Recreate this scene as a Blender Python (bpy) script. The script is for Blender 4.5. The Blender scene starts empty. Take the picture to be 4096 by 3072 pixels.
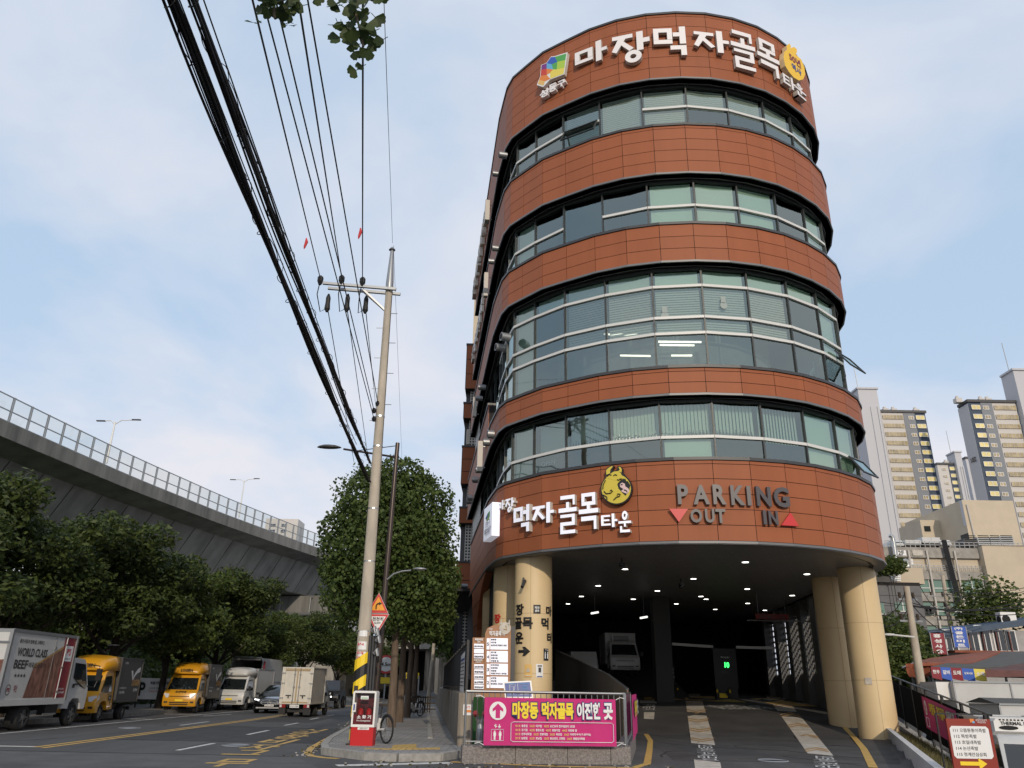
import bpy, bmesh, math, random
import numpy as np
from mathutils import Vector, Matrix
random.seed(7)
SC = bpy.context.scene
COL = SC.collection
R = math.radians
# ------------------------------------------------ camera
F = 3060.0; H = 1.6; PITCH = R(21.57); ROLL = R(1.06)
cf = Vector((0, math.cos(PITCH), math.sin(PITCH)))
_u = Vector((0, -math.sin(PITCH), math.cos(PITCH))); _r = Vector((1, 0, 0))
cr = _r*math.cos(ROLL) + _u*math.sin(ROLL); cu = _u*math.cos(ROLL) - _r*math.sin(ROLL)
cam = bpy.data.objects.new('camera', bpy.data.cameras.new('camera')); COL.objects.link(cam)
cam.matrix_world = Matrix(((cr.x, cu.x, -cf.x, 0), (cr.y, cu.y, -cf.y, 0), (cr.z, cu.z, -cf.z, H), (0, 0, 0, 1)))
cam.data.lens = F/4096*36; cam.data.sensor_width = 36; cam.data.clip_end = 5000; cam.data.clip_start = 0.1
SC.camera = cam
# ------------------------------------------------ sky, sun, exposure
SUN_AZ, SUN_EL = R(9), R(21)          # sun behind the camera, a little to the right
tosun = Vector((math.sin(SUN_AZ)*math.cos(SUN_EL), -math.cos(SUN_AZ)*math.cos(SUN_EL), math.sin(SUN_EL)))
W = bpy.data.worlds.new('World'); SC.world = W; W.use_nodes = True
nt = W.node_tree; nt.nodes.clear()
out = nt.nodes.new('ShaderNodeOutputWorld'); bg = nt.nodes.new('ShaderNodeBackground')
sky = nt.nodes.new('ShaderNodeTexSky'); sky.sky_type = 'NISHITA'; sky.sun_disc = False
sky.sun_elevation = SUN_EL; sky.sun_rotation = math.atan2(tosun.x, tosun.y)
sky.altitude = 50; sky.air_density = 1.0; sky.dust_density = 2.5; sky.ozone_density = 1.5
tc = nt.nodes.new('ShaderNodeTexCoord'); sep = nt.nodes.new('ShaderNodeSeparateXYZ')
def mnode(tree, op, a, b=None, clamp=False):
    n = tree.nodes.new('ShaderNodeMath'); n.operation = op; n.use_clamp = clamp
    for i, v in enumerate((a, b)):
        if v is None: continue
        if isinstance(v, (int, float)): n.inputs[i].default_value = v
        else: tree.links.new(v, n.inputs[i])
    return n.outputs[0]
L = nt.links.new
L(tc.outputs['Generated'], sep.inputs[0])
zz = mnode(nt, 'ADD', mnode(nt, 'MAXIMUM', sep.outputs[2], 0.0), 0.22)
cmb = nt.nodes.new('ShaderNodeCombineXYZ')
L(mnode(nt, 'DIVIDE', sep.outputs[0], zz), cmb.inputs[0]); L(mnode(nt, 'DIVIDE', sep.outputs[1], zz), cmb.inputs[1])
nz = nt.nodes.new('ShaderNodeTexNoise'); nz.inputs['Scale'].default_value = 1.25; nz.inputs['Detail'].default_value = 9
nz.inputs['Roughness'].default_value = 0.52; nz.inputs['Distortion'].default_value = 0.35
L(cmb.outputs[0], nz.inputs['Vector'])
rmp = nt.nodes.new('ShaderNodeValToRGB'); rmp.color_ramp.elements[0].position = 0.38; rmp.color_ramp.elements[1].position = 0.60
L(nz.outputs['Fac'], rmp.inputs[0])
mx = nt.nodes.new('ShaderNodeMixRGB'); mx.inputs[2].default_value = (6.15, 6.2, 6.7, 1)
cl = mnode(nt, 'MULTIPLY', rmp.outputs[0], 0.85)
hz = mnode(nt, 'SUBTRACT', 0.62, mnode(nt, 'MULTIPLY', sep.outputs[2], 1.5), True)   # thin veil towards the horizon
L(mnode(nt, 'ADD', mnode(nt, 'ADD', cl, mnode(nt, 'MULTIPLY', hz, 0.6)), 0.0, True), mx.inputs[0])
tint = nt.nodes.new('ShaderNodeMixRGB'); tint.blend_type = 'MULTIPLY'; tint.inputs[0].default_value = 1; tint.inputs[2].default_value = (1.08, 1.0, 1.0, 1)
veil = nt.nodes.new('ShaderNodeMixRGB'); veil.inputs[0].default_value = 0.80; veil.inputs[2].default_value = (4.2, 5.45, 7.0, 1)
vmn = nt.nodes.new('ShaderNodeVectorMath'); vmn.operation = 'MINIMUM'; vmn.inputs[1].default_value = (9.0, 8.6, 7.6)
L(sky.outputs[0], tint.inputs[1]); L(tint.outputs[0], vmn.inputs[0]); L(vmn.outputs[0], veil.inputs[1]); L(veil.outputs[0], mx.inputs[1]); L(mx.outputs[0], bg.inputs[0]); L(bg.outputs[0], out.inputs[0])
bg.inputs[1].default_value = 0.118
sun = bpy.data.objects.new('sun', bpy.data.lights.new('sun', 'SUN')); COL.objects.link(sun)
sun.data.energy = 2.0; sun.data.angle = R(0.8); sun.data.color = (1.0, 0.86, 0.68)
sun.rotation_euler = (-tosun).to_track_quat('-Z', 'Y').to_euler()
SC.view_settings.view_transform = 'Standard'; SC.view_settings.look = 'None'; SC.view_settings.gamma = 1
SC.view_settings.exposure = 0.15
# ------------------------------------------------ layout helpers: a photo pixel (2212 wide) plus an explicit height or depth gives a point
K = 4096/2212.0
def ray(x, y): return cf*F + cr*(x*K-2048) + cu*(1536-y*K)
O = Vector((0, 0, H))
def atz(x, y, z):
    d = ray(x, y); return O + d*((z-H)/d.z)
def aty(x, y, Y):
    d = ray(x, y); return O + d*(Y/d.y)
# ------------------------------------------------ materials
MATS = {}
def mat(name, col, rough=0.6, metal=0.0, noise=0.0, nscale=4.0, emit=None, estr=0.0, bump=0.0, bscale=30.0, spec=0.5, stretch=(1, 1, 1), coat=0.0, col2=None):
    if name in MATS: return MATS[name]
    m = bpy.data.materials.new(name); m.use_nodes = True; t = m.node_tree; b = t.nodes['Principled BSDF']
    b.inputs['Base Color'].default_value = (*col, 1); b.inputs['Roughness'].default_value = rough; b.inputs['Metallic'].default_value = metal
    b.inputs['Specular IOR Level'].default_value = spec; b.inputs['Coat Weight'].default_value = coat
    if noise > 0 or col2:
        co = t.nodes.new('ShaderNodeTexCoord'); mp = t.nodes.new('ShaderNodeMapping'); mp.inputs['Scale'].default_value = stretch
        n = t.nodes.new('ShaderNodeTexNoise'); n.inputs['Scale'].default_value = nscale; n.inputs['Detail'].default_value = 6; n.inputs['Roughness'].default_value = 0.6
        t.links.new(co.outputs['Object'], mp.inputs[0]); t.links.new(mp.outputs[0], n.inputs['Vector'])
        r = t.nodes.new('ShaderNodeValToRGB'); r.color_ramp.elements[0].position = 0.3; r.color_ramp.elements[1].position = 0.72
        c2 = col2 or tuple(min(1, c*(1+noise)) for c in col)
        c1 = col if col2 else tuple(c*(1-noise) for c in col)
        r.color_ramp.elements[0].color = (*c1, 1); r.color_ramp.elements[1].color = (*c2, 1)
        t.links.new(n.outputs['Fac'], r.inputs[0]); t.links.new(r.outputs[0], b.inputs['Base Color'])
    if bump > 0:
        co = t.nodes.new('ShaderNodeTexCoord'); n = t.nodes.new('ShaderNodeTexNoise'); n.inputs['Scale'].default_value = bscale; n.inputs['Detail'].default_value = 4
        bp = t.nodes.new('ShaderNodeBump'); bp.inputs['Strength'].default_value = bump; bp.inputs['Distance'].default_value = 0.02
        t.links.new(co.outputs['Object'], n.inputs['Vector']); t.links.new(n.outputs['Fac'], bp.inputs['Height']); t.links.new(bp.outputs[0], b.inputs['Normal'])
    if emit:
        b.inputs['Emission Color'].default_value = (*emit, 1); b.inputs['Emission Strength'].default_value = estr
    MATS[name] = m; return m
def leafmat(name, c1, c2, scale=0.8, trans=0.35):
    m = bpy.data.materials.new(name); m.use_nodes = True; t = m.node_tree; t.nodes.clear()
    o = t.nodes.new('ShaderNodeOutputMaterial'); d = t.nodes.new('ShaderNodeBsdfPrincipled'); tr = t.nodes.new('ShaderNodeBsdfTranslucent')
    mxs = t.nodes.new('ShaderNodeMixShader'); mxs.inputs[0].default_value = trans
    g = t.nodes.new('ShaderNodeNewGeometry'); r = t.nodes.new('ShaderNodeValToRGB')
    r.color_ramp.elements[0].color = (*c1, 1); r.color_ramp.elements[1].color = (*c2, 1)
    t.links.new(g.outputs['Random Per Island'], r.inputs[0]); t.links.new(r.outputs[0], d.inputs['Base Color']); t.links.new(r.outputs[0], tr.inputs[0])
    d.inputs['Roughness'].default_value = 0.55; d.inputs['Specular IOR Level'].default_value = 0.3
    t.links.new(d.outputs[0], mxs.inputs[1]); t.links.new(tr.outputs[0], mxs.inputs[2]); t.links.new(mxs.outputs[0], o.inputs[0]); MATS[name] = m; return m
def glassmat(name, tint, refl, rough=0.02, base=0.25):
    m = bpy.data.materials.new(name); m.use_nodes = True; t = m.node_tree; t.nodes.clear()
    o = t.nodes.new('ShaderNodeOutputMaterial'); tp = t.nodes.new('ShaderNodeBsdfTransparent'); tp.inputs[0].default_value = (*tint, 1)
    gl = t.nodes.new('ShaderNodeBsdfGlossy'); gl.inputs[0].default_value = (*refl, 1); gl.inputs['Roughness'].default_value = rough
    fr = t.nodes.new('ShaderNodeFresnel'); fr.inputs[0].default_value = 1.45
    f2 = mnode(t, 'ADD', mnode(t, 'MULTIPLY', fr.outputs[0], 1.3), base, True)
    n = t.nodes.new('ShaderNodeTexNoise'); n.inputs['Scale'].default_value = 0.8; n.inputs['Detail'].default_value = 1
    co = t.nodes.new('ShaderNodeTexCoord'); bp = t.nodes.new('ShaderNodeBump'); bp.inputs['Strength'].default_value = 0.12; bp.inputs['Distance'].default_value = 0.05
    t.links.new(co.outputs['Object'], n.inputs['Vector']); t.links.new(n.outputs['Fac'], bp.inputs['Height']); t.links.new(bp.outputs[0], gl.inputs['Normal'])
    mxs = t.nodes.new('ShaderNodeMixShader'); t.links.new(f2, mxs.inputs[0]); t.links.new(tp.outputs[0], mxs.inputs[1]); t.links.new(gl.outputs[0], mxs.inputs[2])
    t.links.new(mxs.outputs[0], o.inputs[0]); MATS[name] = m; return m
def M(n): return MATS[n]
def panelmat():
    m = bpy.data.materials.new('brown_panel'); m.use_nodes = True; t = m.node_tree; b = t.nodes['Principled BSDF']; b.inputs['Roughness'].default_value = .55; b.inputs['Specular IOR Level'].default_value = .22
    g = t.nodes.new('ShaderNodeNewGeometry'); mp = t.nodes.new('ShaderNodeMapping'); mp.inputs['Scale'].default_value = (1.6, 1.6, .16); n = t.nodes.new('ShaderNodeTexNoise'); n.inputs['Scale'].default_value = 1; n.inputs['Detail'].default_value = 7; n.inputs['Roughness'].default_value = .62
    t.links.new(g.outputs['Position'], mp.inputs[0]); t.links.new(mp.outputs[0], n.inputs['Vector'])
    v = mnode(t, 'ADD', mnode(t, 'MULTIPLY', g.outputs['Random Per Island'], .08), mnode(t, 'MULTIPLY', n.outputs['Fac'], .36))
    r = t.nodes.new('ShaderNodeValToRGB'); r.color_ramp.elements[0].position = .10; r.color_ramp.elements[0].color = (.275, .088, .038, 1); r.color_ramp.elements[1].position = .40; r.color_ramp.elements[1].color = (.355, .114, .050, 1)
    t.links.new(v, r.inputs[0]); t.links.new(r.outputs[0], b.inputs['Base Color']); MATS['brown_panel'] = m
panelmat()
mat('joint_black', (0.012, 0.010, 0.010), 0.8)
mat('dark_grey_metal', (0.055, 0.055, 0.058), 0.45, 0.3)
mat('grey_coping', (0.16, 0.16, 0.165), 0.45, 0.3)
mat('white_alu', (0.62, 0.62, 0.60), 0.4)
mat('frame_dark', (0.06, 0.065, 0.065), 0.4, 0.4)
mat('cream_column', (0.67, 0.51, 0.29), 0.5, noise=0.04, nscale=0.8)
mat('cream_dark', (0.40, 0.29, 0.16), 0.6)
mat('white_letter', (0.80, 0.76, 0.76), 0.4)
mat('white_side', (0.50, 0.46, 0.41), 0.5)
mat('lit_letter', (0.85, 0.85, 0.95), 0.4, emit=(0.85, 0.88, 1.0), estr=0.28)
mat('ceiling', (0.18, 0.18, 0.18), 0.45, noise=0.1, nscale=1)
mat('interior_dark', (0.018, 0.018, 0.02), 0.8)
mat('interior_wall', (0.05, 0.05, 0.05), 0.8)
mat('light_white', (1, 1, 1), 0.5, emit=(1, 0.97, 0.9), estr=5)
mat('light_dim', (1, 1, 1), 0.5, emit=(1, 0.97, 0.9), estr=1.2)
mat('core_interior', (0.20, 0.21, 0.20), 0.8, noise=.3, nscale=.6)
mat('film', (0.30, 0.35, 0.34), .6)
mat('tube_light', (1, 1, 1), 0.5, emit=(1, 0.93, 0.75), estr=1.6)
mat('asphalt', (0.074, 0.074, 0.076), 0.82, noise=0.42, nscale=0.5, bump=0.6, bscale=45, stretch=(1, 0.25, 1))
mat('asphalt_dark', (0.050, 0.048, 0.048), 0.85, noise=0.4, nscale=0.6, bump=0.5, bscale=60)
mat('paving', (0.20, 0.19, 0.18), 0.85, noise=0.2, nscale=3, bump=0.3)
mat('kerb_stone', (0.30, 0.29, 0.27), 0.8, noise=0.25, nscale=6, bump=0.3)
mat('paint_white', (0.55, 0.55, 0.54), 0.7, noise=0.25, nscale=5)
mat('paint_yellow', (0.52, 0.33, 0.09), 0.7, noise=0.25, nscale=5)
mat('stripe_beige', (0.50, 0.46, 0.40), 0.7, noise=0.25, nscale=3)
mat('chevron_brown', (0.40, 0.24, 0.09), 0.7, noise=0.3, nscale=6)
mat('concrete', (0.30, 0.28, 0.25), 0.85, noise=0.25, nscale=1.5, bump=0.3)
mat('concrete_stained', (0.045, 0.038, 0.032), 0.9, nscale=3.2, col2=(0.36, 0.31, 0.25), stretch=(1, 1, 0.10), bump=0.3)
mat('concrete_viaduct', (0.10, 0.10, 0.095), 0.9, nscale=0.8, col2=(0.24, 0.235, 0.22), stretch=(1, 1, 0.15))
mat('girder_concrete', (0.17, 0.17, 0.16), 0.9, nscale=0.5, col2=(0.33, 0.325, 0.31), stretch=(1, 1, .25))
mat('granite', (0.20, 0.18, 0.17), 0.7, noise=0.5, nscale=25)
mat('steel', (0.45, 0.45, 0.44), 0.25, 0.9)
mat('steel_dull', (0.32, 0.33, 0.34), 0.45, 0.7)
mat('pole_concrete', (0.42, 0.37, 0.30), 0.85, noise=0.25, nscale=2.5, stretch=(1, 1, 0.3), bump=0.2)
mat('black_paint', (0.015, 0.015, 0.016), 0.4)
mat('black_matte', (0.012, 0.012, 0.013), 0.95, spec=0.05)
mat('black_cable', (0.010, 0.010, 0.012), 0.6)
mat('bronze_pole', (0.06, 0.045, 0.038), 0.3, 0.5)
mat('bark', (0.085, 0.06, 0.042), 0.95, nscale=6, col2=(0.17, 0.125, 0.09), stretch=(1, 1, 0.2), bump=1.0, bscale=12)
mat('bark_dark', (0.05, 0.038, 0.028), 0.95, noise=0.3, nscale=6, bump=0.8, bscale=12)
leafmat('leaf_dark', (0.024, 0.042, 0.013), (0.085, 0.115, 0.028), trans=0.25)
leafmat('leaf_mid', (0.038, 0.065, 0.016), (0.12, 0.155, 0.036))
leafmat('leaf_ginkgo', (0.040, 0.070, 0.018), (0.12, 0.165, 0.045))
leafmat('leaf_bright', (0.06, 0.10, 0.02), (0.14, 0.19, 0.05))
leafmat('leaf_grass', (0.06, 0.055, 0.02), (0.20, 0.17, 0.07))
mat('red_gloss', (0.50, 0.012, 0.016), 0.35)
mat('red_dark', (0.10, 0.006, 0.010), 0.3)
mat('white_gloss', (0.75, 0.74, 0.72), 0.3)
mat('sign_white', (0.75, 0.75, 0.75), 0.4)
mat('sign_black', (0.012, 0.012, 0.012), 0.5)
mat('sign_red', (0.55, 0.03, 0.03), 0.4)
mat('sign_orange', (0.80, 0.33, 0.02), 0.4)
mat('banner_magenta', (0.52, 0.018, 0.17), 0.7)
mat('banner_yellow', (0.80, 0.62, 0.03), 0.6)
mat('banner_navy', (0.02, 0.03, 0.15), 0.6)
mat('banner_gold', (0.70, 0.45, 0.15), 0.6)
mat('board_tan', (0.36, 0.18, 0.09), 0.6)
mat('board_blue', (0.02, 0.05, 0.25), 0.4)
mat('sign_maroon', (0.24, 0.022, 0.010), 0.5)
mat('arrow_yellow', (0.85, 0.60, 0.02), 0.5)
mat('truck_white', (0.50, 0.50, 0.49), 0.35, noise=0.08, nscale=1)
mat('truck_cream', (0.60, 0.57, 0.51), 0.5, noise=0.12, nscale=1.2)
mat('truck_yellow', (0.60, 0.29, 0.015), 0.3, coat=0.3)
mat('truck_grey', (0.045, 0.042, 0.040), 0.5)
mat('truck_black', (0.012, 0.012, 0.013), 0.5)
mat('car_black', (0.010, 0.010, 0.012), 0.15, coat=1.0)
mat('maroon', (0.22, 0.012, 0.025), 0.4)
mat('tyre', (0.012, 0.012, 0.012), 0.8)
mat('rim', (0.28, 0.28, 0.28), 0.35, 0.8)
mat('car_glass', (0.012, 0.016, 0.018), 0.05, spec=1.0)
mat('lamp_clear', (0.6, 0.6, 0.62), 0.1)
mat('lamp_on', (1, 1, 1), 0.3, emit=(1, 1, 1), estr=4)
mat('lamp_amber', (1, 0.6, 0.1), 0.3, emit=(1, 0.55, 0.03), estr=2.5)
mat('lamp_red', (0.22, 0.01, 0.01), 0.3)
mat('meat', (0.07, 0.022, 0.016), 0.5, nscale=3.5, col2=(0.34, 0.17, 0.12), stretch=(1, 2.2, .8))
mat('apartment_white', (0.56, 0.53, 0.50), 0.8)
mat('apartment_grey', (0.22, 0.23, 0.25), 0.8)
mat('apartment_navy', (0.045, 0.065, 0.10), 0.7)
mat('apartment_side', (0.50, 0.50, 0.52), 0.8)
mat('beige_wall', (0.52, 0.44, 0.33), 0.85, noise=0.08, nscale=0.3)
mat('factory_grey', (0.13, 0.13, 0.135), 0.7, noise=0.15, nscale=1)
mat('green_glass', (0.13, 0.22, 0.17), 0.15, spec=0.8)
mat('window_warm', (0.40, 0.32, 0.18), 0.12, spec=1.0, noise=0.4, nscale=0.4)
mat('window_glint', (0.75, 0.62, 0.25), 0.15, spec=1.0, noise=0.25, nscale=0.3)  # yellow sun reflection painted in as the pane colour
mat('roof_blue', (0.045, 0.075, 0.12), 0.6, noise=0.3, nscale=1)
mat('tarp_orange', (0.24, 0.07, 0.035), 0.8, noise=0.3, nscale=2)
mat('tarp_grey', (0.085, 0.085, 0.08), 0.8, noise=0.2, nscale=2)
mat('tarp_maroon', (0.12, 0.05, 0.045), 0.8, noise=0.3, nscale=2)
mat('wall_pale', (0.36, 0.36, 0.36), 0.85, noise=0.15, nscale=1.5)
mat('white_wall', (0.52, 0.51, 0.50), 0.7, noise=0.1, nscale=1.5)
mat('wood_slat', (0.17, 0.10, 0.06), 0.7, noise=0.2, nscale=3)
mat('screen_white', (0.55, 0.52, 0.47), 0.5)
mat('hole_black', (0.015, 0.015, 0.015), 0.9)
mat('turf', (0.01, 0.05, 0.01), 0.9)
mat('blind_green', (0.50, 0.62, 0.54), 0.8)
mat('blind_grey', (0.66, 0.70, 0.66), 0.8)
mat('bottle', (0.02, 0.03, 0.02), 0.15)
mat('logo_green', (0.08, 0.36, 0.08), 0.5); mat('logo_blue', (0.03, 0.10, 0.45), 0.5); mat('logo_lblue', (0.12, 0.40, 0.65), 0.5)
mat('logo_purple', (0.18, 0.03, 0.20), 0.5); mat('logo_red', (0.55, 0.05, 0.03), 0.5); mat('logo_orange', (0.70, 0.22, 0.04), 0.5)
mat('logo_yellow', (0.75, 0.62, 0.10), 0.5); mat('logo_lime', (0.40, 0.58, 0.06), 0.5)
mat('emblem_gold', (0.62, 0.50, 0.06), 0.5); mat('emblem_yellow', (0.85, 0.52, 0.02), 0.5); mat('emblem_pink', (0.72, 0.52, 0.50), 0.5)
mat('parking_letter', (0.075, 0.066, 0.072), 0.4)
mat('led_green', (0, 1, 0.2), 0.5, emit=(0.05, 1, 0.15), estr=3)
mat('hill', (0.03, 0.045, 0.015), 0.95)
glassmat('glass_pane', (0.84, 0.93, 0.89), (0.62, 0.70, 0.66), base=0.27)
glassmat('glass_clear', (0.90, 0.93, 0.93), (0.8, 0.8, 0.8), base=0.02)
# ------------------------------------------------ mesh builder
class MB:
    def __init__(s): s.v = []; s.f = []; s.mi = []; s.mats = []
    def m(s, name):
        if name not in s.mats: s.mats.append(name)
        return s.mats.index(name)
    def add(s, vs, fs, mt=None):
        o = len(s.v); s.v += [tuple(v) for v in vs]; s.f += [tuple(i+o for i in f) for f in fs]
        s.mi += [s.m(mt) if mt else 0]*len(fs); return s
    def quad(s, a, b, c, d, mt=None): return s.add([a, b, c, d], [(0, 1, 2, 3)], mt)
    def box(s, x0, x1, y0, y1, z0, z1, mt=None):
        vs = [(x, y, z) for x in (x0, x1) for y in (y0, y1) for z in (z0, z1)]
        return s.add(vs, [(0, 1, 3, 2), (4, 6, 7, 5), (0, 4, 5, 1), (2, 3, 7, 6), (0, 2, 6, 4), (1, 5, 7, 3)], mt)
    def obox(s, c, ax, ay, az, mt=None):    # centre + half-axis vectors
        c = Vector(c); ax, ay, az = Vector(ax), Vector(ay), Vector(az)
        vs = [c+ax*i+ay*j+az*k for i in (-1, 1) for j in (-1, 1) for k in (-1, 1)]
        return s.add(vs, [(0, 1, 3, 2), (4, 6, 7, 5), (0, 4, 5, 1), (2, 3, 7, 6), (0, 2, 6, 4), (1, 5, 7, 3)], mt)
    def bar(s, a, b, w, h=None, mt=None, up=(0, 0, 1)):
        a, b = Vector(a), Vector(b); h = h or w; d = (b-a); u = Vector(up)
        if abs(d.normalized().dot(u)) > 0.98: u = Vector((0, 1, 0))
        x = d.cross(u).normalized(); y = x.cross(d).normalized()
        return s.obox((a+b)/2, d/2, x*w/2, y*h/2, mt)
    def prism(s, poly, t0, t1, fr=None, mt=None, mside=None):   # 2D polygon extruded; fr maps (u, v, t) to a point
        fr = fr or (lambda u, v, t: (u, v, t)); n = len(poly)
        o = [fr(u, v, t0) for u, v in poly]; p = [fr(u, v, t1) for u, v in poly]
        s.add(o+p, [tuple(range(n-1, -1, -1)), tuple(range(n, 2*n))], mt)
        s.add(o+p, [(i, (i+1) % n, (i+1) % n+n, i+n) for i in range(n)], mside or mt); return s
    def tube(s, pts, r, n=8, mt=None, cap=True):
        pts = [Vector(p) for p in pts]; rs = r if isinstance(r, (list, tuple)) else [r]*len(pts); vs = []
        px = None
        for i, p in enumerate(pts):
            d = (pts[min(i+1, len(pts)-1)]-pts[max(i-1, 0)]).normalized()
            if px is None:
                ref = Vector((0, 0, 1)) if abs(d.z) < 0.9 else Vector((1, 0, 0))
                px = d.cross(ref).normalized()
            else: px = (px - d*px.dot(d)).normalized()
            py = d.cross(px)
            for k in range(n):
                a = 2*math.pi*k/n; vs.append(p+(px*math.cos(a)+py*math.sin(a))*rs[i])
        fs = [(i*n+k, i*n+(k+1) % n, (i+1)*n+(k+1) % n, (i+1)*n+k) for i in range(len(pts)-1) for k in range(n)]
        if cap: fs += [tuple(range(n-1, -1, -1)), tuple(range((len(pts)-1)*n, len(pts)*n))]
        return s.add(vs, fs, mt)
    def disc(s, c, nrm, r, n=16, mt=None):
        nrm = Vector(nrm).normalized(); x = nrm.cross(Vector((0.3, 0.2, 1))).normalized(); y = nrm.cross(x); c = Vector(c)
        return s.add([c+(x*math.cos(2*math.pi*k/n)+y*math.sin(2*math.pi*k/n))*r for k in range(n)], [tuple(range(n))], mt)
    def loft(s, secs, mt=None, cap=True):
        n = len(secs[0]); vs = [v for q in secs for v in q]
        fs = [(i*n+k, i*n+(k+1) % n, (i+1)*n+(k+1) % n, (i+1)*n+k) for i in range(len(secs)-1) for k in range(n)]
        if cap: fs += [tuple(range(n-1, -1, -1)), tuple(range((len(secs)-1)*n, len(secs)*n))]
        return s.add(vs, fs, mt)
    def mesh(s, name, default):
        me = bpy.data.meshes.new(name); me.from_pydata(s.v, [], s.f)
        names = s.mats or [default]
        for n in names: me.materials.append(MATS[n])
        if s.mats: me.polygons.foreach_set('material_index', s.mi)
        me.update(); return me
def obj(name, mb, m='concrete', parent=None, smooth=False, loc=None, label=None, recalc=True):
    me = mb.mesh(name, m)
    if recalc:
        bm = bmesh.new(); bm.from_mesh(me); bmesh.ops.recalc_face_normals(bm, faces=bm.faces); bm.to_mesh(me); bm.free()
    if smooth:
        me.polygons.foreach_set('use_smooth', [True]*len(me.polygons))
        if smooth != 'all':
            try: me.set_sharp_from_angle(angle=R(35))
            except Exception: pass
    o = bpy.data.objects.new(name, me); COL.objects.link(o)
    if parent: o.parent = parent
    if loc: o.location = loc
    if label: o['label'] = label
    return o
def tag(o, label, cat, group=None):
    o['label'] = label; o['category'] = cat
    if group: o['group'] = group
    return o
def thing(name, label, cat, loc=(0, 0, 0), rz=0.0, group=None):
    o = bpy.data.objects.new(name, None); COL.objects.link(o); o.location = loc; o.rotation_euler = (0, 0, rz); o.empty_display_size = 0.2
    return tag(o, label, cat, group)
def struct(o, kind='structure'): o['kind'] = kind; return o
def copy_tree(o, loc=None, rz=None, label=None, parent=None, scale=None):
    c = o.copy(); COL.objects.link(c)
    if parent: c.parent = parent
    if loc is not None: c.location = loc
    if rz is not None: c.rotation_euler = (0, 0, rz)
    if scale is not None: c.scale = scale
    if label: c['label'] = label
    for ch in list(o.children): copy_tree(ch, parent=c)
    return c
# ------------------------------------------------ lettering (Blender's own fonts, turned into meshes)
def text_geo(s, bold=0.0, depth=0.0, space=1.0):
    cu_ = bpy.data.curves.new('txt', 'FONT'); cu_.body = s; cu_.size = 1.0; cu_.offset = bold; cu_.extrude = depth; cu_.resolution_u = 3
    cu_.space_character = space
    o = bpy.data.objects.new('txt', cu_); COL.objects.link(o)
    dg = bpy.context.evaluated_depsgraph_get(); me = bpy.data.meshes.new_from_object(o.evaluated_get(dg))
    vs = [Vector(v.co) for v in me.vertices]; fs = [tuple(p.vertices) for p in me.polygons]
    bpy.data.objects.remove(o); bpy.data.curves.remove(cu_); bpy.data.meshes.remove(me)
    return vs, fs
def text(mb, s, c, w=None, h=None, right=(1, 0, 0), up=(0, 0, 1), bold=0.0, depth=0.0, mt=None, off=0.004, anchor='c', space=1.0):
    """puts the text into mb so that its box is w wide / h tall, centred (or left/right anchored) on c"""
    vs, fs = text_geo(s, bold, 1.0 if depth else 0.0, space)
    if not vs: return mb
    x0 = min(v.x for v in vs); x1 = max(v.x for v in vs); y0 = min(v.y for v in vs); y1 = max(v.y for v in vs)
    if w and h: sx, sy = w/(x1-x0), h/(y1-y0)
    elif w: sx = sy = w/(x1-x0)
    else: sx = sy = h/(y1-y0)
    r_, u_ = Vector(right).normalized(), Vector(up).normalized(); n_ = r_.cross(u_)
    ax = {'c': (x0+x1)/2, 'l': x0, 'r': x1}[anchor]; ay = (y0+y1)/2; c = Vector(c)
    return mb.add([c + r_*((v.x-ax)*sx) + u_*((v.y-ay)*sy) + n_*(off + (v.z+1)*depth/2 if depth else off) for v in vs], fs, mt)
# block-stroke Hangul drawn by hand for the two big signs; cell is 0..1 x 0..1
def _ring(cx, cy, ro, ri, n=20):
    return [[(cx+ro*math.cos(a), cy+ro*math.sin(a)), (cx+ro*math.cos(b), cy+ro*math.sin(b)), (cx+ri*math.cos(b), cy+ri*math.sin(b)), (cx+ri*math.cos(a), cy+ri*math.sin(a))]
            for a, b in [(2*math.pi*i/n, 2*math.pi*(i+1)/n) for i in range(n)]]
def _r(x0, y0, x1, y1): return [(x0, y0), (x1, y0), (x1, y1), (x0, y1)]
def _mieum(x0, y0, x1, y1, t, tv=None):
    tv = tv or t; return [_r(x0, y0, x1, y0+tv), _r(x0, y1-tv, x1, y1), _r(x0, y0+tv, x0+t, y1-tv), _r(x1-t, y0+tv, x1, y1-tv)]
def _jieut(x0, y0, x1, y1, t):
    cx = (x0+x1)/2
    return [_r(x0+.02, y1-t, x1-.02, y1), [(x0, y0+.05), (x0+.12, y0-.02), (cx+.08, y1-t), (cx-.12, y1-t)], [(x1, y0+.05), (x1-.12, y0-.02), (cx-.06, y0+(y1-y0)*.45), (cx+.02, y0+(y1-y0)*.62)]]
def _giyeok(x0, y0, x1, y1, t): return [_r(x0, y1-t, x1, y1), _r(x1-t*1.1, y0, x1, y1-t)]
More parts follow.
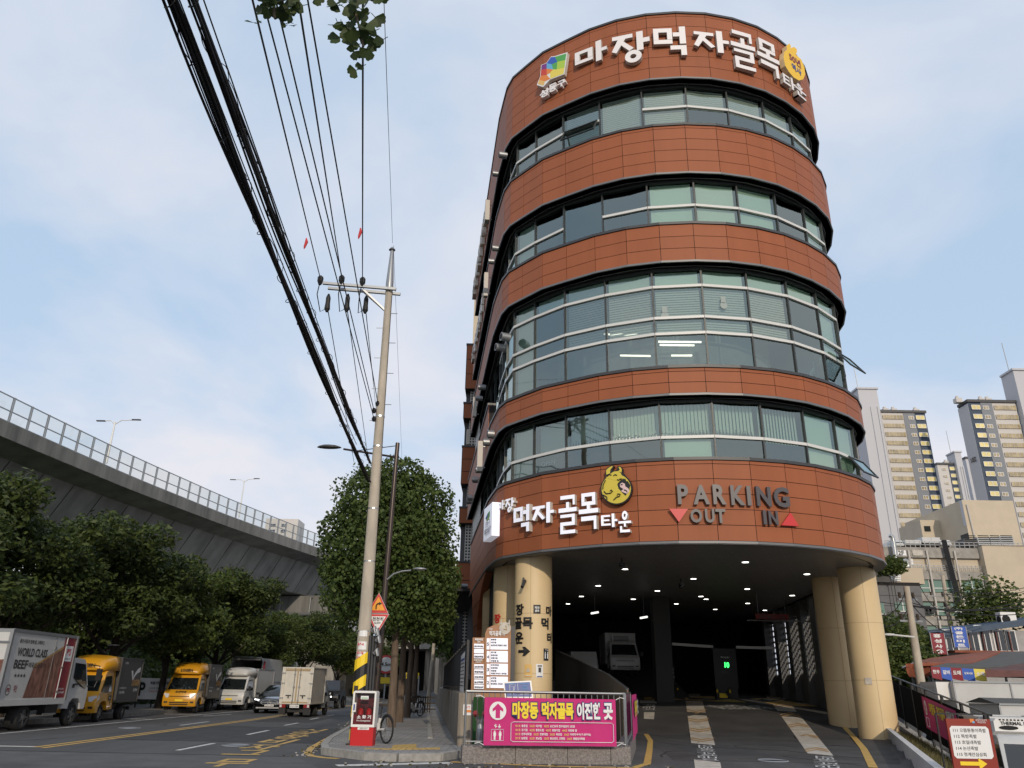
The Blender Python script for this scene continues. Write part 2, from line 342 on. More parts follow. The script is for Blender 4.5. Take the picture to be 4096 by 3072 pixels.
HAN = {
 '마': _mieum(0, .2, .56, .82, .15) + [_r(.66, 0, .83, 1), _r(.83, .42, 1, .58)],
 '장': _jieut(0, .42, .58, .98, .13) + [_r(.66, .36, .83, 1), _r(.83, .6, 1, .75)] + _ring(.56, .17, .22, .085),
 '먹': _mieum(0, .42, .52, .96, .14) + [_r(.54, .66, .72, .8), _r(.72, .4, .89, 1)] + _giyeok(.45, 0, .89, .34, .14),
 '자': _jieut(0, .2, .6, .88, .14) + [_r(.66, 0, .83, 1), _r(.83, .44, 1, .59)],
 '골': _giyeok(.1, .74, .9, 1, .1) + [_r(.42, .66, .58, .82), _r(0, .56, 1, .67), _r(.1, .42, .9, .5), _r(.74, .3, .9, .42), _r(.1, .21, .9, .30), _r(.1, .08, .26, .21), _r(.1, 0, .92, .09)],
 '목': _mieum(.14, .66, .86, 1, .16, .1) + [_r(.42, .56, .58, .66), _r(0, .44, 1, .56)] + _giyeok(.12, 0, .9, .36, .12),
 '타': [_r(0, .78, .55, .92), _r(0, .47, .5, .6), _r(0, .14, .58, .28), _r(0, .28, .15, .78), _r(.66, 0, .82, 1), _r(.82, .42, 1, .57)],
 '운': _ring(.5, .8, .22, .09) + [_r(0, .42, 1, .53), _r(.44, .26, .58, .42), _r(.12, .0, .27, .3), _r(.12, 0, .9, .12)],
}
def han(mb, ch, c, w, h, right, up, depth, mf='white_letter', ms='white_side'):
    r_, u_ = Vector(right).normalized(), Vector(up).normalized(); n_ = r_.cross(u_); c = Vector(c)
    for i, p in enumerate(HAN[ch]):
        mb.prism(p, 0.0, depth+0.003*i, lambda a, b, t: c + r_*((a-.5)*w) + u_*((b-.5)*h) + n_*(0.05+t), mf, ms)
    return mb
# ================================================ MAIN BUILDING
KB = 1.08
def zb(z): return 1.6+(z-1.6)*KB
NOSE = [(-1.02, 32.2), (-0.87, 30.9), (-0.66, 29.7), (-0.48, 28.75), (-0.2, 28.05), (.34, 27.4), (1.12, 26.5), (2.03, 25.86), (3.06, 25.17), (4.18, 24.65), (5.37, 24.32),
        (6.6, 24.18), (7.83, 24.21), (9.05, 24.44), (10.22, 24.85), (11.28, 25.45), (12.2, 26.15), (13.05, 27.05), (13.6, 27.95), (13.98, 29.1)]
LEFTEND = (-2.55, 45.9); RIGHTEND = (17.6, 60.0)
def chain(nose, a, b, step):
    P = [Vector((x*KB, y*KB)) for x, y in nose]; A = Vector(a)*KB; B = Vector(b)*KB
    out = []
    n = int((A-P[0]).length/step)
    for i in range(n, 0, -1): out.append(P[0].lerp(A, i/n))
    out += P; m_ = int((B-P[-1]).length/step)
    for i in range(1, m_+1): out.append(P[-1].lerp(B, i/m_))
    return out
PL = chain(NOSE, LEFTEND, RIGHTEND, 2.2)
NL = int((Vector(LEFTEND)*KB-Vector(NOSE[0])*KB).length/2.2)     # index of first nose vertex
WIN = [(-0.52, 32.2), (-0.38, 30.9), (-.2, 29.6), (0.08, 28.4), (.88, 27.47), (2.0, 26.4), (3.45, 25.53), (5.1, 24.85), (6.85, 24.6), (8.55, 24.78), (10.2, 25.32), (11.65, 26.2), (12.75, 27.2), (13.3, 28.3), (13.55, 29.6)]
WL = chain(WIN, (-2.1, 45.9), (17.1, 60), 2.4)
NWL = int((Vector((-2.1, 45.9))*KB-Vector(WIN[0])*KB).length/2.4)
def nrm2(a, b):   # outward normal of a plan segment running left to right around the nose
    d = (b-a).normalized(); return Vector((d.y*1.0, -d.x*1.0)) if True else None
def off(P, d):
    o = []
    for i, p in enumerate(P):
        a = P[max(i-1, 0)]; b = P[min(i+1, len(P)-1)]; n = nrm2(a, b); o.append(p+n*d)
    return o
def ribbon(mb, P, z0, z1, d0, d1, mt=None):    # closed box-section following P between offsets d0 (back) and d1 (front)
    A = off(P, d0); B = off(P, d1)
    mb.loft([[(a.x, a.y, z0), (b.x, b.y, z0), (b.x, b.y, z1), (a.x, a.y, z1)] for a, b in zip(A, B)], mt); return mb
def onfac(x, y, P=None):                     # where the sight line through a photo pixel meets the facade
    P = P or PL; d = ray(x, y); best = None
    for a, b in zip(P[:-1], P[1:]):
        e = b-a; den = d.x*e.y-d.y*e.x
        if abs(den) < 1e-9: continue
        t = (a.x*e.y-a.y*e.x)/den; s_ = (a.x*d.y-a.y*d.x)/den
        if t > 0 and -0.001 <= s_ <= 1.001 and (best is None or t < best[0]): best = (t, e.normalized())
    t, e = best; return O+d*t, Vector((e.x, e.y, 0))
bld = thing('shopping_building', 'round fronted brick red panelled building with ribbon windows over a garage entrance', 'building', (7, 30, 0))
BINV = Vector((-7, -30, 0))
def bp(name, mb, m='concrete', smooth=False, label=None, parent=None, recalc=True):
    o = obj(name, mb, m, None, smooth, label=label, recalc=recalc); o.parent = parent or bld
    if not parent: o.location = BINV
    return o
GAP = 0.022
def band(z0, z1, rows, P, strip=True):
    mb = MB(); bk = MB(); ribbon(bk, P, z0, z1, -0.30, -0.03, 'joint_black')
    zs = [z0+0.09]; zt = z1-0.12-(0.13 if strip else 0)
    for i in range(rows): zs.append(z0+0.09+(zt-z0-0.09)*(i+1)/rows)
    if strip: zs.append(z1-0.12)
    for a, b in zip(P[:-1], P[1:]):
        d = (b-a).normalized(); n = nrm2(a, b)
        for za, zc in zip(zs[:-1], zs[1:]):
            p, q = a+d*GAP/2, b-d*GAP/2; za2, zc2 = za+GAP/2, zc-GAP/2
            mb.add([(p.x, p.y, za2), (q.x, q.y, za2), (q.x, q.y, zc2), (p.x, p.y, zc2), (p.x-n.x*.03, p.y-n.y*.03, za2), (q.x-n.x*.03, q.y-n.y*.03, za2), (q.x-n.x*.03, q.y-n.y*.03, zc2), (p.x-n.x*.03, p.y-n.y*.03, zc2)],
                   [(0, 1, 2, 3), (0, 4, 5, 1), (3, 2, 6, 7), (0, 3, 7, 4), (1, 5, 6, 2)], 'brown_panel')
    o = bp('cladding_band', mb, 'brown_panel'); bp('backing', bk, 'joint_black', parent=o)
    cp = MB(); ribbon(cp, P, z1-0.11, z1, -0.35, 0.05); bp('coping', cp, 'dark_grey_metal', parent=o)
    dr = MB(); ribbon(dr, P, z0, z0+0.08, -0.35, 0.035); bp('drip_edge', dr, 'grey_coping', parent=o)
    return o
def shift_to(o): pass
ZL = {'b5': (zb(5.9), zb(8.72)), 'b4': (zb(10.9), zb(12.01)), 'b3': (zb(16.08), zb(17.79)), 'b2': (zb(19.96), zb(22.34)), 'b1': (zb(24.59), zb(28.16))}
band(*ZL['b5'], 5, PL[NL-4:], True)
band(*ZL['b4'], 2, PL[NL:], True)
band(zb(10.9), zb(13.4), 4, PL[:NL+1], True)
band(*ZL['b3'], 3, PL, False); band(*ZL['b2'], 4, PL, True); band(*ZL['b1'], 6, PL, True)
# roof and floors
def slab(name, z, th, m, d=-0.32, P=None):
    Q = off(P or PL, d); n = len(Q); mb = MB()
    mb.prism([(p.x, p.y) for p in Q], z, z+th); return bp(name, mb, m)
slab('roof_slab', zb(27.4), 0.3, 'concrete')
for a in ('b4', 'b3', 'b2', 'b1'): slab('soffit', ZL[a][0]+0.02, 0.2, 'joint_black', -0.25)
for a in ('b5', 'b4', 'b3', 'b2'): slab('floor_slab', ZL[a][1]-0.5, 0.2, 'interior_dark', -0.25)
core = MB(); Q = off(PL[NL:], -3.4); Q = [q for q in Q]
core.prism([(p.x, p.y) for p in Q if p.y < 62], zb(8.0), zb(27.3)); bp('core_wall', core, 'core_interior')
# ---- windows: each bay is a window part with its frame and panes
def seg_frame(a, b): d = (b-a); Ln = d.length; d = d/Ln; return d, nrm2(a, b), Ln
blind_h = {}
def bay(a, b, z0, z1, trans, kind, rowkind=None):
    d, n, Ln = seg_frame(a, b); D3 = Vector((d.x, d.y, 0)); N3 = Vector((n.x, n.y, 0)); A = Vector((a.x, a.y, 0)); Z = Vector((0, 0, 1))
    fr = MB()
    def P3(s, z, o=0.0): return A+D3*s+N3*o+Z*z
    for s in (0.0, Ln): fr.obox(P3(s, (z0+z1)/2, -.02), D3*.028, N3*.08, Z*((z1-z0)/2-0.002), 'frame_dark')
    fr.obox(P3(Ln/2, z1-.05, -.025), D3*(Ln/2-.04), N3*.07, Z*.05, 'frame_dark'); fr.obox(P3(Ln/2, z0+.04, -.025), D3*(Ln/2-.04), N3*.07, Z*.04, 'frame_dark')
    for t in trans: fr.obox(P3(Ln/2, t, .03), D3*(Ln/2-.002), N3*.05, Z*.055, 'white_alu')
    w = bp('window', fr, 'frame_dark')
    pane = MB(); edges = [z0+.08]+list(trans)+[z1-.1]
    for i, (e0, e1) in enumerate(zip(edges[:-1], edges[1:])):
        pane.quad(P3(.036, e0), P3(Ln-.036, e0), P3(Ln-.036, e1), P3(.036, e1))
    bp('pane', pane, 'glass_pane', parent=w, recalc=False)
    bl = MB()
    for i, (e0, e1) in enumerate(zip(edges[:-1], edges[1:])):
        k = (rowkind or {}).get(i, kind)
        if k is None: continue
        m_ = {'g': 'blind_green', 's': 'blind_grey', 'v': 'blind_grey'}.get(k, 'blind_grey')
        if k == 'g': bl.quad(P3(.12, e0+.05, -.12), P3(Ln-.12, e0+.05, -.12), P3(Ln-.12, e1-.02, -.12), P3(.12, e1-.02, -.12), m_)
        elif k == 's':
            z = e0+.04
            while z < e1-.05:
                bl.quad(P3(.1, z, -.155), P3(Ln-.1, z, -.155), P3(Ln-.1, z+.06, -.12), P3(.1, z+.06, -.12), m_); z += .105
        elif k == 'v':
            s_ = .08
            while s_ < Ln-.15: bl.quad(P3(s_, e0+.02, -.3), P3(s_+.11, e0+.02, -.34), P3(s_+.11, e1, -.34), P3(s_, e1, -.3), 'blind_green'); s_ += .135
    if bl.f: bp('blind', bl, 'blind_grey', parent=w)
    return w
zs5 = (ZL['b2'][1], ZL['b1'][0]); zs4 = (ZL['b3'][1], ZL['b2'][0]); zs3 = (ZL['b4'][1], ZL['b3'][0]); zs2 = (ZL['b5'][1], ZL['b4'][0])
nb = len(WL)-1
for i in range(NWL, nb-8):
    a, b = WL[i], WL[i+1]; j = i-NWL      # j=3.. front bays
    k5 = 's' if 3 <= j <= 10 else 'g'; k4 = 'g' if j in (2, 3, 7, 8, 9, 11, 12) else None
    bay(a, b, *zs5, [zb(23.5)] if j != 6 else [], k5, {1: ('s' if j > 4 else None), 0: ('s' if j in (5, 7) else None)} if j not in (6,) else None)
    bay(a, b, *zs4, [zb(18.78)] if j != 5 else [], k4)
    bay(a, b, *zs3, [zb(13.42), zb(14.05), zb(15.32)], None, {3: 'g', 2: 's' if 5 <= j <= 9 else ('g' if j in (2, 3, 11, 12) else None), 1: 's' if 5 <= j <= 9 else ('g' if j in (2, 3, 11) else None), 0: 'g' if j in (2, 3) else None})
    bay(a, b, *zs2, [zb(9.55)], None, {1: 'v' if 4 <= j <= 9 else 'g', 0: 'g' if j in (3, 7, 10, 11) else None})
for i in range(0, NWL):
    a, b = WL[i], WL[i+1]
    bay(a, b, *zs5, [], None); bay(a, b, *zs4, [], None); bay(a, b, zb(13.4), zs3[1], [], None); bay(a, b, *zs2, [], None)
# strip lights and bottles seen through the glass
tl = MB()
for (x, y, x2, y2) in [(1305, 722, 1420, 724), (1422, 738, 1515, 739), (1425, 745, 1500, 746), (1450, 768, 1495, 768), (1340, 768, 1405, 769)]:
    p, _ = onfac(x, y, off(WL, -2.2)); q, _ = onfac(x2, y2, off(WL, -2.2)); tl.bar(p, q, .09, .05)
bp('strip_light', tl, 'tube_light')
sh = MB(); ribbon(sh, WL[NWL+4:NWL+10], zb(9.5), zb(9.53), -.45, -.12); bp('window_shelf', sh, 'white_alu')
bm_ = MB(); IW = off(WL, -.2); bm_.tube([(0, 0, 0), (0, 0, .2), (0, 0, .26), (0, 0, .34)], [.04, .04, .014, .014], 7); BME = bm_.mesh('bottle', 'bottle')
for i in range(NWL+5, NWL+9):
    a, b = IW[i], IW[i+1]; n_ = 15
    for q in range(n_):
        if (i, q) in ((NWL+6, 9), (NWL+7, 4)): continue
        p = a.lerp(b, (q+.5)/n_); o = bpy.data.objects.new('bottle', BME); COL.objects.link(o); o.location = (p.x, p.y, zb(9.53)+.002); o.scale = (1, 1, .88+.3*random.random()); tag(o, 'dark glass bottle standing in the long row behind the second floor windows', 'bottle', 'bottles in a row behind the second floor windows')
# ---- open awning sashes
def sash(x, y, ang, wid, hgt):
    p, e = onfac(x, y, WL); N = e.cross(Vector((0, 0, 1))); 
    if N.y > 0: N = -N
    dn = (Vector((0, 0, -1))*math.cos(ang)+N*math.sin(ang)); nn = e.cross(dn)
    mb = MB(); c = p+N*.12+dn*hgt/2
    for s in (-1, 1): mb.obox(c+e*s*wid/2, e*.03, dn*hgt/2, nn*.03, 'frame_dark')
    for s in (-1, 1): mb.obox(c+dn*s*(hgt/2-.03), e*(wid/2-.035), dn*.03, nn*.028, 'frame_dark')
    w = bp('open_sash', mb, 'frame_dark'); g = MB(); g.quad(*[c+e*a*(wid/2-.03)+dn*b*(hgt/2-.05) for a, b in ((-1, -1), (1, -1), (1, 1), (-1, 1))]); bp('pane', g, 'glass_pane', parent=w)
sash(1257, 276, .5, 1.6, .9); sash(1813, 768, .6, 1.3, 1.0); sash(1842, 993, .6, 1.2, .9)
# ---- ground floor: soffit, columns
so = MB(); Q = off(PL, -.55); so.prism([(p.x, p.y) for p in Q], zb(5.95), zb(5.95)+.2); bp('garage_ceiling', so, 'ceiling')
so = MB(); ribbon(so, PL[NL-2:], zb(5.88), zb(5.9), -.42, -.005); bp('soffit_trim', so, 'grey_coping')
so = MB(); ribbon(so, PL[NL-2:], zb(5.91), zb(5.935), -.56, -.40); bp('soffit_groove', so, 'joint_black')
kn = MB(); rnd = random.Random(3); ZC = zb(5.95)
for i in range(26):
    for j in range(30):
        x = -.2+i*.62+(j % 2)*.31; y = 27.5+j*.72
        if y < 27 + abs(x-7)**2*.06: continue
        kn.disc((x, y, ZC-.004), (0, 0, -1), .036, 6)
o = bp('ceiling_studs', kn, 'truck_white'); o['kind'] = 'stuff'
FLOOR = [(-50, 0), (32.0, 0), (37.0, .66), (46, 1.12), (60, 1.42), (80, 1.6)]
def fz(y):
    for (a, za), (b, zc) in zip(FLOOR[:-1], FLOOR[1:]):
        if y <= b: return za+(zc-za)*max(0, (y-a)/(b-a))
    return FLOOR[-1][1]
def onfloor(x, y, add=0.0):
    z = 0.0
    p = atz(x, y, 0.0)
    if p.y < 32 and ray(x, y).z < 0: return Vector((p.x, p.y, add))
    d = ray(x, y); lo, hi = 5.0, 79.0
    for _ in range(40):
        m_ = (lo+hi)/2; pz = H+d.z/d.y*m_
        if pz > fz(m_): lo = m_
        else: hi = m_
    return O+d*(lo/d.y)+Vector((0, 0, add))
colpos = []
def column(x, y, r, rows=(2.05, 4.15), zbase=None):
    z0 = fz(y)-.1 if zbase is None else zbase; mb = MB(); mb.tube([(x, y, z0), (x, y, zb(5.95)+.05)], r, 40, 'cream_column')
    c = bp('column', mb, 'cream_column', smooth=True)
    jn = MB()
    for zr in rows: jn.tube([(x, y, zr), (x, y, zr+.014)], r+.004, 40)
    for an in (-100, 20, 140):
        a = R(an); jn.bar((x+math.cos(a)*(r+.001), y+math.sin(a)*(r+.001), z0), (x+math.cos(a)*(r+.001), y+math.sin(a)*(r+.001), zb(5.95)), .012, .008)
    bp('joint', jn, 'cream_dark', parent=c); return c
p = aty(1858, 1300, 31.7); CR1 = (p.x, 31.7); column(*CR1, .72)
p = aty(1795, 1300, 34.7); column(p.x, 34.7, .70)
p = aty(1152, 1300, 30.4); CL1 = (p.x, 30.4); column(*CL1, .72)
p = aty(1101, 1320, 33.0); CL2 = (p.x, 33.0); column(*CL2, .70)
p = aty(1073, 1330, 36.5); column(p.x, 36.5, .66)
print('cols', CR1, CL1, CL2)
# ---- left leg wall with the two arched openings, built in the plane of the left wall
PA = Vector(NOSE[3])*KB; PA = Vector((NOSE[2][0]*KB, NOSE[2][1]*KB)); PB = Vector(LEFTEND)*KB; PA0 = Vector((NOSE[0][0]*KB, NOSE[0][1]*KB))
LD = (PB-PA0).normalized(); LN = Vector((-LD.y, LD.x))
if LN.x > 0: LN = -LN
def leftplane(x, y):
    d = ray(x, y); e = LD; a = PA0; den = d.x*e.y-d.y*e.x; t = (a.x*e.y-a.y*e.x)/den; s_ = (a.x*d.y-a.y*d.x)/den
    return s_, (O+d*t).z
edge1 = [leftplane(px/K, py/K) for px, py in [(1942, 2290), (1929, 2339), (1920, 2385), (1915, 2425), (1910, 2470), (1907, 2520)]]
edge2 = [leftplane(px/K, py/K) for px, py in [(1893, 2552), (1891, 2480), (1889, 2425), (1884, 2385), (1880, 2368), (1868, 2378), (1857, 2389)]]
print('edges', [(round(a, 2), round(b, 2)) for a, b in edge1], [(round(a, 2), round(b, 2)) for a, b in edge2])
# ---- leg wall
def lp(s, z, t=0.0): q = PA0+LD*s+LN*t; return Vector((q.x, q.y, z))
ztop = zb(5.9)
poly = [(-0.86, ztop)] + edge1[:] + [(3.05, 2.5), (3.15, 1.0), (3.2, -.2), (4.75, -.2), (4.8, 2.0)] + edge2[:3] + [(7.0, 5.9), (7.8, ztop)]
leg = MB(); leg.prism(poly, -.32, 0.0, lambda u, v, t: lp(u, v, t), 'brown_panel'); bp('leg_wall', leg, 'brown_panel')
jt = MB()
for z in (1.0, 2.1, 3.2, 4.3, 5.3): jt.bar(lp(2.0 if z > 5 else 2.6, z, .004), lp(5.0+max(0, z-4.0), z+.0, .004), .02, .01)
bp('panel_joint', jt, 'joint_black')
rv = MB()
for (s0, z0), (s1, z1) in zip(edge1[:-1]+[edge1[-1], (3.05, 2.5), (3.15, 1.0)], edge1[1:]+[(3.05, 2.5), (3.15, 1.0), (3.2, -.2)]):
    rv.quad(lp(s0, z0, -.01), lp(s1, z1, -.01), lp(s1+.55, z1-.05, -1.0), lp(s0+.55, z0-.05, -1.0))
bp('arch_reveal', rv, 'dark_grey_metal')
def perfmat(name, ax, pitch=.22, rad=.34, see=False):
    m = bpy.data.materials.new(name); m.use_nodes = True; t = m.node_tree; b = t.nodes['Principled BSDF']; b.inputs['Roughness'].default_value = .5
    g = t.nodes.new('ShaderNodeNewGeometry'); sp = t.nodes.new('ShaderNodeSeparateXYZ'); t.links.new(g.outputs['Position'], sp.inputs[0])
    def fr(o): return mnode(t, 'SUBTRACT', mnode(t, 'FRACT', mnode(t, 'DIVIDE', mnode(t, 'ADD', o, 500.0), pitch)), .5)
    a, c = fr(sp.outputs[ax]), fr(sp.outputs[2])
    d = mnode(t, 'SQRT', mnode(t, 'ADD', mnode(t, 'MULTIPLY', a, a), mnode(t, 'MULTIPLY', c, c)))
    hole = mnode(t, 'LESS_THAN', d, rad)
    mxn = t.nodes.new('ShaderNodeMixRGB'); mxn.inputs[1].default_value = (.55, .52, .47, 1); mxn.inputs[2].default_value = (.012, .012, .012, 1)
    t.links.new(hole, mxn.inputs[0]); t.links.new(mxn.outputs[0], b.inputs['Base Color'])
    if see: t.links.new(mnode(t, 'SUBTRACT', 1.0, hole), b.inputs['Alpha'])
    MATS[name] = m; return m
perfmat('perf_front', 0); perfmat('perf_side', 1); perfmat('perf_open', 1, .34, .36, True)
ps = MB(); ps.quad(lp(4.0, -.2, -.7), lp(14.6, -.2, -.7), lp(14.6, 6.4, -.7), lp(4.0, 6.4, -.7)); bp('perforated_screen', ps, 'perf_side')
ps = MB(); ps.box(-.02, .02, 0, .02, 0, .02); 
for z0, z1, s0 in ((zs2[0], zs2[1], 8), (zs3[0]+2.6, zs3[1], 11)):
    pm = MB(); pm.quad(lp(s0, z0, -.35), lp(14.6, z0, -.35), lp(14.6, z1, -.35), lp(s0, z1, -.35)); bp('perforated_screen', pm, 'perf_side')
# ---- exhaust hoods and projecting signs on the left wall
def fpt(px, py): return onfac(px/K, py/K)
for i, (px, py, r_) in enumerate([(2020, 622, .17), (1993, 697, .15), (1993, 995, .15), (1977, 1047, .15), (2030, 1350, .19), (2008, 1392, .17), (1936, 1550, .15), (1924, 1594, .15), (1976, 1738, .19), (1959, 1770, .17), (1926, 1880, .17), (1912, 1920, .17), (1890, 1992, .17), (1886, 2006, .17), (1864, 2345, .15)]):
    p, e = fpt(px, py); N = Vector((-e.y, e.x, 0)); N = N if N.x < 0 else -N
    hood = MB(); hood.tube([p-N*.1, p+N*.30], r_, 14, 'steel_dull'); hood.tube([p+N*.28, p+N*.31], r_*.75, 14, 'hole_black'); bp('exhaust_hood', hood, 'steel', smooth=True)
def side_sign(px, py, h, proj_, th, name, label, m='white_side'):
    p, e = fpt(px, py); N = Vector((-e.y, e.x, 0)); N = N if N.x < 0 else -N
    mb = MB(); mb.obox(p+N*(proj_/2+.1), N*proj_*.35, e*th/2, Vector((0, 0, h/2)), m)
    for s in (-.35, .35): mb.bar(p+Vector((0, 0, s*h)), p+N*.12+Vector((0, 0, s*h)), .04, mt='steel_dull')
    tag(obj(name, mb, m), label, 'sign', 'small signs projecting from the side wall')
side_sign(1968, 850, 1.3, .35, .5, 'projecting_sign', 'white projecting sign high on the side wall, topmost of those there')
side_sign(1962, 1142, 1.4, .3, .3, 'projecting_sign', 'slim cream projecting sign beside the fourth floor band')
side_sign(1916, 1630, 1.2, .3, .3, 'projecting_sign', 'slim cream projecting sign beside the third floor glazing')
side_sign(1888, 1750, 1.0, .3, .3, 'projecting_sign', 'small cream projecting sign at the far lower left of the side wall')
side_sign(1942, 1828, 1.5, .35, .35, 'projecting_sign', 'tall cream projecting sign below the step in the side wall')
# side letters (seen edge on)
sg = thing('side_wall_sign', 'row of thick cream letters running along the upper side wall, seen edge on', 'sign', (0, 0, 0))
for i, ch in enumerate('마장먹자골목타운'):
    p = lp(4.2+i*1.32, zb(26.0), 0); mb = MB(); han(mb, ch, p, 1.15, 1.5, -Vector((LD.x, LD.y, 0)), (0, 0, 1), .2, 'truck_cream', 'truck_cream'); obj('letter', mb, 'truck_cream', sg)
sg2 = thing('side_wall_lower_sign', 'smaller row of thick white letters on the side wall below the upper letters', 'sign', (0, 0, 0))
for i, ch in enumerate('먹자골목타운'):
    p = lp(5.5+i*1.4, zb(20.9), 0); mb = MB(); han(mb, ch, p, 1.1, 1.2, -Vector((LD.x, LD.y, 0)), (0, 0, 1), .12, 'white_letter', 'truck_cream'); obj('letter', mb, 'white_letter', sg2)
# ---- left wing with stacked brown and perforated blocks
WY = 56.0
wing = thing('side_wing', 'narrow wing of stacked brown panel blocks and white perforated screens behind the side wall', 'building wing', (-3.5, WY, 0))
def wblk(px0, px1, y0, y1, kind, yo=0.0):
    a = aty(px0/K, (y0+y1)/2/K, WY); b_ = aty(px1/K, (y0+y1)/2/K, WY); zt_ = aty(px0/K, y0/K, WY).z; z_ = aty(px0/K, y1/K, WY).z
    mb = MB(); x0 = a.x; x1 = a.x+6
    if kind == 'b':
        mb.box(x0, x1, WY, WY+9, z_, zt_, 'joint_black')
        n = max(1, round((zt_-z_)/1.15)); w_ = 1.25
        for i in range(n):
            for j in range(4):
                mb.box(x0+.02+j*w_, x0+(j+1)*w_-.03, WY-.03, WY-.005, z_+(zt_-z_)*i/n+.03, z_+(zt_-z_)*(i+1)/n-.02, 'brown_panel')
        mb.box(x0-.06, x1, WY-.08, WY+9, zt_+.002, zt_+.12, 'dark_grey_metal'); mb.box(x0-.03, x0-.005, WY, WY+9, z_+.02, zt_-.02, 'dark_grey_metal')
        o = obj('brown_block', mb, 'brown_panel')
    else:
        mb.box(x0+.35, x1, WY+.5, WY+8.5, z_-.2, zt_+.1); o = obj('perforated_screen', mb, 'perf_front')
        st = MB(); st.box(x0, x0+.34, WY+1.0, WY+8.5, z_-.2, zt_+.05); q = obj('dark_return', st, 'dark_grey_metal'); q.parent = wing; q.location = -wing.location
    o.parent = wing; o.location = -wing.location
for a_ in [(1865, 1893, 1380, 1555, 'b'), (1862, 1890, 1558, 1612, 's'), (1855, 1890, 1614, 1673, 'b'), (1855, 1880, 1676, 1786, 's'), (1847, 1878, 1788, 1936, 'b'), (1847, 1871, 1940, 2030, 's'), (1838, 1878, 2032, 2093, 'b'), (1838, 1878, 2098, 2248, 's'), (1824, 1860, 2250, 2395, 'b'), (1826, 1866, 2400, 2745, 's')]:
    wblk(*a_)
pt = MB(); q = aty(1903/K, 1056/K, 75); q2 = aty(1903/K, 1380/K, 75); pt.box(q.x, q.x+5, 75, 80, q2.z-4, q.z); o = obj('stair_tower', pt, 'beige_wall'); o.parent = wing; o.location = -wing.location
# ================================================ GROUND
def rightline(y):    # inner foot of the white parapet
    return 1.42+.41*y if y < 33.2 else 15.03+(y-33.2)*.105
def hgt(x, y):
    base = 0.0
    if y > 32 and -0.9-.12*(y-32) < x < 15.2+(y-32)*.105: base = fz(y)
    d = x-rightline(y)-.15
    if d <= 0: return base
    if 11 < y < 40:
        f = (39-y)/16; xb = 6.75+.30*y; zk = .26-1.3*f; w = max(.6, xb-rightline(y)-.15)
        if d < w+.2: return .22+(zk-.22)*min(1, d/w)
        return max(-1.4, zk-(d-w)*2)
    return max(-1.4, .15-d*.6)
xs = sorted(set([-900, -400, -200, -120, -80, -60, -45, -35, -28, -24, -20, -17, -12, -8] + [round(-6+i*.5, 2) for i in range(74)] + [34, 38, 45, 60, 90, 150, 300, 900]))
ys = sorted(set([-300, -100, -40, -15, -5, 0] + [round(4+i*.5, 2) for i in range(114)] + [64, 70, 80, 100, 140, 200, 300, 500, 900]))
g = MB(); nx = len(xs)
g.v = [(x, y, hgt(x, y)) for y in ys for x in xs]; g.f = [(j*nx+i, j*nx+i+1, (j+1)*nx+i+1, (j+1)*nx+i) for j in range(len(ys)-1) for i in range(nx-1)]; g.mi = [0]*len(g.f)
struct(obj('ground', g, 'asphalt', recalc=False))
# garage floor skin (drive)
g = MB(); yy = [20.6, 24, 28, 32, 37, 46, 60]
def lx(y): return {20.6: 4.1, 24: 4.4, 28: 4.6}.get(y, 3.6)
g.loft([[(lx(y), y, fz(y)+.004), (rightline(y)-.2, y, fz(y)+.004)] for y in yy], cap=False); g.f = [f for f in g.f if len(f) == 4][::2] if False else g.f
g = MB()
for a, b in zip(yy[:-1], yy[1:]): g.quad((lx(a), a, fz(a)+.004), (rightline(a)-.2, a, fz(a)+.004), (rightline(b)-.2, b, fz(b)+.004), (lx(b), b, fz(b)+.004))
struct(obj('driveway', g, 'asphalt_dark', recalc=False))
# ---- sidewalk
def PZ(pts, z=0.0): return [atz(x, y, z) for x, y in pts]
kf = PZ([(703, 1615), (722, 1618), (790, 1626), (860, 1629), (950, 1628), (988, 1622)], .15)
kl = [(-4.62, 21.6), (-5.0, 24), (-5.9, 33), (-6.3, 42), (-7.2, 58), (-8.6, 80)]
wallx = lambda y: -1.25-.098*(y-21.8)
poly = [(p.x, p.y) for p in kf][::-1] + kl + [(wallx(80)+.2, 80), (wallx(21.8)+.2, 21.8), (2.6, 21.8), (2.6, 20.2), (-1.0, 20.2)]
sw = MB(); sw.prism(poly, -.05, .15)
def brickmat(name, c1, c2, mortar, bw, bh):
    m = bpy.data.materials.new(name); m.use_nodes = True; t = m.node_tree; b = t.nodes['Principled BSDF']; b.inputs['Roughness'].default_value = .85
    g_ = t.nodes.new('ShaderNodeNewGeometry'); br = t.nodes.new('ShaderNodeTexBrick'); br.inputs['Scale'].default_value = 1; br.inputs['Brick Width'].default_value = bw; br.inputs['Row Height'].default_value = bh; br.inputs['Mortar Size'].default_value = .012
    br.inputs['Color1'].default_value = (*c1, 1); br.inputs['Color2'].default_value = (*c2, 1); br.inputs['Mortar'].default_value = (*mortar, 1)
    n = t.nodes.new('ShaderNodeTexNoise'); n.inputs['Scale'].default_value = .7; n.inputs['Detail'].default_value = 5; t.links.new(g_.outputs['Position'], n.inputs['Vector'])
    mm = t.nodes.new('ShaderNodeMixRGB'); mm.blend_type = 'MULTIPLY'; mm.inputs[0].default_value = .6
    t.links.new(g_.outputs['Position'], br.inputs['Vector']); t.links.new(br.outputs[0], mm.inputs[1]); t.links.new(n.outputs['Fac'], mm.inputs[2]); 
    gm = t.nodes.new('ShaderNodeMixRGB'); gm.blend_type = 'MULTIPLY'; gm.inputs[0].default_value = 1; gm.inputs[2].default_value = (1.5, 1.5, 1.5, 1); t.links.new(mm.outputs[0], gm.inputs[1]); t.links.new(gm.outputs[0], b.inputs['Base Color']); MATS[name] = m
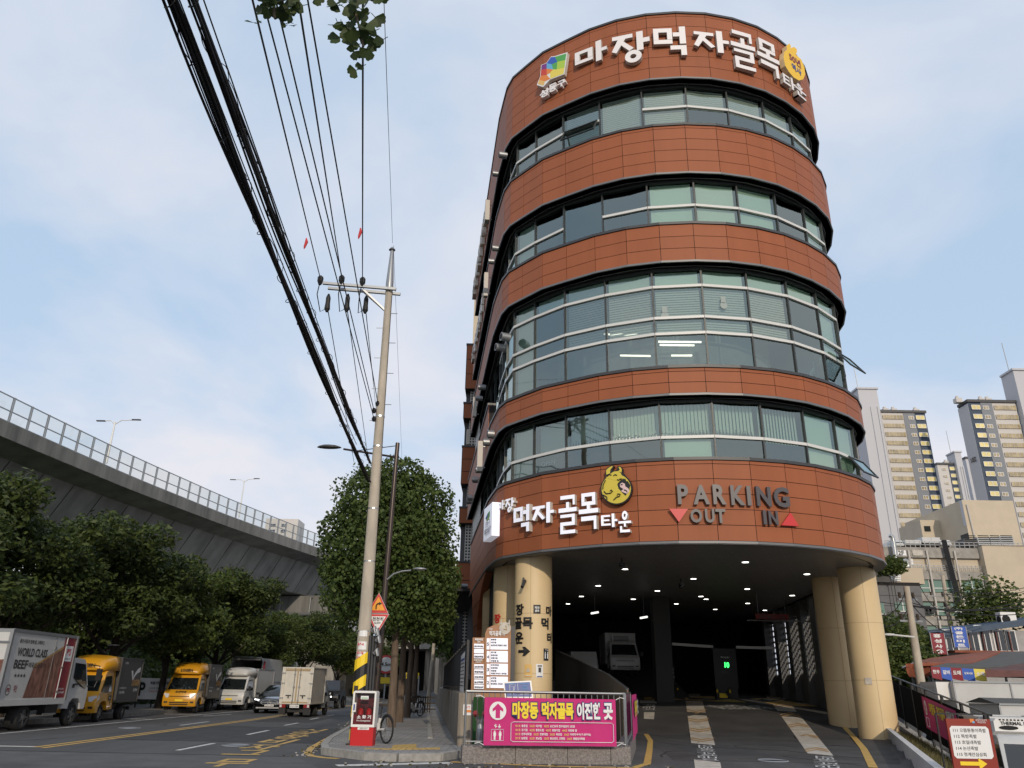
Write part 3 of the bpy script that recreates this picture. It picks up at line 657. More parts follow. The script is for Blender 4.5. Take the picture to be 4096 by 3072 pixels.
brickmat('paver', (.27, .26, .25), (.20, .195, .19), (.10, .095, .09), .4, .2)
brickmat('tactile', (.62, .42, .12), (.52, .34, .10), (.22, .15, .06), .3, .06)
struct(obj('sidewalk', sw, 'paver'))
kb = MB(); 
for a, b in zip(poly[:len(kf)+len(kl)-1][:-1], poly[:len(kf)+len(kl)-1][1:]): kb.bar((a[0], a[1], .08), (b[0], b[1], .08), .18, .165)
struct(obj('kerb', kb, 'kerb_stone'))
kb2 = [atz(x, y, .15) for x, y in ((1080/K*0+0, 0), )] if False else None
wd = MB(); wd.prism([(wallx(y)-.75, y) for y in (24.5, 60)]+[(wallx(y)-.6, y) for y in (60, 24.5)], .14, .19); struct(obj('wall_foot_kerb', wd, 'kerb_stone'))
tz = MB(); ZT = lambda x, y: (551+x*.2512, 1242.2+y*.2512)
T = lambda pts: [(p.x, p.y) for p in PZ([ZT(*q) for q in pts], .155)]
tz.prism(T([(940, 1493), (1170, 1502), (1590, 1498), (1590, 1482), (1390, 1488), (1170, 1492), (950, 1487)]), .152, .158)
tz.prism(T([(1170, 1490), (1390, 1486), (1385, 1452), (1190, 1462)]), .153, .1585)
struct(obj('tactile_paving', tz, 'tactile'))
# ---- far sidewalk and slope behind the parked trucks
fs = MB(); fs.prism([(-17.6, -60), (-17.6, 46), (-16.4, 70), (-14.5, 110), (-60, 110), (-60, -60)][::-1], -.05, .15); struct(obj('far_sidewalk', fs, 'paver'))
fk = MB()
for a, b in zip([(-17.5, -60), (-17.5, 46), (-16.3, 70)], [(-17.5, 46), (-16.3, 70), (-14.4, 110)]): fk.bar((a[0], a[1], .08), (b[0], b[1], .08), .2, .17)
struct(obj('far_kerb', fk, 'kerb_stone'))
# ---- road paint
pw = MB(); py_ = MB()
def stripe(mb, a, b, w, z=.005, onf=False):
    a = atz(*a, 0); b = atz(*b, 0); mb.bar((a.x, a.y, z), (b.x, b.y, z), w, .004)
def wstripe(mb, pts, w, z=.005):
    for a, b in zip(pts[:-1], pts[1:]): mb.bar((a[0], a[1], z), (b[0], b[1], z), w, .004)
wstripe(py_, [(-11.62, 21.0), (-11.58, 38), (-12.3, 60), (-11.5, 90)], .14); wstripe(py_, [(-11.32, 20.8), (-11.30, 38), (-12.0, 60), (-11.2, 90)], .14)
wstripe(pw, [(-16, 21.1), (-11.7, 21.1)], .16)
wstripe(pw, [(-15.3, 5), (-15.35, 46), (-14.9, 70)], .12)
for a, b in [((384, 1621), (462, 1606)), ((535.5, 1587), (579.5, 1578)), ((616, 1567), (644, 1562)), ((671, 1554), (688, 1551)), ((708, 1546), (721, 1544.6))]: stripe(pw, a, b, .13)
stripe(pw, (727, 1654), (973, 1648), .30)
stripe(pw, (440, 1547), (500, 1543), .12); stripe(pw, (390, 1567), (450, 1559), .12)
wstripe(pw, [(-17.3, 36.5), (-15.4, 36.5)], .1); wstripe(pw, [(-17.3, 42.3), (-15.4, 42.3)], .1)
YL = PZ([(771, 1563), (700, 1600), (672, 1616), (664, 1627), (672, 1633), (700, 1637), (730, 1639)])
wstripe(py_, [(p.x, p.y) for p in YL], .17)
YL = PZ([(975, 1646), (1180, 1655), (1370, 1659)]) + PZ([(1398, 1650), (1403, 1620), (1405, 1600), (1385, 1570)])
wstripe(py_, [(p.x, p.y) for p in YL], .17)
# painted characters along the near lane
ZB2 = lambda x, y: ((900+x*.2544)/K, (2650+y*.2544)/K)
for ch, x0, y0, x1, y1 in [('무', -120, 1640, 255, 1520), ('그', 100, 1452, 620, 1385), ('자', 240, 1372, 870, 1292), ('비', 560, 1277, 1070, 1212), ('창', 800, 1200, 1265, 1140), ('양', 1030, 1132, 1410, 1086), ('시', 1210, 1078, 1540, 1050)]:
    a = atz(*ZB2(x0, y0), 0); b = atz(*ZB2(x1, y1), 0); cx = (a.x+b.x)/2
    text(py_, ch, (cx, (a.y+b.y)/2, .004), w=max(.9, abs(b.x-a.x)*.8), h=max(1.0, b.y-a.y), right=(1, 0, 0), up=(0, 1, 0), bold=.02, off=.003)
struct(obj('white_road_marking', pw, 'paint_white', recalc=False)); struct(obj('yellow_road_marking', py_, 'paint_yellow', recalc=False))
# ---- patches, seams, manholes and cracks in the road
mat('asphalt_patch', (0.040, 0.041, 0.044), .88, noise=.3, nscale=1.5, bump=.5, bscale=50); mat('asphalt_pale', (0.085, 0.085, 0.088), .85, noise=.25, nscale=1.2, bump=.4, bscale=50); mat('tar', (0.018, 0.018, 0.019), .5)
rp_ = MB(); rq = MB(); rc = MB(); rr_ = random.Random(5)
rp_.quad((-11.1, 24.2, .0025), (-5.2, 24.0, .0025), (-6.1, 31.5, .0025), (-11.2, 32.0, .0025)); rq.quad((-30, 17.2, .0022), (-3.6, 16.8, .0022), (-4.8, 19.6, .0022), (-30, 20.2, .0022)); rp_.quad((-10.9, 36, .0025), (-8.4, 36, .0025), (-8.6, 41, .0025), (-11, 41, .0025)); rp_.quad((5.2, 22.2, .006), (7.1, 22.4, .006), (7.0, 26.5, .006), (5.1, 26.1, .006))
for k in range(16):
    x, y = rr_.choice([(rr_.uniform(-15, -5), rr_.uniform(18, 40)), (rr_.uniform(4.8, 10), rr_.uniform(19, 30))]); P = [Vector((x, y, .0075))]; a = rr_.uniform(0, 6.28)
    for j in range(rr_.randint(5, 12)): a += rr_.uniform(-.6, .6); P.append(P[-1]+Vector((math.cos(a)*.35, math.sin(a)*.5, 0)))
    for p, q in zip(P[:-1], P[1:]): rc.bar(p, q, .022, .003)
for (x0, y0), (x1, y1) in (((-30, 20.4), (-5, 19.7)), ((-11.1, 24.1), (-5.2, 23.9)), ((-11.2, 32.1), (-6.1, 31.6)), ((-8.2, 21), (-9.0, 55))): rc.bar((x0, y0, .0045), (x1, y1, .0045), .035, .003)
struct(obj('road_patch', rp_, 'asphalt_patch', recalc=False)); struct(obj('pale_road_patch', rq, 'asphalt_pale', recalc=False)); struct(obj('road_crack', rc, 'tar', recalc=False))
for x, y, lab in ((-7.2, 22.6, 'round iron manhole cover in the near lane by the painted letters'), (-13.2, 29.5, 'round iron manhole cover in the far lane beside the parked trucks'), (6.6, 20.9, 'round iron manhole cover at the foot of the driveway')):
    t = thing('manhole_cover', lab, 'manhole', (x, y, .006), 0, 'manhole covers'); mb = MB(); mb.disc((0, 0, .004), (0, 0, 1), .33, 24); obj('lid', mb, 'dark_grey_metal', t, recalc=False); mb = MB(); mb.tube([(.36*math.cos(a), .36*math.sin(a), .002) for a in [2*math.pi*k/24 for k in range(25)]], .02, 4, cap=False); obj('ring', mb, 'steel_dull', t)
gt_ = MB()
for k in range(420):
    y = rr_.uniform(19.5, 45); x = kl[0][0]-.12-(y-21.6)*.11-abs(rr_.gauss(0, .25)); 
    if k % 3 == 0: x, y = rr_.uniform(-3.5, 4.0), rr_.uniform(17.6, 19.0)
    s = rr_.uniform(.008, .03); gt_.box(x-s, x+s, y-s, y+s, .001, .001+s, rr_.choice(['kerb_stone', 'leaf_grass', 'bark_dark']))
o = obj('kerb_grit', gt_, 'kerb_stone'); o['kind'] = 'stuff'
# ---- driveway paint
ZF = lambda x, y: (1404.2+x*.21973, 1431.1+y*.21973)
def fpoly(mb, pts, dz=.010, mt=None, sub=4):
    P = []
    for i, q in enumerate(pts):
        r_ = pts[(i+1) % len(pts)]
        for k in range(sub): P.append(onfloor(*ZF(q[0]+(r_[0]-q[0])*k/sub, q[1]+(r_[1]-q[1])*k/sub), dz))
    mb.add(P, [tuple(range(len(P)))], mt)
def quadstrip(mb, A, B, C, D_, dz, n=8):   # A,B near... left edge A->B, right edge D->C
    L_ = [onfloor(*ZF(A[0]+(B[0]-A[0])*k/n, A[1]+(B[1]-A[1])*k/n), dz) for k in range(n+1)]
    R_ = [onfloor(*ZF(D_[0]+(C[0]-D_[0])*k/n, D_[1]+(C[1]-D_[1])*k/n), dz) for k in range(n+1)]
    for k in range(n): mb.quad(L_[k], R_[k], R_[k+1], L_[k+1])
dm = MB()
quadstrip(dm, (405, 795), (350, 380), (515, 384), (640, 815), .008); quadstrip(dm, (345, 326), (330, 272), (475, 272), (495, 328), .008, 3)
quadstrip(dm, (1550, 895), (1208, 412), (1390, 420), (1803, 920), .008); quadstrip(dm, (1160, 358), (1105, 288), (1270, 292), (1335, 365), .008, 3)
quadstrip(dm, (445, 1060), (432, 957), (690, 985), (705, 1060), .008, 2)
for q in [((-60, 555), (-60, 490), (45, 490), (38, 560)), ((-100, 400), (-100, 372), (68, 374), (65, 403)), ((-60, 322), (-60, 300), (76, 302), (74, 325)), ((-40, 262), (0, 180), (120, 180), (95, 264))]: quadstrip(dm, *q, .008, 2)
struct(obj('beige_floor_stripe', dm, 'stripe_beige', recalc=False))
ch_ = MB()
def chev(x0, x1, xm, y, dy, w=9):
    for (xa, ya), (xb, yb) in (((x0, y), (xm, y+dy)), ((xm, y+dy), (x1, y))):
        P = [onfloor(*ZF(a, b), .013) for a, b in ((xa, ya), (xb, yb), (xb, yb+w), (xa, ya+w))]; ch_.add(P, [(0, 1, 2, 3)])
for y, x0, x1 in ((478, 362, 546), (565, 374, 572), (660, 388, 595), (757, 402, 625)): chev(x0, x1, (x0+x1)/2, y, 18); chev(x0, x1+4, (x0+x1)/2, y-18, 18)
for y, x0, x1 in ((388, 352, 520), (400, 353, 523)): chev(x0, x1, (x0+x1)/2, y, 10, 5)
for y in (280, 295, 310): chev(335, 485, 410, y, 7, 4)
for y, x0, x1 in ((440, 1225, 1405), (530, 1290, 1480), (635, 1365, 1565), (745, 1440, 1665), (875, 1530, 1760)): chev(x0, x1, (x0+x1)/2, y, -22); chev(x0-12, x1-14, (x0+x1)/2-12, y-18, -20)
for y in (312, 330, 348): chev(1130+(y-312), 1290+(y-312), 1205+(y-312), y, -8, 4)
struct(obj('chevron_marking', ch_, 'chevron_brown', recalc=False))
yt = MB()
fpoly(yt, [(-60, 365), (345, 370), (0, 325), (-60, 325)], .012); fpoly(yt, [(345, 370), (640, 385), (955, 395), (690, 335), (345, 330)], .012); fpoly(yt, [(985, 352), (1200, 355), (1655, 432), (1480, 432), (1190, 408)], .012)
struct(obj('yellow_floor_arrow', yt, 'paint_yellow', recalc=False))
tx = MB()
def ftext(s, x0, y0, x1, y1, bold=.02, flip=True, mt=None):
    a = onfloor(*ZF(x0, y1)); b = onfloor(*ZF(x1, y1)); c = onfloor(*ZF(x0, y0)); ctr = (a+b)/2*.5+(c+onfloor(*ZF(x1, y0)))/2*.5
    up = (c-a); rt = (b-a)
    if flip: up, rt = -up, -rt
    n_ = rt.cross(up).normalized(); o_ = n_*(.02 if n_.z > 0 else -.02)
    text(tx, s, ctr+Vector((0, 0, .012)), w=rt.length, h=up.length, right=rt, up=up-rt*(up.dot(rt)/rt.length_squared), bold=bold, off=.004, mt=mt)
ftext('OUT', 262, 334, 645, 368, flip=True); ftext('IN', 1165, 368, 1390, 408, flip=True)
ftext('오토바이진입·주차금지', 600, 424, 1170, 462, .01); ftext('오토바이진입·주차금지', 555, 294, 1060, 318, .01)
def vtext(s, xa, ya, xb, yb, wd_):
    a = onfloor(*ZF(xa, ya)); b = onfloor(*ZF(xb, yb)); d = (b-a); text(tx, s, (a+b)/2+Vector((0, 0, .014)), w=d.length, h=wd_, right=d, up=Vector((0, 0, 1)).cross(d), bold=.01)
vtext('오토바이 주차금지', 535, 818, 575, 970, .5); vtext('오토바이 주차금지', 1705, 928, 1760, 1060, .55); vtext('주차금지', -5, 412, -12, 472, .6)
struct(obj('white_floor_lettering', tx, 'paint_white', recalc=False))
aw = MB(); fpoly(aw, [(325, 244), (365, 243), (368, 216), (398, 216), (402, 243), (455, 246), (402, 264)], .012); fpoly(aw, [(1180, 280), (1165, 255), (1175, 240), (1165, 238), (1110, 226), (1040, 235), (1100, 242), (1140, 278)], .012)
struct(obj('floor_arrow', aw, 'paint_white', recalc=False))
yl = MB(); L_ = [(2195, 1037), (2100, 850), (2000, 730), (1900, 625), (1800, 500), (1700, 410), (1640, 350), (1560, 295), (1400, 240), (1200, 185), (1100, 165)]
Lf = [onfloor(*ZF(*q), .012) for q in L_]
for i, (a, b) in enumerate(zip(Lf[:-1], Lf[1:])): yl.bar(a, b, .2 if i < 6 else .12, .004)
struct(obj('yellow_edge_line', yl, 'paint_yellow', recalc=False))
# ================================================ VEHICLES  (local: forward = +Y, origin on the ground at the front axle)
def mirror(ps): return [(-x, y, z) for x, y, z in ps]
def wheel_geo(r, w):
    t = MB(); n = 24; prof = [(-w/2, r*.62), (-w/2, r*.9), (-w*.38, r), (w*.38, r), (w/2, r*.9), (w/2, r*.62)]
    t.loft([[(x, q*math.cos(2*math.pi*k/n), q*math.sin(2*math.pi*k/n)) for x, q in prof] for k in range(n+1)], 'tyre', cap=False)
    h = MB(); h.tube([(w*.30, 0, 0), (w*.34, 0, 0)], r*.64, 20, 'rim'); h.tube([(-w*.34, 0, 0), (-w*.30, 0, 0)], r*.64, 20, 'rim')
    h.tube([(-w*.5, 0, 0), (w*.5, 0, 0)], r*.2, 10, 'rim')
    for k in range(5):
        a = 2*math.pi*k/5
        for sx in (-1, 1): h.obox((sx*w*.4, r*.38*math.cos(a), r*.38*math.sin(a)), (w*.06, 0, 0), (0, r*.26*math.cos(a), r*.26*math.sin(a)), (0, -r*.06*math.sin(a), r*.06*math.cos(a)), 'rim')
        h.disc((w*.345, r*.42*math.cos(a+.62), r*.42*math.sin(a+.62)), (1, 0, 0), r*.14, 8, 'hole_black')
    return t, h
_wc = {}
def wheel(parent, x, y, r=.33, w=.2):
    key = (r, w)
    if key not in _wc:
        t, h = wheel_geo(r, w); _wc[key] = (t.mesh('wheel', 'tyre'), h.mesh('rim', 'rim'))
        _wc[key][0].polygons.foreach_set('use_smooth', [True]*len(_wc[key][0].polygons))
    a = bpy.data.objects.new('wheel', _wc[key][0]); COL.objects.link(a); a.parent = parent; a.location = (x, y, r)
    b = bpy.data.objects.new('rim', _wc[key][1]); COL.objects.link(b); b.parent = a
def part(name, mb, m, parent, smooth=False): o = obj(name, mb, m, parent, smooth); return o
def cabprof(s, hgt_, ln, boxy):
    # side profile (y, z), front to back
    if boxy: return [(.62, .42), (.66, .70), (.64, 1.05), (.50, 1.50), (.34, hgt_-.22), (.22, hgt_-.05), (.05, hgt_), (-ln+.72, hgt_), (-ln+.64, hgt_-.06), (-ln+.62, .45)]
    return [(.60, .34), (.66, .50), (.67, .72), (.58, 1.00), (.40, 1.12), (-.02, hgt_-.20), (-.14, hgt_-.06), (-.30, hgt_), (-ln+.66, hgt_), (-ln+.60, hgt_-.06), (-ln+.60, .45), (-.55, .42), (-.50, .62), (-.33, .76), (-.02, .78), (.22, .70), (.36, .52), (.38, .34)]
def small_truck(name, label, cat, loc, rz, cabm, boxm, wb=2.45, boxl=2.9, boxh=1.75, boxw=1.76, fair=None, fairm=None, group=None, cab=True, hgt_=1.95, trim='truck_white', face=None, plate='truck_white'):
    t = thing(name, label, cat, loc, rz, group); HW = .84; ln = 1.72
    pr = cabprof(1, hgt_, ln, False)
    def fr(u, v, q): k = HW-max(0, v-1.0)*.10; return (q*k, u, v)
    b = MB(); n = len(pr); cx = sum(p[0] for p in pr)/n; cz = sum(p[1] for p in pr)/n
    shr = [(cx+(u-cx)*.965, cz+(v-cz)*.975) for u, v in pr]
    b.loft([[fr(u, v, q) for u, v in P] for q, P in ((-1, shr), (-.94, pr), (.94, pr), (1, shr))], cabm)
    cb = part('cab', b, cabm, t, True)
    def onws(x, s, o=.006): # windshield plane from (0.40,1.12) to (-.02,hgt-.20)
        y = .40+(-.02-.40)*s; z = 1.12+(hgt_-.20-1.12)*s; return (x*(HW-max(0, z-1)*.10), y+o*1.0, z+o*.6)
    g = MB(); g.quad(onws(-.90, .04), onws(.90, .04), onws(.86, .97), onws(-.86, .97)); part('windshield', g, 'car_glass', cb)
    fx = MB()
    for s in (-1, 1):
        w_ = MB(); P = [(s*(fr(0, z, 1)[0]+.006), y, z) for y, z in ((.24, 1.12), (-.08, hgt_-.26), (-.72, hgt_-.22), (-.76, 1.12))]; w_.add(P, [(0, 1, 2, 3)]); part('side_window', w_, 'car_glass', cb)
        hl = MB(); hl.add([(s*.80, .60, .98), (s*.52, .665, .93), (s*.56, .69, .76), (s*.835, .62, .74), (s*.852, .38, .86), (s*.85, .42, 1.0)], [(0, 1, 2, 3), (0, 3, 4, 5)]); part('headlight', hl, 'lamp_clear', cb)
        mr = MB(); mr.obox((s*1.02, .30, 1.22), (.075, 0, 0), (0, .04, 0), (0, 0, .13)); mr.bar((s*.84, .25, 1.16), (s*1.0, .3, 1.2), .03); part('mirror', mr, 'black_paint', cb)
        fx.box(s*.845-.01, s*.845+.01, -.55, -.45, 1.0, 1.04, 'black_paint'); fx.bar((s*.849, -.78, .5), (s*.80, -.80, 1.7), .012, mt='black_paint')
        fx.box(s*.66-.09, s*.66+.09, .655, .672, .50, .58, 'black_paint')
    fx.box(-.5, .5, .66, .678, .81, .835, 'black_paint'); fx.box(-.48, .48, .66, .682, .50, .55, 'black_paint'); fx.box(-.46, .46, .66, .682, .42, .455, 'black_paint')
    for s in (-.35, .3): fx.bar(onws(s, .03, .02), onws(s-.35, .16, .03), .015, mt='black_paint')
    part('front_trim', fx, 'black_paint', cb)
    pl = MB(); pl.box(-.20, .20, .684, .690, .585, .68, plate); part('number_plate', pl, plate, t)
    if face: face(cb, fr, onws)
    ch = MB(); ch.box(-.40, .40, -wb-1.0, -.4, .42, .58, 'truck_black'); ch.box(-.75, .75, -wb-1.02, -wb-.94, .36, .50, 'truck_black'); ch.box(-.74, -.46, -1.5, -.9, .34, .60, 'truck_black'); ch.box(.46, .74, -1.6, -1.0, .34, .60, 'truck_black')
    part('chassis', ch, 'truck_black', t)
    for s in (-1, 1):
        wheel(t, s*.72, 0, .32, .20); wheel(t, s*.70, -wb, .30, .30)
    y1 = -ln+.52; y0 = y1-boxl; z0, z1 = .72, .72+boxh
    bx = MB(); bx.box(-boxw/2, boxw/2, y0, y1, z0, z1, boxm)
    bo = part('cargo_box', bx, boxm, t); ft = MB(); e = .03
    for x in (-boxw/2, boxw/2):
        for y in (y0, y1): ft.box(x-e, x+e, y-e, y+e, z0, z1+e, trim)
    for z in (z0, z1):
        for x in (-boxw/2, boxw/2): ft.box(x-e*.9, x+e*.9, y0+e, y1-e, z-e, z+e, trim)
        for y in (y0, y1): ft.box(-boxw/2+e, boxw/2-e, y-e*.9, y+e*.9, z-e, z+e, trim)
    part('edge_frame', ft, trim, bo)
    if fair:
        f = MB(); zf = z1+.03
        secs = []
        for (y, zt, wf) in ((.05, hgt_+.12, .62), (-.12, hgt_+.36, .72), (-.42, zf-.08, .80), (-.8, zf+.03, .86), (-1.18, zf+.03, .88)):
            wz = [(-wf, y, hgt_-.03), (-wf*.98, y, hgt_+(zt-hgt_)*.55), (-wf*.86, y, zt-.03), (-wf*.5, y, zt+.02), (0, y, zt+.04), (wf*.5, y, zt+.02), (wf*.86, y, zt-.03), (wf*.98, y, hgt_+(zt-hgt_)*.55), (wf, y, hgt_-.03)]
            secs.append(wz)
        f.loft(secs, fairm or cabm); part('wind_deflector', f, fairm or cabm, t, 'all')
    return t, (y0, y1, z0, z1, boxw/2)
def courier_marks(t, dims, s=1):
    y0, y1, z0, z1, hw = dims; mk = MB(); x = s*(hw+.006); r_ = Vector((0, s*1.0, 0)); up = Vector((0, 0, 1))
    c = lambda f, g: Vector((x, y0+(y1-y0)*(f if s > 0 else 1-f), z0+(z1-z0)*g))
    def P(lst, mt): mk.add([c(a, b) for a, b in lst], [tuple(range(len(lst)))], mt)
    P([(.50, .72), (.58, .72), (.62, .60), (.64, .66), (.63, .50), (.61, .50)], 'sign_white'); P([(.61, .50), (.70, .68), (.80, .77), (.93, .82), (.93, .70), (.80, .66), (.72, .60), (.63, .47)], 'sign_white')
    text(mk, 'LOGEN', c(.80, .44), w=.95, h=.26, right=r_, up=up, bold=.035, mt='truck_yellow'); text(mk, '로젠택배', c(.83, .26), w=.52, right=r_, up=up, bold=.02, mt='sign_white')
    text(mk, 'www.ilogen.com', c(.24, .31), w=.75, right=r_, up=up, bold=.01, mt='sign_white'); text(mk, '1588-9988', c(.22, .21), w=.62, right=r_, up=up, bold=.01, mt='sign_white')
    text(mk, '로젠택배', c(.22, .89), w=.36, right=r_, up=up, bold=.01, mt='sign_white')
    part('courier_lettering', mk, 'sign_white', t)
def face_courier(cb, fr, onws):
    mk = MB(); text(mk, '로젠택배', (0, .56, 1.03), w=.55, right=(-1, 0, 0), up=(0, -.5, .8), bold=.02, off=.01, mt='sign_black'); part('front_lettering', mk, 'sign_black', cb)
    mk = MB(); text(mk, 'LOGEN', (0, .10, hgtF+.16), w=.62, right=(-1, 0, 0), up=(0, -.5, 1), bold=.03, off=.02, mt='sign_black'); part('deflector_lettering', mk, 'sign_black', cb)
    pn = MB(); pn.box(-.857, -.851, -.82, -.52, .78, .98, 'truck_grey'); pn.add([(-.86, -.74, .90), (-.86, -.67, .84), (-.86, -.55, .94), (-.86, -.67, .88)], [(0, 1, 2, 3)], 'sign_white'); part('door_badge', pn, 'truck_grey', cb)
hgtF = 1.95
t1, d1 = small_truck('courier_truck', 'yellow cabbed courier truck with dark grey box, parked behind the white and red meat truck', 'truck', (-17.05, 33.3, 0), math.pi+.10, 'truck_yellow', 'truck_grey', fair=True, boxl=2.6, boxh=1.72, trim='truck_grey', face=face_courier, plate='arrow_yellow', group='yellow courier trucks')
courier_marks(t1, d1, -1)
t2 = copy_tree(t1, loc=(-17.15, 44.0, 0), rz=math.pi+.09, label='yellow cabbed courier truck parked farther off, beside the hanging parking banner')
t3, d3 = small_truck('box_truck', 'white small box truck with roof wind deflector parked facing the camera', 'truck', (-16.2, 49.2, 0), math.pi-.05, 'truck_white', 'truck_white', fair=True, boxl=2.95, boxh=1.60, trim='steel_dull', plate='arrow_yellow')
# white box truck driving away: seen from behind
t4, d4 = small_truck('box_truck', 'dirty white box truck seen from behind, driving away in the near lane', 'truck', (-10.42, 45.0, 0), -.03, 'truck_white', 'truck_cream', wb=2.45, boxl=3.0, boxh=1.95, boxw=1.78, trim='truck_cream')
t4.scale = (.86, .86, .86)
y0, y1, z0, z1, hw = d4
rr = MB()
for x in (-hw+.12, hw-.12): rr.box(x-.035, x+.035, y0-.05, y0-.012, z0+.05, z1-.06, 'truck_cream')
rr.box(-hw+.17, hw-.17, y0-.05, y0-.012, z1-.16, z1-.06, 'cream_dark'); rr.box(-hw+.17, hw-.17, y0-.05, y0-.012, z0+.03, z0+.10, 'cream_dark'); rr.box(-.03, .03, y0-.052, y0-.012, z0+.10, z1-.16, 'cream_dark')
for x in (-.16, .16):
    rr.tube([(x, y0-.06, z0-.02), (x, y0-.06, z1-.02)], .02, 8, 'steel')
    for z in (z0+.15, z0+.9, z1-.35): rr.box(x-.05, x+.05, y0-.08, y0-.04, z-.04, z+.04, 'steel_dull')
for x in (-hw+.06, hw-.06):
    for z in (z0+.3, z0+1.1, z1-.3): rr.box(x-.12, x+.12, y0-.07, y0-.045, z-.03, z+.03, 'steel_dull')
for x in (-.42, .42): rr.box(x-.16, x+.16, y0-.07, y0-.04, z0+.42, z0+.46, 'truck_black'); rr.box(x-.03, x+.03, y0-.075, y0-.04, z0+.30, z0+.46, 'truck_black')
part('rear_doors', rr, 'truck_cream', t4)
tlm = MB()
for s in (-1, 1): tlm.box(s*.70-.17, s*.70+.17, y0-.04, y0+.02, .50, .69, 'lamp_red'); tlm.box(s*.80-.06, s*.80+.06, y0-.05, y0-.03, .52, .66, 'lamp_clear')
part('tail_light', tlm, 'lamp_red', t4)
pl = MB(); pl.box(-.27, .27, y0-.06, y0-.03, .50, .66, 'sign_white'); text(pl, '91나 2786', (0, y0-.062, .58), w=.46, bold=.02, mt='sign_black', off=.002); part('rear_number_plate', pl, 'sign_white', t4)
mf = MB()
for s in (-1, 1): mf.box(s*.72-.2, s*.72+.2, y0+.02, y0+.05, .12, .50, 'truck_black')
mf.box(-.5, .5, y0+.3, y0+.9, .25, .42, 'truck_black'); part('mud_flap', mf, 'truck_black', t4)
# ---- meat delivery truck
mt_ = thing('meat_truck', 'large white box truck with meat picture and red corner panel, nearest of the parked trucks', 'truck', (-16.75, 30.35, 0), .02)
HW = 1.0; pr = [(.75, .55), (.80, .85), (.78, 1.25), (.70, 1.45), (.42, 2.15), (.30, 2.28), (-.75, 2.32), (-.82, 2.25), (-.82, .60), (-.48, .58), (-.44, .78), (-.25, .92), (.2, .92), (.40, .76), (.46, .55)]
b = MB(); frx = lambda u, v, q: (q*(HW-max(0, v-1.3)*.08), u, v)
b.loft([[frx(u, v, q) for u, v in P] for q, P in ((-1, [(u*.97, v*.98+.02) for u, v in pr]), (-.95, pr), (.95, pr), (1, [(u*.97, v*.98+.02) for u, v in pr]))]); cb = part('cab', b, 'truck_white', mt_, True)
g = MB(); g.quad((-.92, .715, 1.47), (.92, .715, 1.47), (.86, .445, 2.14), (-.86, .445, 2.14)); part('windshield', g, 'car_glass', cb)
for s in (-1, 1):
    w_ = MB(); w_.add([(s*(frx(0, z, 1)[0]+.006), y, z) for y, z in ((.60, 1.42), (.36, 2.10), (-.42, 2.14), (-.42, 1.62), (.1, 1.35), (.5, 1.25))], [(0, 1, 2, 3, 4, 5)]); part('side_window', w_, 'car_glass', cb)
    mr = MB(); mr.obox((s*1.22, .95, 1.75), (.09, 0, 0), (0, .05, 0), (0, 0, .20)); mr.tube([(s*.95, .55, 2.1), (s*1.2, .95, 2.05), (s*1.2, .95, 1.9)], .018, 6); mr.tube([(s*.95, .6, 1.35), (s*1.15, .9, 1.3), (s*1.2, .95, 1.55)], .018, 6); part('mirror', mr, 'black_paint', cb)
hd = MB(); hd.box(.998, 1.012, -.42, -.28, 1.28, 1.42, 'black_paint'); hd.box(.999, 1.012, -.30, -.05, 1.62-.25, 1.68-.25, 'dark_grey_metal'); part('door_handle', hd, 'black_paint', cb)
ch = MB(); ch.box(-.42, .42, -4.6, -.5, .55, .78, 'truck_black'); ch.box(.72, .98, -1.9, -1.1, .42, .82, 'truck_black'); ch.box(-.98, -.72, -1.9, -1.1, .42, .82, 'truck_black'); ch.bar((.98, -2.0, .45), (.98, -1.2, .45), .05, mt='steel_dull'); ch.box(-.95, .95, -4.75, -4.6, .42, .56, 'steel_dull')
part('chassis', ch, 'truck_black', mt_)
for s in (-1, 1): wheel(mt_, s*.84, 0, .39, .24); wheel(mt_, s*.80, -3.15, .39, .40)
Y1, Y0, Z0, Z1, BW = -.92, -4.95, .92, 2.98, 1.06
bx = MB(); bx.box(-BW, BW, Y0, Y1, Z0, Z1); bo = part('cargo_box', bx, 'truck_white', mt_)
ft = MB(); e = .05
for x in (-BW, BW):
    for y in (Y0, Y1): ft.box(x-e, x+e, y-e, y+e, Z0-.05, Z1+e, 'steel_dull')
    ft.box(x-e*.8, x+e*.8, Y0+e, Y1-e, Z1-.04, Z1+.06, 'steel_dull'); ft.box(x-e*.8, x+e*.8, Y0+e, Y1-e, Z0-.16, Z0+.02, 'truck_white')
for z in (Z0, Z1): ft.box(-BW+e, BW-e, Y0-e*.8, Y0+e, z-.05, z+.05, 'steel_dull')
part('edge_frame', ft, 'steel_dull', bo)
sd = MB(); X = BW+.006; S = lambda f, g_, o=0: Vector((X+o, Y0+(Y1-Y0)*f, Z0+(Z1-Z0)*g_)); rt = Vector((0, 1, 0)); up = Vector((0, 0, 1))
def sp_(pts, m_, o=0): sd.add([S(a, b, o) for a, b in pts], [tuple(range(len(pts)))], m_)
sp_([(.34, .03), (.40, .50), (.80, .82), (.80, .03)], 'meat'); sp_([(.395, .48), (.40, .52), (.80, .84), (.80, .80)], 'chevron_brown', .003)
sp_([(.80, .02), (.80, .98), (.985, .98), (.985, .02)], 'maroon', .002); sp_([(.84, .60), (.84, .85), (.965, .85), (.965, .60)], 'sign_white', .006)
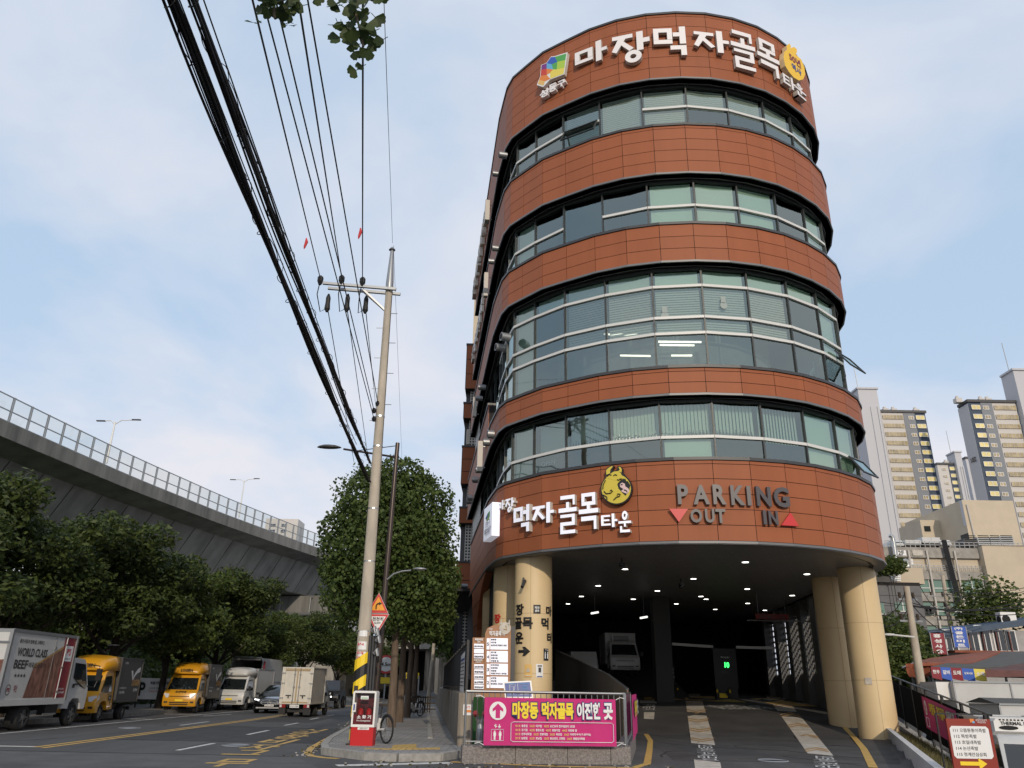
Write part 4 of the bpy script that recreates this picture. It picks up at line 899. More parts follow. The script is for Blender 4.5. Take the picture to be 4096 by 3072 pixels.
for tx_, f, g_, w_, h_, m_ in [('좋은사람과 함께 할 고메푸드', .30, .86, 1.45, .13, 'sign_black'), ('WORLD CLASS', .34, .70, 1.75, .26, 'truck_grey'), ('BEEF', .21, .52, .78, .27, 'truck_grey'), ('미국산 소고기', .44, .515, .95, .17, 'truck_grey'), ('★★★★', .23, .36, .66, .13, 'truck_grey')]:
    text(sd, tx_, S(f, g_), w=w_, h=h_, right=rt, up=up, bold=.03 if h_ > .15 else .015, mt=m_, off=.004)
text(sd, "P'S", S(.90, .75), w=.28, h=.24, right=rt, up=up, bold=.03, mt='sign_red', off=.01); text(sd, '㈜피에스푸드', S(.90, .64), w=.38, right=rt, up=up, bold=.01, mt='truck_grey', off=.01)
text(sd, '㈜피에스푸드', S(.90, .16), w=.36, right=rt, up=up, bold=.01, mt='sign_white', off=.01); text(sd, '02)2299-8867', S(.90, .10), w=.5, right=rt, up=up, bold=.01, mt='sign_white', off=.01)
for k in range(20): a, c_ = 2*math.pi*k/20, 2*math.pi*(k+1)/20; sd.add([S(.115, .15)+Vector((.002, .13*math.cos(q)*w2, .16*math.sin(q)*w2)) for q, w2 in ((a, 1), (c_, 1), (c_, .86), (a, .86))], [(0, 1, 2, 3)], 'truck_grey')
text(sd, 'PS', S(.115, .15), w=.15, right=rt, up=up, bold=.03, mt='maroon'); text(sd, '부산', S(.21, .17), w=.18, h=.22, right=rt, up=up, bold=.02, mt='maroon')
part('side_graphics', sd, 'truck_white', bo)
rd = MB()
for f in (.855-.03, ): rd.tube([S(f, .0, .03), S(f, .98, .03)], .018, 8, 'truck_white')
for g_ in (.12, .5, .86): rd.box(X, X+.06, S(.825, g_).y-.04, S(.825, g_).y+.04, S(0, g_).z-.03, S(0, g_).z+.03, 'steel')
rd.box(X, X+.04, S(.66, .8).y-.05, S(.66, .8).y+.05, S(0, .8).z-.04, S(0, .8).z+.04, 'steel_dull'); rd.bar(S(.66, .02, .004), S(.66, .97, .004), .012, mt='steel_dull'); part('side_door_bar', rd, 'steel', bo)
re_ = MB(); re_.box(-BW+.05, BW-.05, Y0-.03, Y0-.005, Z0+.05, Z1-.05, 'truck_white'); re_.add([(-BW+.05, Y0-.035, Z0+.1), (BW-.05, Y0-.035, Z0+.1), (BW-.05, Y0-.035, Z0+.55), (-BW+.05, Y0-.035, Z0+.5)], [(0, 1, 2, 3)], 'maroon')
re_.add([(-BW+.05, Y0-.036, Z0+.56), (BW-.05, Y0-.036, Z0+.6), (BW-.05, Y0-.036, Z0+1.2), (-BW+.05, Y0-.036, Z0+1.0)], [(0, 1, 2, 3)], 'meat')
for z in (Z0+.5, Z1-.35): re_.box(BW-.3, BW+.02, Y0-.08, Y0-.04, z-.03, z+.03, 'steel')
part('rear_door', re_, 'truck_white', bo)
# ---- large lorry with an open back
ol = thing('open_lorry', 'large silver lorry parked with its dark cargo opening facing the camera', 'truck', (-13.9, 56.6, 0), 0)
p0 = atz(900/K, 2860/K, 0)
xa = aty(922/K, 2700/K, 54).x; xb = aty(1046/K, 2700/K, 54).x; zt_ = aty(1030/K, 2632/K, 54).z
OX = Vector((-13.9, 56.6, 0)); xa -= OX.x; xb -= OX.x; ya = 54-56.6
bm2 = MB(); 
ln_ = 9.0
for (x0, x1, z0_, z1_) in ((xa, xa+.06, .95, zt_-.1), (xb-.06, xb, .95, zt_-.1)): bm2.box(x0, x1, ya, ya+ln_, z0_, z1_, 'truck_white')
bm2.box(xa+.07, xb-.07, ya, ya+ln_, zt_-.14, zt_, 'truck_white'); bm2.box(xa+.07, xb-.07, ya+ln_-.1, ya+ln_, 1.0, zt_-.15, 'interior_dark'); bm2.box(xa+.07, xb-.07, ya, ya+ln_-.11, .9, 1.0, 'truck_black')
part('cargo_body', bm2, 'truck_white', ol)
fr_ = MB(); fr_.tube([(xa, ya-.03, .9), (xa, ya-.03, zt_-.2), (xa+.15, ya-.03, zt_), (xb-.15, ya-.03, zt_), (xb, ya-.03, zt_-.2), (xb, ya-.03, .9)], .06, 8, 'steel_dull'); fr_.bar((xb+.08, ya+.1, .9), (xb+.08, ya+.1, zt_-.2), .1, mt='maroon'); fr_.bar((xb+.02, ya+1.2, 1.6), (xb+.02, ya+ln_, 1.6), .03, mt='steel_dull')
part('opening_frame', fr_, 'steel_dull', ol)
ch = MB(); ch.box(xa+.2, xb-.2, ya, ya+ln_, .55, .88); ch.box(xa+.1, xb-.1, ya+ln_+.1, ya+ln_+1.8, .6, 2.5); part('chassis', ch, 'truck_black', ol)
for yy_ in (ya+1.2, ya+2.3, ya+7.8):
    wheel(ol, xa+.3, yy_, .48, .4); wheel(ol, xb-.3, yy_, .48, .4)
# ---- black saloon
def saloon(label, loc, rz):
    t = thing('saloon_car', label, 'car', loc, rz); b = MB()
    secs = [(.90, .36, .50, .72), (.84, .24, .66, .86), (.60, .18, .74, .91), (0, .17, .83, .93), (-.45, .17, .90, .93), (-1.4, .17, .93, .93), (-2.9, .18, .94, .93), (-3.5, .22, .93, .90), (-3.9, .30, .88, .82), (-3.98, .40, .70, .74)]
    b.loft([[(-w*.9, y, zl), (-w, y, zl+.12), (-w, y, zh*.75), (-w*.93, y, zh-.03), (-w*.6, y, zh+.025), (0, y, zh+.04), (w*.6, y, zh+.025), (w*.93, y, zh-.03), (w, y, zh*.75), (w, y, zl+.12), (w*.9, y, zl)] for y, zl, zh, w in secs]); bo = part('body', b, 'car_black', t, 'all')
    c = MB(); q = [(-.42, .93, .84, .02), (-.80, 1.18, .74, .2), (-1.25, 1.42, .62, .5), (-2.0, 1.45, .60, .5), (-2.7, 1.34, .60, .45), (-3.3, 1.02, .74, .1)]
    c.loft([[(-w-.06, y, .86), (-w, y, z-.10), (-w*.8, y, z-.01), (0, y, z+.03), (w*.8, y, z-.01), (w, y, z-.10), (w+.06, y, .86)] for y, z, w, _ in q]); part('cabin', c, 'car_glass', bo, 'all')
    r_ = MB(); r_.loft([[(-w, y, z+.012), (0, y, z+.045), (w, y, z+.012)] for y, z, w in ((-1.27, 1.415, .50), (-2.0, 1.445, .50), (-2.68, 1.335, .5))], cap=False); r_.v += []; part('roof', r_, 'car_black', bo)
    gr = MB(); 
    for k in range(24):
        a, c_ = 2*math.pi*k/24, 2*math.pi*(k+1)/24; gr.add([(.48*math.cos(q_)*s_, .915, .56+.15*math.sin(q_)*s_) for q_, s_ in ((a, 1), (c_, 1), (c_, .92), (a, .92))], [(0, 1, 2, 3)], 'steel')
    gr.box(-.44, .44, .905, .912, .555, .575, 'steel')
    for k in range(18):
        a, c_ = 2*math.pi*k/18, 2*math.pi*(k+1)/18; gr.add([(.11*math.cos(q_)*s_, .925, .56+.11*math.sin(q_)*s_) for q_, s_ in ((a, 1), (c_, 1), (c_, .85), (a, .85))], [(0, 1, 2, 3)], 'steel')
    for a in (90, 210, 330): gr.bar((0, .926, .56), (.1*math.cos(R(a)), .926, .56+.1*math.sin(R(a))), .02, mt='steel')
    part('grille', gr, 'steel', bo)
    for s, m_ in ((1, 'lamp_on'), (-1, 'lamp_amber')):
        hl = MB(); hl.add([(s*.56, .90, .70), (s*.86, .66, .735), (s*.88, .62, .69), (s*.60, .90, .635)], [(0, 1, 2, 3)]); part('headlight', hl, m_, bo)
        mr = MB(); mr.obox((s*1.0, -.75, .98), (.10, 0, 0), (0, .05, 0), (0, 0, .06)); part('mirror', mr, 'car_black', bo)
    pl = MB(); pl.box(-.24, .24, .925, .935, .36, .46, 'sign_white'); text(pl, '234가 0744', (0, .937, .41), w=.42, right=(-1, 0, 0), bold=.02, mt='sign_black', off=.002); part('number_plate', pl, 'sign_white', bo)
    bp_ = MB(); bp_.box(-.7, .7, .84, .88, .26, .33, 'steel_dull'); part('bumper_trim', bp_, 'steel_dull', bo)
    for s in (-1, 1): wheel(t, s*.82, 0, .34, .22); wheel(t, s*.82, -2.95, .34, .22)
    return t
saloon('black saloon car with one amber indicator lit, coming toward the camera', (-13.0, 46.2, 0), math.pi+.10)
# ---- black off-roader
jp = thing('off_road_car', 'black boxy off-road car with round headlights, approaching beyond the white truck', 'car', (-12.3, 56.3, 0), math.pi+.02)
b = MB(); b.box(-.66, .66, -1.0, .62, .62, 1.08); b.box(-.82, .82, -3.1, -.75, .55, 1.12); b.box(-.92, .92, .62, .80, .48, .68); bo = part('body', b, 'car_black', jp)
b = MB(); b.loft([[(-.78, y, 1.12), (-.70, y2, 1.78), (.70, y2, 1.78), (.78, y, 1.12)] for y, y2 in ((-.78, -1.05), (-3.08, -3.0))]); part('hard_top', b, 'car_black', jp)
g = MB(); g.quad((-.68, -.80, 1.20), (.68, -.80, 1.20), (.62, -1.02, 1.68), (-.62, -1.02, 1.68)); part('windshield', g, 'car_glass', jp)
b = MB(); 
for s in (-1, ): b.prism([(-.45, .60), (-.40, .84), (-.2, .92), (.3, .92), (.48, .80), (.52, .60), (.46, .60), (.42, .76), (.28, .86), (-.18, .86), (-.34, .80), (-.39, .60)], s*.62, s*.94, lambda u, v, t_: (t_, u, v))
part('wing', b, 'black_paint', jp)
b = MB(); b.prism([(-.45, .60), (-.40, .84), (-.2, .92), (.3, .92), (.48, .80), (.52, .60), (.46, .60), (.42, .76), (.28, .86), (-.18, .86), (-.34, .80), (-.39, .60)], .62, .94, lambda u, v, t_: (t_, u, v)); part('wing', b, 'black_paint', jp)
gr = MB()
for k in range(7): gr.box(-.30+k*.10-.025, -.30+k*.10+.025, .625, .635, .78, 1.02, 'steel')
part('grille', gr, 'steel', bo)
for s in (-1, 1):
    hl = MB(); hl.disc((s*.48, .64, .93), (0, 1, 0), .10, 14); part('headlight', hl, 'lamp_clear', bo); fl = MB(); fl.disc((s*.50, .645, .76), (0, 1, 0), .05, 10); part('fog_lamp', fl, 'lamp_on', bo)
    wheel(jp, s*.80, 0, .40, .26); wheel(jp, s*.80, -2.5, .40, .26)
    mr = MB(); mr.obox((s*.95, -.9, 1.3), (.09, 0, 0), (0, .05, 0), (0, 0, .11)); part('mirror', mr, 'black_paint', bo)
pl = MB(); pl.box(-.2, .2, .805, .812, .54, .64); part('number_plate', pl, 'sign_white', bo)
# ---- vehicles inside the garage
t5, d5 = small_truck('garage_truck', 'white refrigerated truck parked in the dark inside the garage', 'truck', (aty(1347, 1420, 47).x, 47, 2.25), math.pi, 'truck_white', 'truck_white', fair=False, boxl=2.9, boxh=1.7)
rf = MB(); rf.box(-.55, .55, d5[1]-.02, d5[1]+.35, d5[3]-.55, d5[3]-.1, 'truck_white')
for k in range(5): rf.box(-.45, .45, d5[1]+.352, d5[1]+.36, d5[3]-.5+k*.07, d5[3]-.47+k*.07, 'hole_black')
part('cooling_unit', rf, 'truck_white', t5)
gc = thing('garage_van', 'pale small van half hidden behind the slatted wall in the garage', 'van', (aty(1262, 1440, 45.5).x, 45.5, 1.75), 0)
b = MB(); b.loft([[(-w, y, .3), (-w, y, h_*.6), (-w*.88, y, h_), (w*.88, y, h_), (w, y, h_*.6), (w, y, .3)] for y, h_, w in ((-.3, 1.0, .78), (.3, 1.75, .82), (3.2, 1.8, .82), (3.6, 1.3, .8))]); part('body', b, 'truck_white', gc, True)
g = MB(); g.quad((-.65, -.02, 1.12), (.65, -.02, 1.12), (.60, .27, 1.66), (-.60, .27, 1.66)); part('windshield', g, 'car_glass', gc)
for s in (-1, 1): wheel(gc, s*.72, .4, .3, .2); wheel(gc, s*.72, 2.9, .3, .2)
# ================================================ TREES
def leaf_mesh(name, blobs, n, size, m, seed, dens_shell=.55, narrow=.6, droop=0.0):
    rg = np.random.default_rng(seed); vol = np.array([b[3]*b[4]*b[5] for b in blobs])**.75; idx = rg.choice(len(blobs), n, p=vol/vol.sum()); B = np.array(blobs)[idx]
    d = rg.normal(size=(n, 3)); d /= np.linalg.norm(d, axis=1)[:, None]; rad = dens_shell+(1-dens_shell)*rg.random(n)**.7; rad *= 1+.14*(rg.random(n) < .05)*rg.random(n); rad *= (1+.21*np.sin(d[:, 0]*7+idx)*np.cos(d[:, 1]*6+d[:, 2]*8))
    C = B[:, :3]+d*rad[:, None]*B[:, 3:6]
    a = rg.normal(size=(n, 3)); a[:, 2] = a[:, 2]*.5-droop; a /= np.linalg.norm(a, axis=1)[:, None]; b_ = np.cross(a, d+rg.normal(size=(n, 3))*.7); b_ /= np.linalg.norm(b_, axis=1)[:, None]+1e-9
    s = size*(.6+.8*rg.random(n))[:, None]; A = a*s; Bv = b_*s*narrow
    V = np.stack([C-A*.9, C+Bv-A*.05, C+A, C-Bv-A*.05], 1).reshape(-1, 3)
    me = bpy.data.meshes.new(name); me.vertices.add(4*n); me.vertices.foreach_set('co', V.ravel().astype(np.float32)); me.loops.add(4*n); me.loops.foreach_set('vertex_index', np.arange(4*n, dtype=np.int32))
    me.polygons.add(n); me.polygons.foreach_set('loop_start', np.arange(0, 4*n, 4, dtype=np.int32)); me.materials.append(MATS[m]); me.update(); me.validate(); return me
def crown(name, me, parent, loc=(0, 0, 0)):
    o = bpy.data.objects.new(name, me); COL.objects.link(o); o.parent = parent; o.location = loc; return o
def trunk_geo(h, r0, limbs, seed, lean=(0, 0), m='bark_dark'):
    rd_ = random.Random(seed); mb = MB(); pts = [(lean[0]*k/5+rd_.uniform(-.05, .05), lean[1]*k/5, h*k/5) for k in range(6)]; pts[0] = (0, 0, -.1)
    mb.tube(pts, [r0*1.35, r0, r0*.9, r0*.8, r0*.7, r0*.5], 12, m)
    for (z, az, L_, dz, rr_) in limbs:
        f = z/h*5; i = min(int(f), 4); q = Vector(pts[i]).lerp(Vector(pts[i+1]), f-i); d = Vector((math.cos(az), math.sin(az), 0))
        P = [q, q+d*L_*.35+Vector((0, 0, dz*.35)), q+d*L_*.7+Vector((0, 0, dz*.75)), q+d*L_+Vector((0, 0, dz))]; mb.tube(P, [rr_, rr_*.75, rr_*.5, rr_*.2], 7, m)
        e_ = Vector((math.cos(az+.7), math.sin(az+.7), .5)); mb.tube([P[1], P[1]+e_*L_*.3, P[1]+e_*L_*.6+Vector((0, 0, .3))], [rr_*.5, rr_*.35, rr_*.12], 6, m)
    return mb
def street_blobs(seed, Rr, zc, hz_, n=11):
    rd_ = random.Random(seed); bl = [(0, 0, zc, Rr*.72, Rr*.72, hz_*.75)]
    for i in range(n):
        a = rd_.uniform(0, 6.28); r_ = Rr*rd_.uniform(.45, .85); z = zc+hz_*rd_.uniform(-.65, .85); q = rd_.uniform(.28, .5); bl.append((math.cos(a)*r_, math.sin(a)*r_, z, Rr*q, Rr*q, Rr*q*.6))
    return bl
T_A = (leaf_mesh('crown_a', street_blobs(1, 4.2, 6.6, 3.4, 16), 26000, .15, 'leaf_dark', 1, narrow=.42, droop=.5), trunk_geo(5.2, .26, [(2.4, .4, 3.2, 2.6, .13), (2.8, 2.5, 3.0, 2.8, .12), (3.1, 4.4, 3.0, 2.9, .12), (3.8, 5.5, 2.4, 2.6, .1), (2.6, 1.5, 2.8, 2.4, .1)], 1).mesh('trunk_a', 'bark_dark'))
T_B = (leaf_mesh('crown_b', street_blobs(5, 3.9, 6.2, 3.0, 15), 22000, .15, 'leaf_mid', 2, narrow=.42, droop=.5), trunk_geo(5.0, .22, [(2.2, 1.2, 3.0, 2.5, .12), (2.7, 3.3, 3.0, 2.8, .11), (3.3, 5.2, 2.6, 2.6, .1)], 5).mesh('trunk_b', 'bark_dark'))
def stree(x, y, kind, rz, s, label, lz=0.1, mat_=None):
    t = thing('street_tree', label, 'tree', (x, y, lz), rz, 'street trees behind the parked trucks'); s *= .84 if y < 58 else .74; t.scale = (s, s, s); a = bpy.data.objects.new('crown', kind[0]); COL.objects.link(a); a.parent = t; b_ = bpy.data.objects.new('trunk', kind[1]); COL.objects.link(b_); b_.parent = t; return t
for a_ in [(-20.6, 27.0, T_A, .3, 1.02, 'dark leafy street tree at the left edge, behind the meat truck box'), (-19.8, 32.5, T_A, 2.2, .98, 'dark leafy street tree above the nearer yellow courier truck cab'), (-18.9, 39.0, T_A, 4.0, 1.04, 'thick trunked street tree wound with white tape beside the parking banner'),
           (-19.0, 45.5, T_B, 1.0, 1.0, 'street tree whose crown hangs over the farther yellow courier truck'), (-18.6, 52.0, T_A, 5.0, .98, 'street tree standing behind the white truck with wind deflector'), (-17.9, 59.0, T_B, 2.8, .95, 'lighter green street tree beside the open lorry'),
           (-17.0, 68.0, T_A, .9, .95, 'street tree just beyond the open lorry'), (-15.8, 77.0, T_B, 3.3, .95, 'street tree in front of the viaduct pier'), (-13.9, 86.0, T_A, 1.7, .85, 'small street tree next to the far underpass wall'), (-25.5, 36.0, T_B, 1.9, 1.05, 'tree in the second row behind the nearer courier truck'), (-26, 50.0, T_A, .5, 1.02, 'tree in the second row behind the farther courier truck'), (-25, 64, T_B, 4.4, 1.0, 'far tree in the second row below the viaduct'), (-27, 28, T_A, 3.4, 1.05, 'tree in the second row at the left edge of view')]:
    stree(*a_)
tp = MB(); 
for z in (1.45, 3.1): tp.tube([(-18.9, 39, z), (-18.9, 39, z+.04)], .31, 14)
tag(obj('trunk_tape', tp, 'sign_white'), 'thin white tape wound around the trunk beside the parking banner', 'tape')
# shrubs/embankment behind the trees
em = MB(); em.prism([(-60, -.2), (-23.5, -.2), (-24.5, 1.5), (-28, 4.5), (-60, 8)], -40, 110, lambda u, v, t_: (u, t_, v)); struct(obj('embankment_hill', em, 'hill'))
hb = leaf_mesh('hedge', [(-24.0, y, 1.2, 1.5, 3.4, 1.5) for y in range(14, 84, 5)]+[(-26.5, y+2, 3.2, 2.0, 3.4, 1.6) for y in range(14, 84, 5)], 26000, .16, 'leaf_mid', 9, .8); o = bpy.data.objects.new('undergrowth', hb); COL.objects.link(o); o['kind'] = 'stuff'
# ---- ginkgo trees on the near sidewalk
gk_blobs = [(0, 0, 8.2, 2.9, 3.0, 3.0), (-.9, 0, 9.9, 2.2, 2.2, 1.9), (1.1, .2, 9.6, 2.2, 2.2, 2.0), (.2, -.3, 11.2, 1.5, 1.4, 1.0), (-1.9, -.2, 7.6, 1.6, 1.8, 2.1), (1.9, 0, 7.4, 1.6, 1.8, 2.2), (-1.3, -.8, 5.9, 1.9, 1.6, 1.6), (1.3, -.6, 5.7, 2.0, 1.6, 1.6), (2.1, .6, 5.4, 1.3, 1.4, 1.3), (0, -1.2, 7.5, 2.2, 1.4, 2.2), (-2.1, .3, 5.6, 1.0, 1.2, 1.1), (.2, -1, 4.7, 1.5, 1.2, .9), (-1.2, 0, 4.2, 1.3, 1.2, .7), (1.9, .3, 4.3, 1.2, 1.1, .8), (-3.1, 0, 8.6, .7, .8, .9), (3.0, 0, 6.4, .8, .8, 1.0), (-2.9, 0, 6.7, .7, .8, .6), (1.6, 0, 11.0, .6, .6, .5), (-1.5, 0, 11.3, .6, .6, .5)]
gk = leaf_mesh('ginkgo_crown', gk_blobs, 50000, .085, 'leaf_ginkgo', 21, .66, narrow=.85)
gm_ = trunk_geo(8.5, .19, [(4.0, .5, 2.2, 2.4, .15), (4.3, 2.6, 2.2, 2.6, .14), (5.2, 4.2, 1.8, 2.2, .12), (6.2, 1.2, 1.6, 2, .1)], 3, lean=(-.1, 0), m='bark').mesh('ginkgo_trunk', 'bark')
gl2 = leaf_mesh('ginkgo_crown_b', [(x*.8, y, 7+(z-7)*.72, a*.8, b, c*.75) for x, y, z, a, b, c in gk_blobs], 26000, .11, 'leaf_ginkgo', 23, .6, narrow=.85)
for i, (x, y, s, me_, lab) in enumerate([(aty(846, 1540, 30.5).x, 30.5, .84, gk, 'ginkgo tree with the big round crown, nearest on the sidewalk'), (aty(864, 1530, 34.5).x, 34.5, .78, gl2, 'ginkgo tree second in line behind the nearest one'), (aty(880, 1525, 39.5).x, 39.5, .78, gl2, 'ginkgo tree third in line on the sidewalk'), (aty(893, 1520, 47).x, 47, .85, gl2, 'ginkgo tree farthest along the sidewalk')]):
    t = thing('ginkgo_tree', lab, 'tree', (x, y, .15), i*1.3, 'ginkgo trees along the sidewalk'); t.scale = (s*.9, s*.9, s*.985)
    if i == 0: t.rotation_euler = (0, 0, 0)
    crown('crown', me_, t, (-.70 if i == 0 else -.2, 0, 0), ); crown('trunk', gm_, t)
# leafy twigs hanging into the top of the view
leafmat('leaf_twig', (0.022, 0.040, 0.010), (0.065, 0.095, 0.025), trans=0.3)  # darker than the other ginkgo leaves: backlit shade put into the colour
def twig(label, pts, seed, n, size):
    t = thing('hanging_twig', label, 'twig', pts[0]); mb = MB(); mb.tube([Vector(p)-Vector(pts[0]) for p in pts], [.012]+[.006]*(len(pts)-1), 6); obj('stem', mb, 'bark', t)
    rd_ = random.Random(seed); lf = MB()
    for k in range(n):
        f = rd_.random()*(len(pts)-1); i = int(f); p = Vector(pts[i]).lerp(Vector(pts[i+1]), f-i)-Vector(pts[0]); p += Vector((max(-.13, min(.13, rd_.gauss(0, .065))), rd_.gauss(0, .09), rd_.gauss(0, .05)))
        a = rd_.uniform(0, 6.28); tl_ = rd_.uniform(-.6, .6); ax = Vector((math.cos(a), math.sin(a)*.5, -.55+tl_*.3)).normalized(); sd_ = ax.cross(Vector((rd_.uniform(-.4, .4), 1, rd_.uniform(-.4, .4)))).normalized(); s = size*rd_.uniform(.6, 1.15)
        P = [p]; 
        p = p+ax*s*.35; lf.bar(p-ax*s*.35, p, .0025); P = [p]; nn_ = ax.cross(sd_)
        for q in range(13): f_ = abs(q-6)/6; an = R(-72+q*12); rr_ = s*.78*((.80 if q == 6 else 1.0)+.04*math.sin(q*2.6))*(1-.18*f_**3); P.append(p+ax*(math.cos(an)*rr_)+sd_*(math.sin(an)*rr_)+nn_*(.12*s*f_*f_))
        lf.add(P, [(0, i_+1, i_+2) for i_ in range(12)])
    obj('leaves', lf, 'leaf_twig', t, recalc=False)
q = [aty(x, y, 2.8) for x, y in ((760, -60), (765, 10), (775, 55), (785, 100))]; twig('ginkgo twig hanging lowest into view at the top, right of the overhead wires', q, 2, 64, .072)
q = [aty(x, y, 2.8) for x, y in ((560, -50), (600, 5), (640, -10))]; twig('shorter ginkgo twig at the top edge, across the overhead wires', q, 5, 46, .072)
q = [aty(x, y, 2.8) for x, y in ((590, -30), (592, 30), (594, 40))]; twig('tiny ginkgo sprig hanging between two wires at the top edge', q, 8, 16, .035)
# ================================================ GARAGE INTERIOR
rw_ = lambda y: 15.55+.105*(y-34)
mat('pier_grey', (.15, .15, .15), .8, noise=.15, nscale=1)
def bx_(mb, *a): mb.box(*a); return mb
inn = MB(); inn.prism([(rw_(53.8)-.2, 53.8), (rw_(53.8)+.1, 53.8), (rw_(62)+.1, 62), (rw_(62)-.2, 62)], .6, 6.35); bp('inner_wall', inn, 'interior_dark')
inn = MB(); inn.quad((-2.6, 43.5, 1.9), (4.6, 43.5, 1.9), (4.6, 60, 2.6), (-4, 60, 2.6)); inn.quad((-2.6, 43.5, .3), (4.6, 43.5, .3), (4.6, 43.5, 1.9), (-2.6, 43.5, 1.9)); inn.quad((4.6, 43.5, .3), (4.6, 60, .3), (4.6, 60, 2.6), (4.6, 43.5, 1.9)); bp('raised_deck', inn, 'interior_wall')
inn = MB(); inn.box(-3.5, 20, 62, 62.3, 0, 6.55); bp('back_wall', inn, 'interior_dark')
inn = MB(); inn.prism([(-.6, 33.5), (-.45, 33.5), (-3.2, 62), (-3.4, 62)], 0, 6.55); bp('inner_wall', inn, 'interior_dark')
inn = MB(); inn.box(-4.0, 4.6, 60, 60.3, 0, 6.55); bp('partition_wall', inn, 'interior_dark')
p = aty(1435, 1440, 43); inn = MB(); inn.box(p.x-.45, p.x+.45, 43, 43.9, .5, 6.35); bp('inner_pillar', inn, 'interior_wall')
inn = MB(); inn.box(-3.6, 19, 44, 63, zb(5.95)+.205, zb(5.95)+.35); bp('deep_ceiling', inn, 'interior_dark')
# right inner wall: piers, low parapet and perforated openings
rw = lambda y: 15.55+.105*(y-34)
piers = [(37.6, 38.8), (40.6, 41.6), (43.4, 44.2), (46.2, 47.0), (49.4, 50.2), (53, 53.8)]
for a, b in piers: inn = MB(); inn.prism([(rw(a)-.55, a), (rw(a), a), (rw(b), b), (rw(b)-.55, b)], .6, 6.35); bp('inner_pier', inn, 'pier_grey')
for (a, b), (c, d) in zip(piers[:-1], piers[1:]):
    inn = MB(); inn.prism([(rw(b)-.2, b), (rw(b), b), (rw(c), c), (rw(c)-.2, c)], .6, 2.5); bp('parapet_wall', inn, 'pier_grey')
    sc = MB(); sc.quad((rw(b)-.1, b, 2.5), (rw(c)-.1, c, 2.5), (rw(c)-.1, c, 5.7), (rw(b)-.1, b, 5.7)); bp('perforated_screen', sc, 'perf_open')
    inn = MB(); inn.prism([(rw(b)-.25, b), (rw(b), b), (rw(c), c), (rw(c)-.25, c)], 5.7, 6.35); bp('lintel', inn, 'pier_grey')
inn = MB(); inn.prism([(rw(34)-.15, 35.6), (rw(34)+.1, 35.6), (rw(37.6)+.1, 37.6), (rw(37.6)-.3, 37.6)], .2, 6.35); bp('inner_pier', inn, 'white_wall')
# ramp going up inside with its curved kerb wall
rp = MB(); a = Vector((10.2, 47, .95)); rp.loft([[(6.6, 46.5, .96), (10.6, 46.5, .96)], [(6.2, 54, 2.4), (10.4, 54, 2.4)], [(5.6, 60, 3.6), (9.8, 60, 3.6)]], cap=False); rp.f = rp.f[::1]
rp = MB(); rp.quad((6.6, 47.5, 1.18), (10.6, 47.5, 1.18), (10.4, 60, 4.2), (5.6, 60, 4.2)); bp('inner_ramp', rp, 'interior_wall')
kk = MB(); kk.tube([aty(x, y, Y) for x, y, Y in ((1572, 1500, 46.4), (1555, 1440, 50), (1545, 1400, 53), (1533, 1374, 55), (1510, 1358, 57), (1460, 1345, 60))], .08, 6); bp('ramp_kerb', kk, 'dark_grey_metal')
# downlights, domes, smoke detectors
def ceil_pt(x, y): return atz(x, y, ZC)
for i, (x, y) in enumerate([(1350, 1229), (1292, 1265), (1256, 1288), (1227, 1304), (1498, 1250), (1610, 1214), (1420, 1276), (1368, 1294), (1514, 1306-18), (1461, 1304), (1743, 1240), (1614, 1272), (1525, 1294-30+30), (1711, 1286), (1615, 1303), (1545, 1316), (1652, 1318)]):
    p = ceil_pt(x, y); t = thing('ceiling_light', 'round recessed ceiling downlight glowing white under the garage soffit', 'ceiling light', (p.x, p.y, ZC-.012), 0, 'round downlights in the garage ceiling')
    m1 = MB(); m1.disc((0, 0, -.004), (0, 0, -1), .13, 16); obj('diffuser', m1, 'light_white', t); m2 = MB(); m2.tube([(0, 0, .0), (0, 0, .008)], .17, 16); obj('trim_ring', m2, 'white_alu', t)
for x, y, lab in ((1343, 1205, 'dark dome camera hanging from the soffit, nearer of the two'), (1470, 1250, 'dark dome camera hanging deeper under the soffit')):
    p = ceil_pt(x, y); t = thing('dome_camera', lab, 'camera', (p.x, p.y, ZC-.01)); m1 = MB(); m1.tube([(0, 0, 0), (0, 0, -.18)], .03, 8); m1.tube([(0, 0, -.18), (0, 0, -.2), (0, 0, -.3)], [.05, .12, .12], 12); obj('bracket', m1, 'dark_grey_metal', t); m2 = MB(); m2.tube([(0, 0, -.3), (0, 0, -.38), (0, 0, -.42)], [.11, .09, .03], 12); obj('dome', m2, 'car_glass', t, 'all')
p = aty(1131, 1255, 29.6); t = thing('security_camera', 'tube shaped security camera fixed at the top of the left column', 'camera', p); m1 = MB(); m1.tube([(0, .3, .15), (0, 0, .1), (0, 0, 0)], .035, 8); obj('bracket', m1, 'dark_grey_metal', t); m2 = MB(); m2.tube([(.06, .1, .02), (-.06, -.16, -.24)], .06, 12); obj('housing', m2, 'dark_grey_metal', t)
for i, (x, y) in enumerate(((1285, 1324), (1391, 1334))):
    p = aty(x, y, 42); t = thing('ceiling_light', 'bare lamp on an open fitting glowing at the back of the garage', 'ceiling light', p, 0, 'bare lamps at the back of the garage'); m1 = MB(); m1.tube([(-.2, 0, -.03), (.2, .1, .05)], .05, 8); obj('lamp', m1, 'light_dim', t); m2 = MB(); m2.bar((0, 0, .06), (0, 0, 1.0), .03); obj('stem', m2, 'dark_grey_metal', t)
